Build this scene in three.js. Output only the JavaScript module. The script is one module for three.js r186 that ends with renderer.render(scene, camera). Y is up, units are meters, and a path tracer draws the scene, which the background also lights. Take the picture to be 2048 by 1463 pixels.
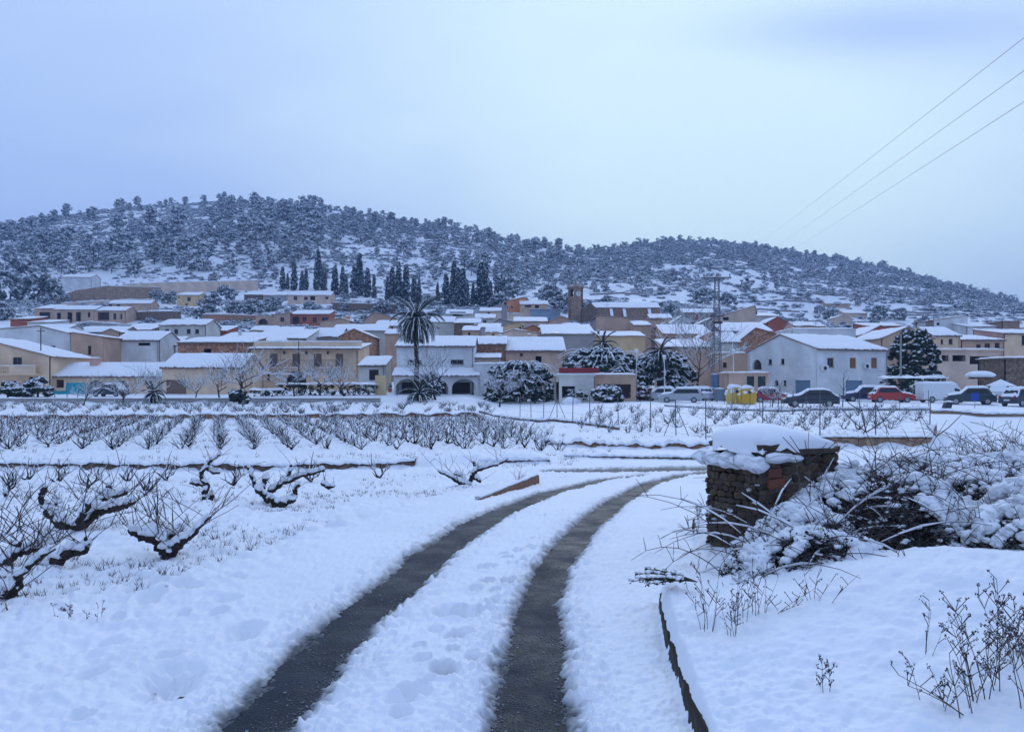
import * as THREE from 'three';
import { mergeGeometries, mergeVertices } from 'three/addons/utils/BufferGeometryUtils.js';

// ---------- camera, sky, sun, exposure ----------
const FPX = 1704, HOR = 765, EYE = 1.85;           // focal length and horizon in photograph pixels (2048 x 1463), eye height in metres
const scene = new THREE.Scene();
const camera = new THREE.PerspectiveCamera(2 * Math.atan(731.5 / FPX) * 180 / Math.PI, 2048 / 1463, 0.1, 6000);
camera.position.set(0, EYE, 0);
camera.lookAt(0, EYE, -10);
camera.setViewOffset(2048, 1463, 0, 731.5 - HOR, 2048, 1463);   // lens shifted up a little, uprights stay upright
const renderer = new THREE.WebGLRenderer({ antialias: true });
renderer.toneMapping = THREE.LinearToneMapping;
renderer.toneMappingExposure = 1.02;
renderer.shadowMap.enabled = true;

// ---------- noise ----------
function hash(i, j, k = 0) {
  let h = (Math.imul(i | 0, 374761393) + Math.imul(j | 0, 668265263) + Math.imul(k | 0, 2147483647 - 1274126177)) | 0;
  h = Math.imul(h ^ (h >>> 13), 1274126177); h ^= h >>> 16; h = Math.imul(h, 2246822519); h ^= h >>> 15;
  return (h >>> 0) / 4294967296;
}
const fade = t => t * t * t * (t * (t * 6 - 15) + 10);
function noise(x, y, s = 0) {                       // value noise, -1 .. 1
  const i = Math.floor(x), j = Math.floor(y), u = fade(x - i), v = fade(y - j);
  const a = hash(i, j, s), b = hash(i + 1, j, s), c = hash(i, j + 1, s), d = hash(i + 1, j + 1, s);
  return 2 * (a + (b - a) * u + (c - a) * v + (a - b - c + d) * u * v) - 1;
}
function noise3(x, y, z, s = 0) {
  const k = Math.floor(z), w = fade(z - k);
  return noise(x, y, s + k * 31) * (1 - w) + noise(x, y, s + (k + 1) * 31) * w;
}
function fbm(x, y, o = 4, s = 0) { let a = 0, g = 1, t = 0; for (let k = 0; k < o; k++) { a += g * noise(x, y, s + k); t += g; g *= 0.5; x *= 2.03; y *= 2.03; } return a / t; }
function rng(seed) { let a = seed >>> 0; return () => { a = (a + 0x6D2B79F5) | 0; let t = Math.imul(a ^ (a >>> 15), 1 | a); t = (t + Math.imul(t ^ (t >>> 7), 61 | t)) ^ t; return ((t ^ (t >>> 14)) >>> 0) / 4294967296; }; }
const clamp = (x, a, b) => x < a ? a : x > b ? b : x;
const mix = (a, b, t) => a + (b - a) * t;
const sstep = (a, b, x) => { const t = clamp((x - a) / (b - a), 0, 1); return t * t * (3 - 2 * t); };
function table(T, x) {
  if (x <= T[0][0]) return T[0][1];
  for (let i = 1; i < T.length; i++) if (x < T[i][0]) { const [a, b] = T[i - 1], [c, d] = T[i]; return b + (d - b) * (x - a) / (c - a); }
  return T[T.length - 1][1];
}
const smoothTable = (T, x, w) => (table(T, x - w) + 2 * table(T, x) + table(T, x + w)) / 4;
const V = (x, y, z) => new THREE.Vector3(x, y, z);

// ---------- the overcast sky at the end of day, bluish, a little brighter behind thin cloud ahead ----------
{
  const W = 1024, H = 512, a = new Float32Array(W * H * 4);
  const sun = V(0.20, 0.44, -0.87).normalize();
  for (let j = 0; j < H; j++) for (let i = 0; i < W; i++) {
    const el = (j + 0.5) / H * Math.PI - Math.PI / 2, az = ((i + 0.5) / W - 0.5) * 2 * Math.PI;
    const x = Math.cos(el) * Math.cos(az), y = Math.sin(el), z = Math.cos(el) * Math.sin(az);
    const yy = Math.max(y, 0) + 0.28, cx = x / yy * 1.1, cz = z / yy * 1.1;                       // a flat cloud deck seen in perspective
    const c1 = fbm(cx * 0.55 + 3.1, cz * 0.8 + 1.7, 4, 5), c2 = fbm(cx * 1.3 + 8.2 + c1, cz * 2.0 - 2.3, 5, 11);
    const ang = Math.acos(clamp(x * 0.228 + y * 0.328 - z * 0.917, -1, 1)) / 0.33, glow = Math.exp(-ang * ang / 2);
    const cu = z < 0 ? -x / z : 9, cv = z < 0 ? -y / z : 9, streak = Math.exp(-(((cu - .43) / .20) ** 2) - ((cv - .415 - .05 * (cu - .43) - .02 * c2) / .038) ** 2);   // the grey cloud bank in view
    const t = clamp(0.08 + 0.94 * glow + 0.16 * c1 + 0.30 * c2 * (0.45 + y) - .58 * streak * (1 + .5 * c2), 0, 1);                  // 0 dull violet blue .. 1 pale cyan white
    const o = (j * W + i) * 4;
    a[o] = mix(0.395, 0.77, t); a[o + 1] = mix(0.565, 1.0, t); a[o + 2] = mix(1.04, 1.14, t); a[o + 3] = 1;
  }
  const sky = new THREE.DataTexture(a, W, H, THREE.RGBAFormat, THREE.FloatType);
  sky.mapping = THREE.EquirectangularReflectionMapping; sky.magFilter = THREE.LinearFilter; sky.needsUpdate = true;
  scene.background = sky; scene.environment = sky;
  const light = new THREE.DirectionalLight(0xf0f4ff, 0.6);
  light.position.copy(sun).multiplyScalar(400); light.castShadow = true; light.shadow.radius = 40;
  Object.assign(light.shadow.camera, { left: -400, right: 400, top: 400, bottom: -400, near: 1, far: 1500 });
  scene.add(light, light.target);
}

// ---------- helpers: photograph pixel + depth -> place ----------
const X = (px, d) => (px - 1024) / FPX * d, Y = (py, d) => EYE + (HOR - py) / FPX * d;
const P = (px, py, d) => V(X(px, d), Y(py, d), -d);

// ---------- naming ----------
const taken = {};
function numbered(n) { const k = taken[n] || 0; taken[n] = k + 1; return k ? n + '_' + String(k).padStart(3, '0') : n; }
function tag(o, label, category, group, kind) { if (label) o.userData.label = label; if (category) o.userData.category = category; if (group) o.userData.group = group; if (kind) o.userData.kind = kind; return o; }
function thing(name, label, category, pos, turn = 0, group) {
  const o = new THREE.Group(); o.name = numbered(name); if (pos) o.position.copy(pos); o.rotation.y = turn; scene.add(o); return tag(o, label, category, group);
}
function mesh(name, geo, mat, parent) {
  const o = new THREE.Mesh(geo, mat); o.name = parent ? name : numbered(name); o.castShadow = o.receiveShadow = true; (parent || scene).add(o); return o;
}
function copyOf(root, label, group) { const c = root.clone(); c.name = numbered(root.name.replace(/_\d{3}$/, '')); c.userData = { ...root.userData }; if (label) c.userData.label = label; if (group) c.userData.group = group; scene.add(c); return c; }
const structure = (name, geo, mat) => tag(mesh(name, geo, mat), null, null, null, 'structure');

// ---------- geometry helpers ----------
class GB {                                            // triangles, flat or smooth, uv in metres
  constructor() { this.p = []; this.i = []; this.c = null; }
  v(a) { this.p.push(a.x, a.y, a.z); return this.p.length / 3 - 1; }
  quad(a, b, c, d) { const k = this.p.length / 3; this.p.push(a.x, a.y, a.z, b.x, b.y, b.z, c.x, c.y, c.z, d.x, d.y, d.z); this.i.push(k, k + 1, k + 2, k, k + 2, k + 3); return this; }
  tri(a, b, c) { const k = this.p.length / 3; this.p.push(a.x, a.y, a.z, b.x, b.y, b.z, c.x, c.y, c.z); this.i.push(k, k + 1, k + 2); return this; }
  box(x0, y0, z0, x1, y1, z1) {
    const q = (x, y, z) => V(x, y, z), a = q(x0, y0, z0), b = q(x1, y0, z0), c = q(x1, y1, z0), d = q(x0, y1, z0), e = q(x0, y0, z1), f = q(x1, y0, z1), g = q(x1, y1, z1), h = q(x0, y1, z1);
    return this.quad(e, f, g, h).quad(b, a, d, c).quad(a, e, h, d).quad(f, b, c, g).quad(h, g, c, d).quad(a, b, f, e);
  }
  tube(pts, radii, sides = 6, o = {}) {               // open tube with closed end, shared vertices; squash flattens it, lift raises it
    const n = pts.length, base = this.p.length / 3, up = V(0, 1, 0);
    const t = V(), s = V(), w = V(), q = V();
    for (let k = 0; k < n; k++) {
      t.copy(pts[Math.min(n - 1, k + 1)]).sub(pts[Math.max(0, k - 1)]).normalize();
      s.crossVectors(t, Math.abs(t.y) > 0.95 ? V(1, 0, 0) : up).normalize(); w.crossVectors(s, t).normalize();
      const r = Array.isArray(radii) ? radii[k] : radii;
      for (let m = 0; m < sides; m++) {
        const a = m / sides * Math.PI * 2, rr = r * (o.rough ? 1 + o.rough * (hash(base + k * 7, m, 9) - 0.5) * 2 : 1);
        q.copy(pts[k]).addScaledVector(s, Math.cos(a) * rr * (o.wide || 1)).addScaledVector(w, Math.sin(a) * rr * (o.squash || 1));
        if (o.lift) q.y += o.lift * r;
        this.p.push(q.x, q.y, q.z);
      }
    }
    for (let k = 0; k < n - 1; k++) for (let m = 0; m < sides; m++) {
      const a = base + k * sides + m, b = base + k * sides + (m + 1) % sides;
      this.i.push(a, b, b + sides, a, b + sides, a + sides);
    }
    for (let m = 1; m < sides - 1; m++) { this.i.push(base, base + m + 1, base + m); const e = base + (n - 1) * sides; this.i.push(e, e + m, e + m + 1); }
    return this;
  }
  blob(c, rx, ry, rz, seed = 0, rough = 0.25, det = 1) { // lumpy rounded body
    const g = BLOB[det], base = this.p.length / 3, a = g.getAttribute('position');
    for (let k = 0; k < a.count; k++) { const x = a.getX(k), y = a.getY(k), z = a.getZ(k), r = 1 + rough * noise3(x * 1.7 + seed * 3.1, y * 1.7 + seed, z * 1.7 + 5, 7); this.p.push(c.x + x * rx * r, c.y + y * ry * r, c.z + z * rz * r); }
    for (let k = 0; k < g.index.count; k++) this.i.push(base + g.index.getX(k));
    return this;
  }
  add(geo, m) {
    const g = m ? geo.clone().applyMatrix4(m) : geo, base = this.p.length / 3, a = g.getAttribute('position');
    for (let k = 0; k < a.count; k++) this.p.push(a.getX(k), a.getY(k), a.getZ(k));
    if (g.index) for (let k = 0; k < g.index.count; k++) this.i.push(base + g.index.getX(k)); else for (let k = 0; k < a.count; k++) this.i.push(base + k);
    return this;
  }
  get empty() { return !this.i.length; }
  geo(flat = false) {
    let g = new THREE.BufferGeometry();
    g.setAttribute('position', new THREE.Float32BufferAttribute(this.p, 3)); g.setIndex(this.i);
    if (flat) g = g.toNonIndexed();
    g.computeVertexNormals();
    return uvm(g);
  }
}
function uvm(g) {                                     // uv in metres from position, by the way a face points
  const p = g.getAttribute('position'), n = g.getAttribute('normal'), u = new Float32Array(p.count * 2);
  for (let k = 0; k < p.count; k++) {
    const ax = Math.abs(n.getX(k)), ay = Math.abs(n.getY(k)), az = Math.abs(n.getZ(k));
    const [a, b] = ay > ax && ay > az ? [p.getX(k), p.getZ(k)] : ax > az ? [p.getZ(k), p.getY(k)] : [p.getX(k), p.getY(k)];
    u[2 * k] = a; u[2 * k + 1] = b;
  }
  g.setAttribute('uv', new THREE.BufferAttribute(u, 2)); return g;
}
const BLOB = [0, 1, 2, 3].map(d => { let g = new THREE.IcosahedronGeometry(1, d); g.deleteAttribute('uv'); g.deleteAttribute('normal'); return mergeVertices(g, 1e-4); });
function boxGeo(x0, y0, z0, x1, y1, z1) { return new GB().box(x0, y0, z0, x1, y1, z1).geo(true); }

// ---------- textures and materials ----------
function dataTex(n, fn, rep, srgb = false) {
  const a = new Uint8Array(n * n * 4);
  for (let j = 0; j < n; j++) for (let i = 0; i < n; i++) { const c = fn(i / n, j / n), o = (j * n + i) * 4; a[o] = clamp(c[0], 0, 1) * 255; a[o + 1] = clamp(c[1], 0, 1) * 255; a[o + 2] = clamp(c[2], 0, 1) * 255; a[o + 3] = 255; }
  const t = new THREE.DataTexture(a, n, n); t.wrapS = t.wrapT = THREE.RepeatWrapping; t.magFilter = THREE.LinearFilter; if (srgb) t.colorSpace = THREE.SRGBColorSpace; t.repeat.set(1 / rep, 1 / rep); t.needsUpdate = true; return t;
}
// noise that repeats after one unit
function tnoise(u, v, f, s) { const x = u * f, y = v * f, i = Math.floor(x), j = Math.floor(y), a = fade(x - i), b = fade(y - j), m = k => ((k % f) + f) % f; const h = (p, q) => hash(m(p), m(q), s); const A = h(i, j), B = h(i + 1, j), C = h(i, j + 1), D = h(i + 1, j + 1); return 2 * (A + (B - A) * a + (C - A) * b + (A - B - C + D) * a * b) - 1; }
const tfbm = (u, v, f, o, s) => { let a = 0, g = 1, t = 0; for (let k = 0; k < o; k++) { a += g * tnoise(u, v, f << k, s + k); t += g; g *= 0.55; } return a / t; };
function cells(u, v, f, s, sx = 1) {                  // nearest and second nearest of scattered points: [d1, d2, id]
  const x = u * f, y = v * f * sx, i = Math.floor(x), j = Math.floor(y); let d1 = 9, d2 = 9, id = 0;
  for (let a = -1; a < 2; a++) for (let b = -1; b < 2; b++) {
    const p = ((i + a) % f + f) % f, q = ((j + b) % (f * sx) + f * sx) % (f * sx), dx = i + a + 0.15 + 0.7 * hash(p, q, s) - x, dy = j + b + 0.15 + 0.7 * hash(p, q, s + 1) - y, d = Math.hypot(dx, dy);
    if (d < d1) { d2 = d1; d1 = d; id = hash(p, q, s + 2); } else if (d < d2) d2 = d;
  }
  return [d1, d2, id];
}
const plasterTex = dataTex(256, (u, v) => { const n = tfbm(u, v, 4, 6, 3), s = tfbm(u, v, 3, 3, 40); const k = 0.84 + 0.15 * n + 0.20 * s * (0.6 + 0.4 * n); return [k, k * 0.995, k * 0.985]; }, 5);
const plasterBump = dataTex(256, (u, v) => { const n = 0.5 + 0.5 * tfbm(u, v, 16, 4, 13); return [n, n, n]; }, 2);
const rubbleTex = dataTex(256, (u, v) => { const [a, b, id] = cells(u, v, 10, 5), e = sstep(0.02, 0.22, b - a), k = (0.62 + 0.6 * (id - 0.3)) * (0.92 + 0.16 * tfbm(u, v, 16, 3, 8)); const w = hash(Math.floor(id * 997), 3); return [mix(0.62, k, e), mix(0.58, k * mix(0.86, 0.97, w), e), mix(0.52, k * mix(0.7, 0.95, w), e)]; }, 3.2);
const rubbleBump = dataTex(256, (u, v) => { const [a, b, id] = cells(u, v, 10, 5), e = sstep(0.02, 0.3, b - a) * (0.6 + 0.4 * id); return [e, e, e]; }, 3.2);
const snowBump = dataTex(512, (u, v) => { const n = 0.5 + 0.35 * tfbm(u, v, 12, 5, 21) + 0.15 * tfbm(u, v, 64, 2, 30); return [n, n, n]; }, 1.5);
const barkTex = dataTex(128, (u, v) => { const n = 0.75 + 0.35 * tfbm(u, v, 8, 4, 51); return [n, n, n]; }, 0.5);
const std = (c, r = 0.9, o = {}) => new THREE.MeshStandardMaterial({ color: new THREE.Color().setRGB(...c), roughness: r, side: THREE.DoubleSide, ...o });
const M = {
  snow: std([0.86, 0.87, 0.885], 0.75, { bumpMap: snowBump, bumpScale: 0.012 }),
  farSnow: std([0.85, 0.86, 0.88], 0.85),
  bark: std([0.045, 0.033, 0.026], 0.95, { map: barkTex }),
  vine: std([0.04, 0.026, 0.021], 0.95, { map: barkTex }),
  twig: std([0.05, 0.03, 0.03], 0.9),
  dry: std([0.075, 0.055, 0.045], 0.9), wire: std([0.10, 0.105, 0.115], 0.6),
  pine: std([0.026, 0.044, 0.030], 0.9),
  pineB: std([0.036, 0.052, 0.034], 0.9),
  cypress: std([0.018, 0.032, 0.022], 0.9),
  leaf: std([0.030, 0.050, 0.026], 0.75),
  leafB: std([0.042, 0.058, 0.034], 0.8),
  palm: std([0.022, 0.032, 0.016], 0.75),
  tile: std([0.30, 0.145, 0.085], 0.85, { map: plasterTex }),
  glass: std([0.012, 0.014, 0.018], 0.12),
  dark: std([0.03, 0.03, 0.03], 0.8), interior: std([0.34, 0.29, 0.24], 0.95, { map: plasterTex }),
  frame: std([0.20, 0.13, 0.09], 0.6),
  frameW: std([0.7, 0.69, 0.66], 0.5),
  iron: std([0.03, 0.03, 0.032], 0.5),
  steel: std([0.36, 0.37, 0.38], 0.5, { metalness: 0.6 }),
  concrete: std([0.34, 0.32, 0.29], 0.9, { map: plasterTex, bumpMap: plasterBump, bumpScale: 0.01 }),
  wood: std([0.16, 0.085, 0.045], 0.8, { map: barkTex }),
};
const plaster = (c, o = {}) => std(c, 0.9, { map: plasterTex, bumpMap: plasterBump, bumpScale: 0.006, ...o });
const WALL = {
  white: plaster([0.80, 0.80, 0.78]), offwhite: plaster([0.72, 0.69, 0.62]), cream: plaster([0.88, 0.64, 0.42]), pale: plaster([0.80, 0.60, 0.46]), tan: plaster([0.64, 0.43, 0.30]), beige: plaster([0.70, 0.48, 0.35]),
  grey: plaster([0.42, 0.39, 0.36]), brown: plaster([0.34, 0.23, 0.165]), orange: plaster([0.74, 0.29, 0.12]), brick: plaster([0.48, 0.14, 0.08]), pink: plaster([0.74, 0.44, 0.35]), yellow: plaster([0.78, 0.56, 0.30]), red: plaster([0.30, 0.035, 0.04]), blue: plaster([0.32, 0.40, 0.50]),
  rubble: std([0.60, 0.34, 0.22], 0.95, { map: rubbleTex, bumpMap: rubbleBump, bumpScale: 0.05 }), stone: std([0.58, 0.41, 0.30], 0.95, { map: rubbleTex, bumpMap: rubbleBump, bumpScale: 0.05 }), darkstone: std([0.30, 0.22, 0.17], 0.95, { map: rubbleTex, bumpMap: rubbleBump, bumpScale: 0.05 }),
};

// ---------- terrain ----------
const GL = [[0, 0], [9, 0], [11, -.06], [13, -.18], [17.5, -.5], [22, -.82], [26, -1.02], [30, -1.1], [60, -1.08], [92, -1.0], [104, -.8], [112, -.5], [125, .1], [150, 1.5], [200, 7.9], [250, 17], [300, 27.5], [340, 35.5]];
const GR = [[0, 0], [9, 0], [11, -.06], [13, -.18], [17.5, -.5], [22, -.82], [26, -1.02], [30, -1.1], [42, -1.06], [75, -.66], [95, -.66], [115, -.4], [150, .8], [200, 5], [250, 11], [300, 18.5], [340, 25.5]];
// each wall: where its foot runs (photo pixel, depth), how high the ground rises behind it
const lineA = [[-400, 29], [0, 28.4], [250, 27.7], [400, 27.5], [560, 27.1], [700, 27.9], [850, 29.2], [1000, 30.2], [1200, 30.6]];
const lineB = [[-400, 60], [0, 60], [500, 60.5], [900, 63], [1100, 64]];
const lineC = [[-400, 91], [0, 91], [400, 92], [760, 93], [1000, 94]];
const lineD = [[1060, 34.5], [1130, 32.6], [1415, 31.6], [1560, 31.2], [1900, 31]];
const lineE = [[1050, 39], [1085, 37], [1200, 35.8], [1320, 34.9], [1450, 35.6], [1640, 36.2], [1870, 36.2], [2000, 37.5], [2300, 40]];
const ridgeT = [[-600, 500], [-200, 478], [0, 462], [100, 436], [200, 419], [330, 408], [450, 404], [600, 412], [700, 424], [800, 438], [900, 453], [1000, 476], [1100, 497], [1190, 508], [1300, 486], [1400, 480], [1500, 490], [1600, 507], [1700, 521], [1800, 544], [1900, 570], [2048, 612], [2300, 660], [2700, 690]];
const ridgeD = [[-600, 640], [0, 640], [600, 620], [1000, 600], [1200, 680], [1400, 760], [1800, 720], [2300, 640]];
// the raised bed to the right of the road: its edge as (depth, x)
const bedX = [[0, .70], [4.5, .915], [5.1, .965], [5.9, 1.04], [6.6, 1.12], [7.2, 1.25], [8.1, 1.60], [9.0, 1.92], [10.4, 2.18], [11.6, 2.5], [14, 3.6], [17, 5.6], [20, 8.6], [24, 13]];
function bed(x, d) { return d < 0.5 || d > 26 ? 0 : x - table(bedX, d); }
function G(x, d) {                                     // bare ground height
  if (d <= 0) return 0;
  const px = 1024 + clamp(x / d, -2, 2) * FPX, r = sstep(1250, 1750, px), dd = Math.min(d, 340);
  let h = dd < 30 ? smoothTable(GL, dd, 1.2) : mix(smoothTable(GL, dd, 4), smoothTable(GR, dd, 4), dd < 42 ? 0 : sstep(1000, 1250, px) * (dd < 110 ? 1 : 0) + (dd >= 110 ? mix(sstep(1000, 1250, px), r, sstep(110, 150, dd)) : 0));
  if (d > 24) {
    const left = 1 - sstep(1060, 1130, px);
    if (d < 130 || true) {
      h += .28 * left * sstep(0, .35, d - table(lineA, px));
      const l2 = 1 - sstep(930, 1010, px);
      h += .30 * l2 * sstep(0, .6, d - table(lineB, px)) + .45 * l2 * sstep(0, .6, d - table(lineC, px));
      const rgt = sstep(1075, 1130, px);
      h += .14 * rgt * sstep(0, .4, d - table(lineD, px)) + (.28 * sstep(1070, 1110, px) + .16 * sstep(1550, 1640, px)) * sstep(0, .5, d - table(lineE, px)) * (1 - 0.9 * sstep(1890, 1980, px) * (1 - sstep(52, 62, d)));
    }
  }
  if (d > 340) {
    const R = table(ridgeD, px), rt = smoothTable(ridgeT, px, 40), top = EYE + (HOR - rt) / FPX * R;
    const s = (d - 340) / (R - 340), a = h;
    if (s < 1) h = a + (top - a) * (1.12 * s - 0.12 * s * s);
    else h = top - 0.22 * (d - R) - 0.0002 * (d - R) * (d - R);
    const k = sstep(340, 400, d) * (1 - 0.75 * sstep(0.85, 1, s));
    h += k * (5 * fbm(x / 70, d / 70, 3, 61) + 1.6 * fbm(x / 22, d / 22, 3, 71));
    h += k * r * (sstep(0.25, 0.75, (h / 3.2) % 1) - (h / 3.2) % 1) * .8;      // old farm terraces on the farther slope
    h = Math.max(h, -20);
  }
  if (d < 26 && x > 0) {                               // raised bed and its mound
    const b = bed(x, d), f = 1 - sstep(12.5, 18, d);
    if (b > -0.5) {
      const k = sstep(0.0, 0.075, b) * f;
      h += k * (0.17 + 0.06 * sstep(0, 1.5, b));
      const q = Math.hypot((x - 3.35) / 1.75, (d - 5.9) / 1.15); h += 0.36 * Math.exp(-q * q) * k;
      const q2 = Math.hypot((x - 6.6) / 2.6, (d - 9.5) / 2.6); h += 0.35 * Math.exp(-q2 * q2) * k;
    }
  }
  return h;
}
const Gv = (x, z) => G(x, -z);
function ground(px, py) {                              // where the sight line through a pixel meets the ground
  let a = 3, b = 3;
  for (; b < 1500; b *= 1.01) { if (Y(py, b) < G(X(px, b), b)) break; a = b; }
  for (let k = 0; k < 30; k++) { const m = (a + b) / 2; if (Y(py, m) < G(X(px, m), m)) b = m; else a = m; }
  return V(X(px, a), Y(py, a), -a);
}
// ---------- wheel tracks ----------
function line(pts) { return pts.map(([px, py, w]) => { const g = ground(px, py); return [g.x, -g.z, w]; }); }
const trackL = [[-1.36, 2, .24], ...line([[515, 1463, .235], [630, 1330, .24], [705, 1250, .235], [797, 1180, .235], [872, 1110, .26], [985, 1037, .27], [1100, 988, .27], [1205, 962, .24], [1290, 952, .16]])];
const trackR = [[.08, 2, .25], ...line([[1065, 1463, .245], [1068, 1340, .235], [1078, 1217, .20], [1104, 1144, .20], [1160, 1071, .22], [1233, 1007, .26], [1300, 969, .26], [1360, 954, .24], [1420, 946, .3], [1620, 940, .3]])];
const trackT = line([[1085, 944.5, .1], [1125, 944, .55], [1250, 942.5, .8], [1420, 939, .8], [1700, 936, .8]]);
function toLine(L, x, d) {                             // distance in half widths, signed in metres along the width
  let best = 99;
  for (let k = 0; k < L.length - 1; k++) {
    const [ax, ad, aw] = L[k], [bx, bd, bw] = L[k + 1], ux = bx - ax, ud = bd - ad, t = clamp(((x - ax) * ux + (d - ad) * ud) / (ux * ux + ud * ud), 0, 1);
    const q = Math.hypot(x - ax - ux * t, d - ad - ud * t) / mix(aw, bw, t); if (q < best) best = q;
  }
  return best;
}
const tracks = (x, d) => d > 36 || x < -4 || x > 16 ? 99 : Math.min(toLine(trackL, x, d), toLine(trackR, x, d), toLine(trackT, x, d));
// footprints and hollows trodden in the strip between the tracks and on the verge
const prints = [[1375 / 2.048 + 250 - 30, 1245, .10], [905, 1240, .13], [935, 1246, .10], [925, 1285, .08], [888, 1365, .09], [880, 1360, .06], [800, 1425, .08], [835, 1410, .07], [980, 1148, .07], [975, 1180, .06], [325, 1395, .2], [345, 1370, .16], [480, 1290, .12], [500, 1275, .1], [1070, 1090, .05]].map(([px, py, r]) => { const g = ground(px, py); return [g.x, -g.z, r]; });
{ const R = rng(71); for (let k = 0; k < 34; k++) { const d = 4.2 + 9 * R() * R() + k * .06, x = table(trackL.map(p => [p[1], p[0]]), d) + .62 + .45 * R(); prints.push([x, d, .035 + .03 * R()]); } for (let k = 0; k < 18; k++) prints.push([-2.2 - 1.2 * R(), 4.5 + 3.5 * R(), .05 + .07 * R()]); }
function snowAt(x, d, out) {                           // snow surface over the ground: height; out.t is how whole the snow is (0 slush .. 1)
  let h = G(x, d), t = 1;
  if (d < 40 && d > 0) {
    const q = tracks(x, d);
    const e = noise(x * 3.1, d * 3.1, 3) * .10 + noise(x * 9, d * 9, 4) * .14 + noise(x * 30, d * 30, 5) * .13;
    t = sstep(0.74, 1.34, q + e);
    const road = sstep(7.5, 3.0, q), b = bed(x, d), inbed = sstep(0, .25, b) * (1 - sstep(12, 16, d));
    const field = clamp(1 - road, 0, 1) * (1 - inbed);
    let s = 0.075;
    const n1 = fbm(x * 1.1, d * 1.1, 2, 81), n2 = fbm(x * 4.3, d * 4.3, 3, 84), n3 = noise(x * 26, d * 26, 90), n4 = noise(x * 55, d * 55, 93);
    s += field * (0.05 * n1 + 0.085 * n2 * (0.55 + 0.45 * noise(x * .8, d * .8, 86)) + 0.022 * noise(x * 9, d * 9, 87) + 0.014 * n3);
    s += road * (0.012 * n1 + 0.016 * n2 + 0.010 * n3 + 0.006 * n4);
    s += inbed * (0.035 * n1 + 0.030 * n2 + 0.006 * n3);
    const crumb = 1 - sstep(1.0, 2.6, q);              // lumps thrown up beside the wheels
    s += crumb * (0.016 * n3 + 0.012 * n4 + 0.014 * noise(x * 14, d * 14, 95)) * t;
    for (const [fx, fd, r] of prints) { const q2 = ((x - fx) ** 2 + ((d - fd) * .8) ** 2) / (r * r); if (q2 < 5) s -= 0.085 * Math.exp(-q2 * q2 * .9) * (1 + .5 * n3) - 0.018 * Math.exp(-((Math.sqrt(q2) - 1.25) ** 2) * 7); }
    const lowS = 0.003 + 0.009 * n4 + 0.008 * n3 + 0.007 * noise(x * 5, d * 2.2, 97) + 0.016 * sstep(.5, 1, q) + .006 * sstep(8, 16, d) + .010 * noise(x * 10 - d * 1.2, d * .7, 98) * sstep(.1, .5, q);
    h += mix(lowS, s, t);
    if (inbed > 0 && b < .3) h += 0.02 * sstep(.0, .12, b) * noise(d * 5, 3, 44);
  } else h += 0.075 + 0.04 * fbm(x * .9, d * .9, 3, 81);
  if (out) out.t = t;
  return h;
}
{
  const az = [], A = 36.5 * Math.PI / 180, N = 660;
  for (let k = 0; k <= N; k++) az.push(-A + 2 * A * k / N);
  for (let k = 1; k < 48; k++) az.push(A + (2 * Math.PI - 2 * A) * k / 48);
  const rad = [0.4, 1.2, 2, 2.6, 3.1, 3.5, 3.8];
  { let q = 1 / 4; while (q > 1 / 44) { rad.push(1 / q); q -= Math.max(0.00045, 0.00072 * (q < .1 ? .75 : 1)); } }
  let r = rad[rad.length - 1]; while (r < 338) { r *= 1.011; rad.push(r); }
  const split = rad.length - 1;
  while (r < 1000) { r *= 1.0065; rad.push(r); }
  for (const q of [1100, 1300]) rad.push(q);
  const n = az.length, o = {};
  const make = (r0, r1) => {
    const p = new Float32Array((r1 - r0 + 1) * n * 3), c = new Float32Array((r1 - r0 + 1) * n * 3), u = new Float32Array((r1 - r0 + 1) * n * 2), idx = [];
    for (let j = r0; j <= r1; j++) for (let i = 0; i < n; i++) {
      const x = Math.sin(az[i]) * rad[j], d = Math.cos(az[i]) * rad[j], k = (j - r0) * n + i;
      const y = rad[j] < 338 ? (o.t = 1, snowAt(x, d, o)) : (o.t = 1, G(x, d));
      p[3 * k] = x; p[3 * k + 1] = y; p[3 * k + 2] = -d; u[2 * k] = x; u[2 * k + 1] = d;
      // slush is water-soaked grey, whole snow white
      const g = Math.pow(o.t, .8), w = 1 + .03 * noise(x * 1.3, d * 1.3, 66);
      c[3 * k] = mix(.062, .86, g) * w; c[3 * k + 1] = mix(.07, .87, g) * w; c[3 * k + 2] = mix(.08, .885, g) * w;
    }
    for (let j = 0; j < r1 - r0; j++) for (let i = 0; i < n; i++) { const a = j * n + i, b = j * n + (i + 1) % n; idx.push(a, b, b + n, a, b + n, a + n); }
    const g = new THREE.BufferGeometry(); g.setAttribute('position', new THREE.BufferAttribute(p, 3)); g.setAttribute('color', new THREE.BufferAttribute(c, 3)); g.setAttribute('uv', new THREE.BufferAttribute(u, 2)); g.setIndex(idx);
    g.computeVertexNormals(); return g;
  };
  const gm = std([1, 1, 1], 0.72, { vertexColors: true, bumpMap: snowBump, bumpScale: 0.006 });
  structure('snowy_ground', make(0, split), gm);
  structure('hill', make(split, rad.length - 1), M.farSnow);
}
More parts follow.
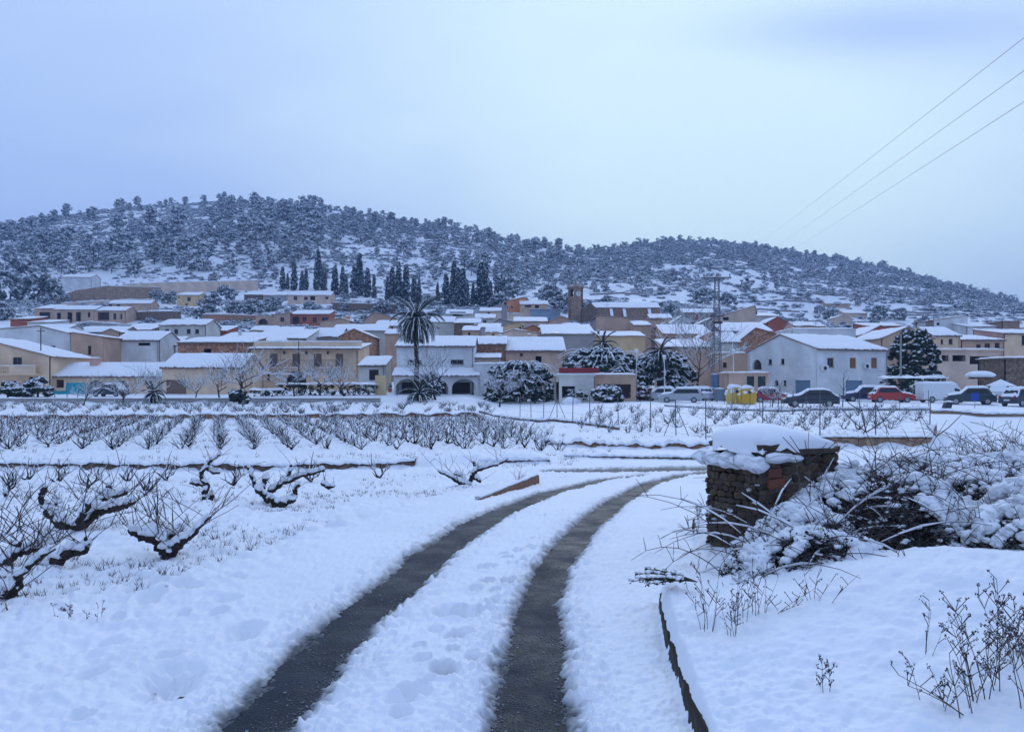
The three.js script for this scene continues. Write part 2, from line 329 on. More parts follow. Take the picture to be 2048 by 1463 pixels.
// wet asphalt under the snow: shows only where the wheels cleared it
{
  const x0 = -3.2, d0 = 2, c = 0.09, nx = 210, nd = 380, g = new GB(), id = {};
  const vid = (i, j) => { const k = i * 1000 + j; if (id[k] === undefined) { const x = x0 + i * c, d = d0 + j * c; id[k] = g.v(V(x, G(x, d) + 0.02, -d)); } return id[k]; };
  for (let i = 0; i < nx; i++) for (let j = 0; j < nd; j++) { const x = x0 + (i + .5) * c, d = d0 + (j + .5) * c; if (tracks(x, d) < 2.4 && bed(x, d) < -.06) g.i.push(vid(i, j), vid(i + 1, j), vid(i + 1, j + 1), vid(i, j), vid(i + 1, j + 1), vid(i, j + 1)); }
  const asphalt = dataTex(512, (u, v) => { const [a, b, id] = cells(u, v, 64, 7), n = tfbm(u, v, 5, 5, 17); const k = .40 + .22 * n + (id > .86 ? .55 : .34 * (id - .5)) * sstep(.55, .2, a); return [k * 1.04, k, k * 1.0]; }, 1.2);
  const wet = dataTex(256, (u, v) => { const k = .75 + .3 * tfbm(u, v, 6, 4, 33); return [k, k, k]; }, 1.7);
  structure('road', g.geo(), new THREE.MeshPhysicalMaterial({ color: new THREE.Color().setRGB(.040, .056, .082), roughness: .8, specularIntensity: .35, map: asphalt, roughnessMap: wet, bumpMap: asphalt, bumpScale: .012, side: THREE.DoubleSide }));
}

// ---------- buildings ----------
// A house is laid out by its near front corner, its turn and its size; openings are given where the photo shows them.
function slab(p00, p10, p11, p01, th, nu, nv, o = {}) {  // closed sheet between four corners, th thick, upper side uneven
  const g = new GB(), top = [], bot = [], n = V().subVectors(p10, p00).cross(V().subVectors(p01, p00)).normalize(); if (n.y < 0) n.negate();
  const seed = o.seed || 0, amp = o.amp || 0;
  for (let j = 0; j <= nv; j++) for (let i = 0; i <= nu; i++) {
    const u = i / nu, v = j / nv, a = V().lerpVectors(p00, p10, u), b = V().lerpVectors(p01, p11, u), p = a.lerp(b, v);
    const e = o.round ? Math.min(1, Math.min(Math.min(u, 1 - u) * (o.lu || 10), (o.openTop ? Math.min(v, 9) : Math.min(v, 1 - v)) * (o.lv || 5)) / o.round) : 1;
    let t = th * (o.round ? Math.sqrt(.12 + .88 * e) : 1) + amp * noise(p.x * 1.1 + seed, p.z * 1.1 + p.y * .7 + seed * 3, 4) + amp * .5 * noise(p.x * 3.3 + seed, p.z * 3.3 + p.y * 2, 9);
    if (o.ripple) t += o.ripple * Math.cos(u * (o.lu || 10) / .3 * Math.PI * 2);
    if (o.ragged && j === 0) p.addScaledVector(V().subVectors(p01, p00), o.ragged * (hash(i, seed * 10 | 0, 5) - .6) / Math.max(1, o.lv || 5));
    top.push(g.v(V().copy(p).addScaledVector(n, Math.max(t, .01)))); bot.push(g.v(p));
  }
  const w = nu + 1;
  for (let j = 0; j < nv; j++) for (let i = 0; i < nu; i++) { const a = j * w + i; g.i.push(top[a], top[a + 1], top[a + w + 1], top[a], top[a + w + 1], top[a + w], bot[a], bot[a + w + 1], bot[a + 1], bot[a], bot[a + w], bot[a + w + 1]); }
  const side = (a, b) => g.i.push(top[a], bot[a], bot[b], top[a], bot[b], top[b]);
  for (let i = 0; i < nu; i++) { side(i, i + 1); side(nv * w + i + 1, nv * w + i); }
  for (let j = 0; j < nv; j++) { side((j + 1) * w, j * w); side(j * w + nu, (j + 1) * w + nu); }
  return g.geo(!!o.flat);
}
let roofSeed = 1; const FOOT = [];
function roofPlane(parent, p00, p10, p11, p01, o = {}) {   // tiles under a blanket of snow
  const lu = p00.distanceTo(p10), lv = p00.distanceTo(p01), seed = roofSeed++ * 1.37;
  const far = o.far, nu = far ? 6 : o.ripple ? Math.min(170, Math.round(lu / .1)) : clamp(Math.round(lu / .6), 6, 40), nv = far ? 3 : clamp(Math.round(lv / .6), 4, 14);
  const t = mesh('roof', slab(p00, p10, p11, p01, .10, 1, 1, { flat: true }), o.tile || M.tile, parent);
  const nrm = V().subVectors(p10, p00).cross(V().subVectors(p01, p00)).normalize(); if (nrm.y < 0) nrm.negate();
  const q = [p00, p10, p11, p01].map(v => v.clone().addScaledVector(nrm, .102));
  const a = q[0].clone().lerp(q[3], .05 / Math.max(1, lv)), b = q[1].clone().lerp(q[2], .05 / Math.max(1, lv));
  mesh('snow', slab(a, b, q[2], q[3], o.snow || .12, nu, nv, { amp: .05, seed, round: .35, lu, lv, openTop: true, ripple: o.ripple || 0, ragged: .55 }), M.snow, t);
  return t;
}
function house(o) {
  const d = o.d || -ground((o.x[0] + o.x[1]) / 2, o.foot).z, yaw = (o.yaw || 0) * Math.PI / 180, cx = X(o.x[0], d), ax = Math.cos(yaw), ad = Math.sin(yaw);
  const along = (px, vx, vd) => { const u = (px - 1024) / FPX; return (u * d - cx) / (vx - u * vd); };     // how far along a face that starts at the corner
  const W = o.W || along(o.x[1], ax, ad);
  const D = o.xl !== undefined ? along(o.xl, -ad, ax) : (o.D || 8);
  let base = 1e9;
  for (const [i, j] of [[0, 0], [1, 0], [0, 1], [1, 1], [.5, .5]]) base = Math.min(base, G(cx + ax * W * i - ad * D * j, d + ad * W * i + ax * D * j));
  base = (o.yb !== undefined ? Math.min(base, Y(o.yb, d)) : base) - .35;
  const t = thing(o.n || 'house', o.l, o.c || 'house', V(cx, base, -d), yaw, o.g);
  const H = Y(o.e, d) - base, wm = WALL[o.w || 'cream'], far = d > 150, th = .28;
  const rd = o.roof === 'flat' || o.roof === 'gable' ? 0 : o.roof === 'shed' ? D : D * (o.rat || .5);
  const xm = W / 2;
  let R = 0;                                            // ridge height
  if (o.roof === 'gable') R = Y(o.r, d) - base;
  else if (o.roof !== 'flat') { const sx = W / 2; R = Y(o.r, d + ad * sx + ax * rd) - base; R = Math.max(R, H + .15); }
  // face outlines in (u, v)
  const faces = { front: { len: W, org: V(0, 0, 0), turn: 0 }, right: { len: D, org: V(W, 0, 0), turn: Math.PI / 2 }, back: { len: W, org: V(W, 0, -D), turn: Math.PI }, left: { len: D, org: V(0, 0, -D), turn: -Math.PI / 2 } };
  const ap = o.ap === undefined ? .5 : o.ap, HR = o.er !== undefined ? Y(o.er, d + ad * W) - base : H;    // gable apex along the width; eave height at the other side
  const outline = (f) => {
    const L = faces[f].len;
    if (o.roof === 'gable') return f === 'front' ? [[0, 0], [L, 0], [L, HR], [L * ap, R], [0, H]] : f === 'back' ? [[0, 0], [L, 0], [L, H], [L * (1 - ap), R], [0, HR]] : f === 'left' ? [[0, 0], [L, 0], [L, H], [0, H]] : [[0, 0], [L, 0], [L, HR], [0, HR]];
    if (o.roof === 'ridge') { const r = rd / D; return f === 'front' || f === 'back' ? [[0, 0], [L, 0], [L, H], [0, H]] : f === 'right' ? [[0, 0], [L, 0], [L, H], [L * r, R], [0, H]] : [[0, 0], [L, 0], [L, H], [L * (1 - r), R], [0, H]]; }
    if (o.roof === 'shed') return f === 'front' ? [[0, 0], [L, 0], [L, H], [0, H]] : f === 'back' ? [[0, 0], [L, 0], [L, R], [0, R]] : f === 'right' ? [[0, 0], [L, 0], [L, R], [0, H]] : [[0, 0], [L, 0], [L, H], [0, R]];
    return [[0, 0], [L, 0], [L, H], [0, H]];
  };
  const uv = (f, px, py) => {                            // photo pixel -> place on a face
    if (f === 'left') { const s = along(px, -ad, ax), dep = d + ax * s; return [D - s, Y(py, dep) - base]; }
    if (f === 'right') { const ux = cx + ax * W, ud = d + ad * W, u = (px - 1024) / FPX, s = (u * ud - ux) / (-ad - u * ax), dep = ud + ax * s; return [s, Y(py, dep) - base]; }
    const s = along(px, ax, ad), dep = d + ad * s; return [s, Y(py, dep) - base];
  };
  for (const f of ['front', 'right', 'back', 'left']) {
    const F = faces[f], sh = new THREE.Shape(), ol = outline(f); sh.moveTo(...ol[0]); ol.slice(1).forEach(q => sh.lineTo(...q)); sh.closePath();
    const ops = (o.win || []).filter(w => (w[5] || 'front') === f), put = [];
    for (const [x0, x1, y0, y1, kind] of ops) {
      let [u0, v1] = uv(f, x0, y0), [u1, v0] = uv(f, x1, y1); if (u0 > u1) [u0, u1] = [u1, u0]; if (v0 > v1) [v0, v1] = [v1, v0];
      u0 = clamp(u0, .12, F.len - .24); u1 = clamp(u1, u0 + .1, F.len - .12); v0 = Math.max(v0, .1);
      const h = new THREE.Path();
      if (kind === 'arch') { const r = (u1 - u0) / 2, vs = Math.max(v0 + .2, v1 - r), k = (v1 - vs); h.moveTo(u0, v0); h.lineTo(u1, v0); h.lineTo(u1, vs); h.absellipse((u0 + u1) / 2, vs, r, k, 0, Math.PI, false, 0); h.closePath(); }
      else { h.moveTo(u0, v0); h.lineTo(u1, v0); h.lineTo(u1, v1); h.lineTo(u0, v1); h.closePath(); }
      sh.holes.push(h); put.push([u0, u1, v0, v1, kind]);
    }
    const wall = mesh('wall', uvm(new THREE.ExtrudeGeometry(sh, { depth: th, bevelEnabled: false, curveSegments: 10 })), WALL[(o.fw || {})[f]] || wm, t);
    wall.position.copy(F.org); wall.rotation.y = F.turn; wall.translateZ(-th); if (f === 'left' || f === 'right') wall.scale.x = (F.len - .004) / F.len, wall.translateX(.002);
    for (const [u0, u1, v0, v1, kind] of put) {
      const place = (q) => { q.position.copy(wall.position); q.rotation.y = wall.rotation.y; return q; };
      const w = u1 - u0, hh = v1 - v0, z = th - .14;
      if (kind === 'door' || kind === 'garage' || kind === 'shut') {
        const mt = kind === 'garage' ? (o.gar || M.garage) : kind === 'shut' ? (o.shut || M.shutter) : (o.dr || M.frame);
        const g = new GB().box(u0 - .02, v0, z - .06, u1 + .02, v1 + .02, z);
        const k = kind === 'garage' ? 8 : 4; for (let q = 1; q < k; q++) g.box(u0 + .05, v0 + hh * q / k - .015, z, u1 - .05, v0 + hh * q / k + .015, z + .02);
        place(mesh(kind === 'door' ? 'door' : kind === 'garage' ? 'garage_door' : 'shutter', g.geo(true), mt, t));
      } else if (kind === 'arch' || kind === 'hole') {
        { const back = Math.min(3.2, Math.min(W, D) * .5), s = .6, q = new GB().box(u0 - s, v0 - .3, -back - .12, u1 + s, v1 + .5, -back).box(u0 - s - .12, v0 - .3, -back, u0 - s, v1 + .5, -.01).box(u1 + s, v0 - .3, -back, u1 + s + .12, v1 + .5, -.01).box(u0 - s, v1 + .38, -back, u1 + s, v1 + .5, -.01).box(u0 - s, v0 - .3, -back, u1 + s, v0 - .18, -.01); place(mesh('room', q.geo(true), M.interior, t)); }
      } else {
        const b = Math.min(.07, w * .12), g = new GB().box(u0 - .01, v0 - .01, z, u0 + b, v1 + .01, z + .05).box(u1 - b, v0 - .01, z, u1 + .01, v1 + .01, z + .05).box(u0 + b, v0 - .01, z, u1 - b, v0 + b, z + .05).box(u0 + b, v1 - b, z, u1 - b, v1 + .01, z + .05);
        if (w > .8) g.box((u0 + u1) / 2 - b / 2, v0 + b, z, (u0 + u1) / 2 + b / 2, v1 - b, z + .045);
        const wn = place(mesh('window', g.geo(true), kind === 'wwin' ? M.frameW : M.frame, t));
        mesh('pane', boxGeo(u0 - .02, v0 - .02, z - .03, u1 + .02, v1 + .02, z - .005), M.glass, wn);
        if (kind === 'half') mesh('roller_blind', boxGeo(u0 + .01, v0 + hh * .45, z + .055, u1 - .01, v1, z + .08), M.frameW, wn);
        if (!far) mesh('sill', boxGeo(u0 - .08, v0 - .07, th - .16, u1 + .08, v0 - .005, th + .07), M.concrete, wn);
      }
    }
  }
  const ov = o.over === undefined ? .3 : o.over, tile = o.tile && WALL[o.tile], ro = { far, tile, ripple: o.ripple || (d < 135 ? .012 : 0), snow: o.snow };
  if (o.roof === 'gable') {
    const sl = (R - H) / (W * ap), sr = (R - HR) / (W * (1 - ap));
    roofPlane(t, V(-ov, H - sl * ov, -D - ov), V(-ov, H - sl * ov, ov * .6), V(W * ap, R, ov * .6), V(W * ap, R, -D - ov), ro);
    roofPlane(t, V(W + ov, HR - sr * ov, ov * .6), V(W + ov, HR - sr * ov, -D - ov), V(W * ap, R, -D - ov), V(W * ap, R, ov * .6), ro);
  } else if (o.roof === 'ridge') {
    const sl = (R - H) / rd, sb = (R - H) / (D - rd);
    roofPlane(t, V(-ov * .6, H - sl * ov, ov), V(W + ov * .6, H - sl * ov, ov), V(W + ov * .6, R, -rd), V(-ov * .6, R, -rd), ro);
    roofPlane(t, V(W + ov * .6, H - sb * ov, -D - ov), V(-ov * .6, H - sb * ov, -D - ov), V(-ov * .6, R, -rd), V(W + ov * .6, R, -rd), ro);
  } else if (o.roof === 'shed') {
    const sl = (R - H) / D;
    roofPlane(t, V(-ov * .6, H - sl * ov, ov), V(W + ov * .6, H - sl * ov, ov), V(W + ov * .6, R, -D - .1), V(-ov * .6, R, -D - .1), ro);
  } else {
    const s = mesh('roof', boxGeo(-ov, H, -D - ov, W + ov, H + .16, ov), tile || wm, t);
    mesh('snow', slab(V(-ov, H + .162, ov), V(W + ov, H + .162, ov), V(W + ov, H + .162, -D - ov), V(-ov, H + .162, -D - ov), o.snow || .2, far ? 6 : 20, far ? 4 : 10, { amp: .03, seed: roofSeed++, round: .3, lu: W, lv: D }), M.snow, s);
  }
  if (d < 140 && o.roof !== 'flat' && o.roof !== 'gable') {   // gutter and downpipe
    const sl = (R - H) / rd, gy = H - sl * ov - .06, gz = ov + .05;
    mesh('gutter', new GB().tube([V(-ov * .5, gy, gz), V(W + ov * .5, gy, gz)], .06, 6).geo(), M.pipe, t);
    mesh('downpipe', new GB().tube([V(W - .2, gy, gz), V(W - .2, gy - .35, .1), V(W - .2, .1, .1)], .045, 6).geo(), M.pipe, t);
  }
  for (const [px, py, w, back, mt] of o.chim || []) {       // chimneys: where they stand, how wide, how far back
    const dep = d + back, u = X(px, dep) - cx, top = Y(py, dep) - base, wd = w * dep / FPX, q = rd || D;
    const c = mesh('chimney', new GB().box(u - wd / 2, top - 1.8, -back - wd / 2, u + wd / 2, top, -back + wd / 2).box(u - wd * .65, top + .001, -back - wd * .65, u + wd * .65, top + .1, -back + wd * .65).geo(true), WALL[mt || 'pale'], t);
    mesh('snow', new GB().blob(V(u, top + .14, -back), wd * .6, .16, wd * .6, px, .2, 1).geo(), M.snow, c);
  }
  t.userData.frame = undefined; delete t.userData.frame;
  FOOT.push([cx + ax * W / 2 - ad * D / 2, d + ad * W / 2 + ax * D / 2, Math.hypot(W, D) / 2 + .8]);
  t.local = { W, D, H, R, base, uv };
  return t;
}
M.pipe = std([.20, .16, .14], .6); M.garage = std([.12, .19, .26], .5); M.shutter = std([.26, .115, .035], .7); M.doorGreen = std([.02, .05, .035], .6);

// ----- the row nearest the fields -----
const hLeft = house({ n: 'villa', l: 'cream two-storey villa with balustraded balcony at the photo\'s left edge', x: [-70, 98], e: 676, er: 712, d: 108, D: 11, roof: 'gable', r: 674, ap: .1, w: 'cream', win: [[25, 43, 714, 729, 'win'], [55, 67, 753, 776, 'arch']], over: .5 });
{
  const t = hLeft, { W, H } = t.local, u0 = W - 6.2, vb = hLeft.local.uv('front', 40, 747)[1];
  mesh('balcony_floor', boxGeo(-.5, vb - .18, 0.002, W - 1.0, vb, 1.5), WALL.cream, t);
  mesh('balcony_rail', new GB().box(-.5, vb + .85, 1.3, W - 1.0, vb + 1.0, 1.5).box(-.5, vb + .001, 1.34, W - 5.4, vb + .849, 1.46).box(W - 4.2, vb + .001, 1.34, W - 1.0, vb + .849, 1.46).geo(true), WALL.cream, t);
  for (let k = 0; k < 5; k++) { const x = W - 5.28 + k * .24; mesh('baluster', new THREE.LatheGeometry([[.05, 0], [.06, .06], [.035, .15], [.085, .38], [.05, .6], [.035, .7], [.06, .84]].map(q => new THREE.Vector2(...q)), 8).translate(x, vb + .003, 1.4), WALL.cream, t); }
  mesh('snow', slab(V(-.5, vb + 1.002, 1.5), V(W - 1.0, vb + 1.002, 1.5), V(W - 1.0, vb + 1.002, 1.3), V(-.5, vb + 1.002, 1.3), .08, 20, 2, { amp: .02 }), M.snow, t);
}
house({ n: 'garage', l: 'long low cream garage with two dark arches and a chimney on its snowy roof', c: 'garage', x: [92, 322], e: 752, r: 727, d: 109, D: 9, roof: 'ridge', w: 'cream', ripple: .012, win: [[111, 127, 759, 775, 'hole'], [172, 211, 760, 790, 'arch'], [222, 258, 760, 790, 'arch']], chim: [[190, 718, 15, 3.5, 'pink']] });
house({ n: 'annex', l: 'plain cream annex with a wide brown door right of the low garage', c: 'house', x: [323, 484], e: 734, r: 709, d: 107, D: 9, roof: 'ridge', w: 'cream', ripple: .012, win: [[332, 372, 759, 790, 'door']] });
const hCream = house({ n: 'house', l: 'long cream two-storey house with two iron balconies and four tall windows', x: [502, 717], e: 697, r: 688, d: 118, D: 9, roof: 'shed', w: 'cream', over: .7, win: [[539, 555, 707, 733, 'door'], [584, 600, 707, 733, 'door'], [627, 643, 707, 733, 'door'], [671, 686, 707, 733, 'door'], [572, 612, 741, 775, 'arch'], [534, 539, 742, 760, 'win']] });
{
  const t = hCream, { W, H, R, uv, D } = t.local;
  mesh('parapet', boxGeo(-.1, H - .2, -1.9, W + .1, Y(684, 120) - t.local.base, -1.5), WALL.cream, t);
  const py = Y(684, 120) - t.local.base;
  mesh('snow', slab(V(-.15, py + .002, -1.4), V(W + .15, py + .002, -1.4), V(W + .15, py + .002, -2.0), V(-.15, py + .002, -2.0), .16, 30, 3, { amp: .03 }), M.snow, t);
  for (const [a, b] of [[535, 605], [622, 689]]) {
    const [u0, v0] = uv('front', a, 733), [u1] = uv('front', b, 733), vt = v0 + .95, g = new GB();
    mesh('balcony_floor', boxGeo(u0, v0 - .2, .002, u1, v0 - .02, 1.0), WALL.pale, t);
    g.box(u0, vt - .04, .92, u1, vt, .98).box(u0, vt - .04, 0, u0 + .05, vt, .92).box(u1 - .05, vt - .04, 0, u1, vt, .92);
    for (let x = u0 + .02; x < u1; x += .16) g.box(x, v0, .94, x + .022, vt - .04, .96);
    mesh('balcony_railing', g.geo(true), M.iron, t);
  }
  for (const px of [569, 613, 656]) { const [u, v] = uv('front', px, 703); mesh('wall_lamp', new GB().box(u - .05, v - .2, 0, u + .05, v + .1, .1).box(u - .12, v - .35, .1, u + .12, v + .02, .32).geo(true), M.iron, t); }
}
house({ n: 'shed', l: 'small white shed with snowy roof between the cream house and white house', c: 'shed', x: [718, 770], e: 731, r: 714, d: 112, D: 6, roof: 'shed', w: 'offwhite', win: [[738, 757, 739, 760, 'hole']] });
tag(mesh('garden_wall', boxGeo(X(750, 104), -.3, -104.4, X(772, 104), Y(750, 104), -104), WALL.yellow), 'short ochre wall end beside the white arcaded house', 'wall');
const hWhite = house({ n: 'house', l: 'white two-storey house with arcaded porch behind the tall palm tree', x: [793, 948], e: 692, r: 674, d: 108, D: 11, roof: 'ridge', w: 'white', ripple: .014, win: [[815, 842, 708, 729, 'half'], [901, 927, 708, 728, 'half'], [803, 842, 764, 790, 'hole'], [850, 892, 764, 790, 'hole'], [900, 940, 764, 790, 'hole']] });
{
  // porch in front: three arches, lean-to roof
  const t = hWhite, { uv, base } = t.local, u0 = uv('front', 793, 750)[0], u1 = uv('front', 958, 750)[0], v1 = uv('front', 752, 752)[1], dep = 2.6, sh = new THREE.Shape();
  sh.moveTo(u0, 0); sh.lineTo(u1, 0); sh.lineTo(u1, v1); sh.lineTo(u0, v1); sh.closePath();
  const n = 3, w = (u1 - u0) / n;
  for (let k = 0; k < n; k++) { const a = u0 + w * k + .22, b = u0 + w * (k + 1) - .22, r = (b - a) / 2, h = new THREE.Path(); h.moveTo(a, .1); h.lineTo(b, .1); h.lineTo(b, v1 - .35 - r * .8); h.absellipse((a + b) / 2, v1 - .35 - r * .8, r, r * .8, 0, Math.PI, false, 0); h.closePath(); sh.holes.push(h); }
  const p = mesh('porch', uvm(new THREE.ExtrudeGeometry(sh, { depth: .3, bevelEnabled: false, curveSegments: 14 })), WALL.white, t); p.position.set(0, 0, dep - .3);
  mesh('porch_wall', boxGeo(u0 + .003, 0, .002, u0 + .25, v1 - .01, dep - .302), WALL.white, t);
  
  const v2 = uv('front', 850, 737)[1];
  roofPlane(t, V(u0 - .2, v1 - .05, dep + .35), V(u1 + .25, v1 - .05, dep + .35), V(u1 + .1, v2, 0.01), V(u0 - .2, v2, 0.01), { ripple: .014 });
}
house({ n: 'flat_roof_building', l: 'low pale building with a red painted roof edge behind the orchard trees', c: 'building', x: [1118, 1188], e: 752, d: 90, D: 9, roof: 'flat', w: 'offwhite', over: .15, win: [[1124, 1150, 772, 795, 'hole']] });
house({ n: 'annex', l: 'low tan annex with dark open front behind the orchard trees', c: 'building', x: [1189, 1272], e: 752, d: 92, D: 8, roof: 'flat', w: 'tan', over: .12, win: [[1194, 1262, 768, 796, 'hole']] });
tag(mesh('roof_parapet', boxGeo(X(1119, 90), Y(745, 90), -90.9, X(1199, 90), Y(735, 90), -90.4), WALL.red), 'dark red parapet along the low pale building\'s roof', 'parapet');
const hR = house({ n: 'house', l: 'large white house with gable end, brown shutters and blue garage doors behind the parked cars', x: [1634, 1775], xl: 1496, e: 697, r: 672, d: 93, yaw: 24, roof: 'ridge', w: 'white', over: .25, rat: .5, gar: std([.15, .24, .32], .5), win: [[1655, 1668, 715, 734, 'win'], [1700, 1713, 715, 736, 'shut'], [1743, 1755, 715, 736, 'shut'], [1692, 1726, 760, 803, 'garage'], [1505, 1523, 719, 739, 'arch', 'left'], [1537, 1544, 718, 729, 'win', 'left'], [1562, 1569, 717, 728, 'win', 'left'], [1590, 1621, 760, 790, 'garage', 'left'], [1550, 1557, 760, 771, 'win', 'left'], [1567, 1573, 760, 771, 'win', 'left']] });
{
  const t = hR, { uv } = t.local;
  for (const [px, py] of [[1647, 736], [1731, 732]]) { const [u, v] = uv('front', px, py); const c = mesh('air_conditioner', boxGeo(u - .42, v - .3, .05, u + .42, v + .3, .38), M.frameW, t); mesh('fan_grille', new THREE.CylinderGeometry(.22, .22, .02, 16).rotateX(Math.PI / 2).translate(u - .08, v, .395), M.dark, c); mesh('snow', new GB().blob(V(u, v + .32, .21), .42, .07, .18, px, .15, 1).geo(), M.snow, c); }
  const [a, v] = uv('front', 1645, 739), [b] = uv('front', 1774, 739); mesh('string_course', boxGeo(a, v - .05, .002, b, v + .06, .06), WALL.white, t);
}
house({ n: 'terrace_block', l: 'white parapet block with a roof terrace behind the large white house', c: 'building', x: [1585, 1712], e: 660, d: 112, D: 7, roof: 'flat', w: 'white', over: .05 });
const hSub = house({ n: 'substation', l: 'small cream electric kiosk with two dark green doors beside the recycling igloo', c: 'kiosk', x: [1457, 1537], e: 748, d: 92, D: 4.5, roof: 'flat', w: 'beige', over: .12, dr: M.doorGreen, snow: .12, win: [[1494, 1509, 752, 789, 'door'], [1516, 1536, 752, 789, 'door']] });

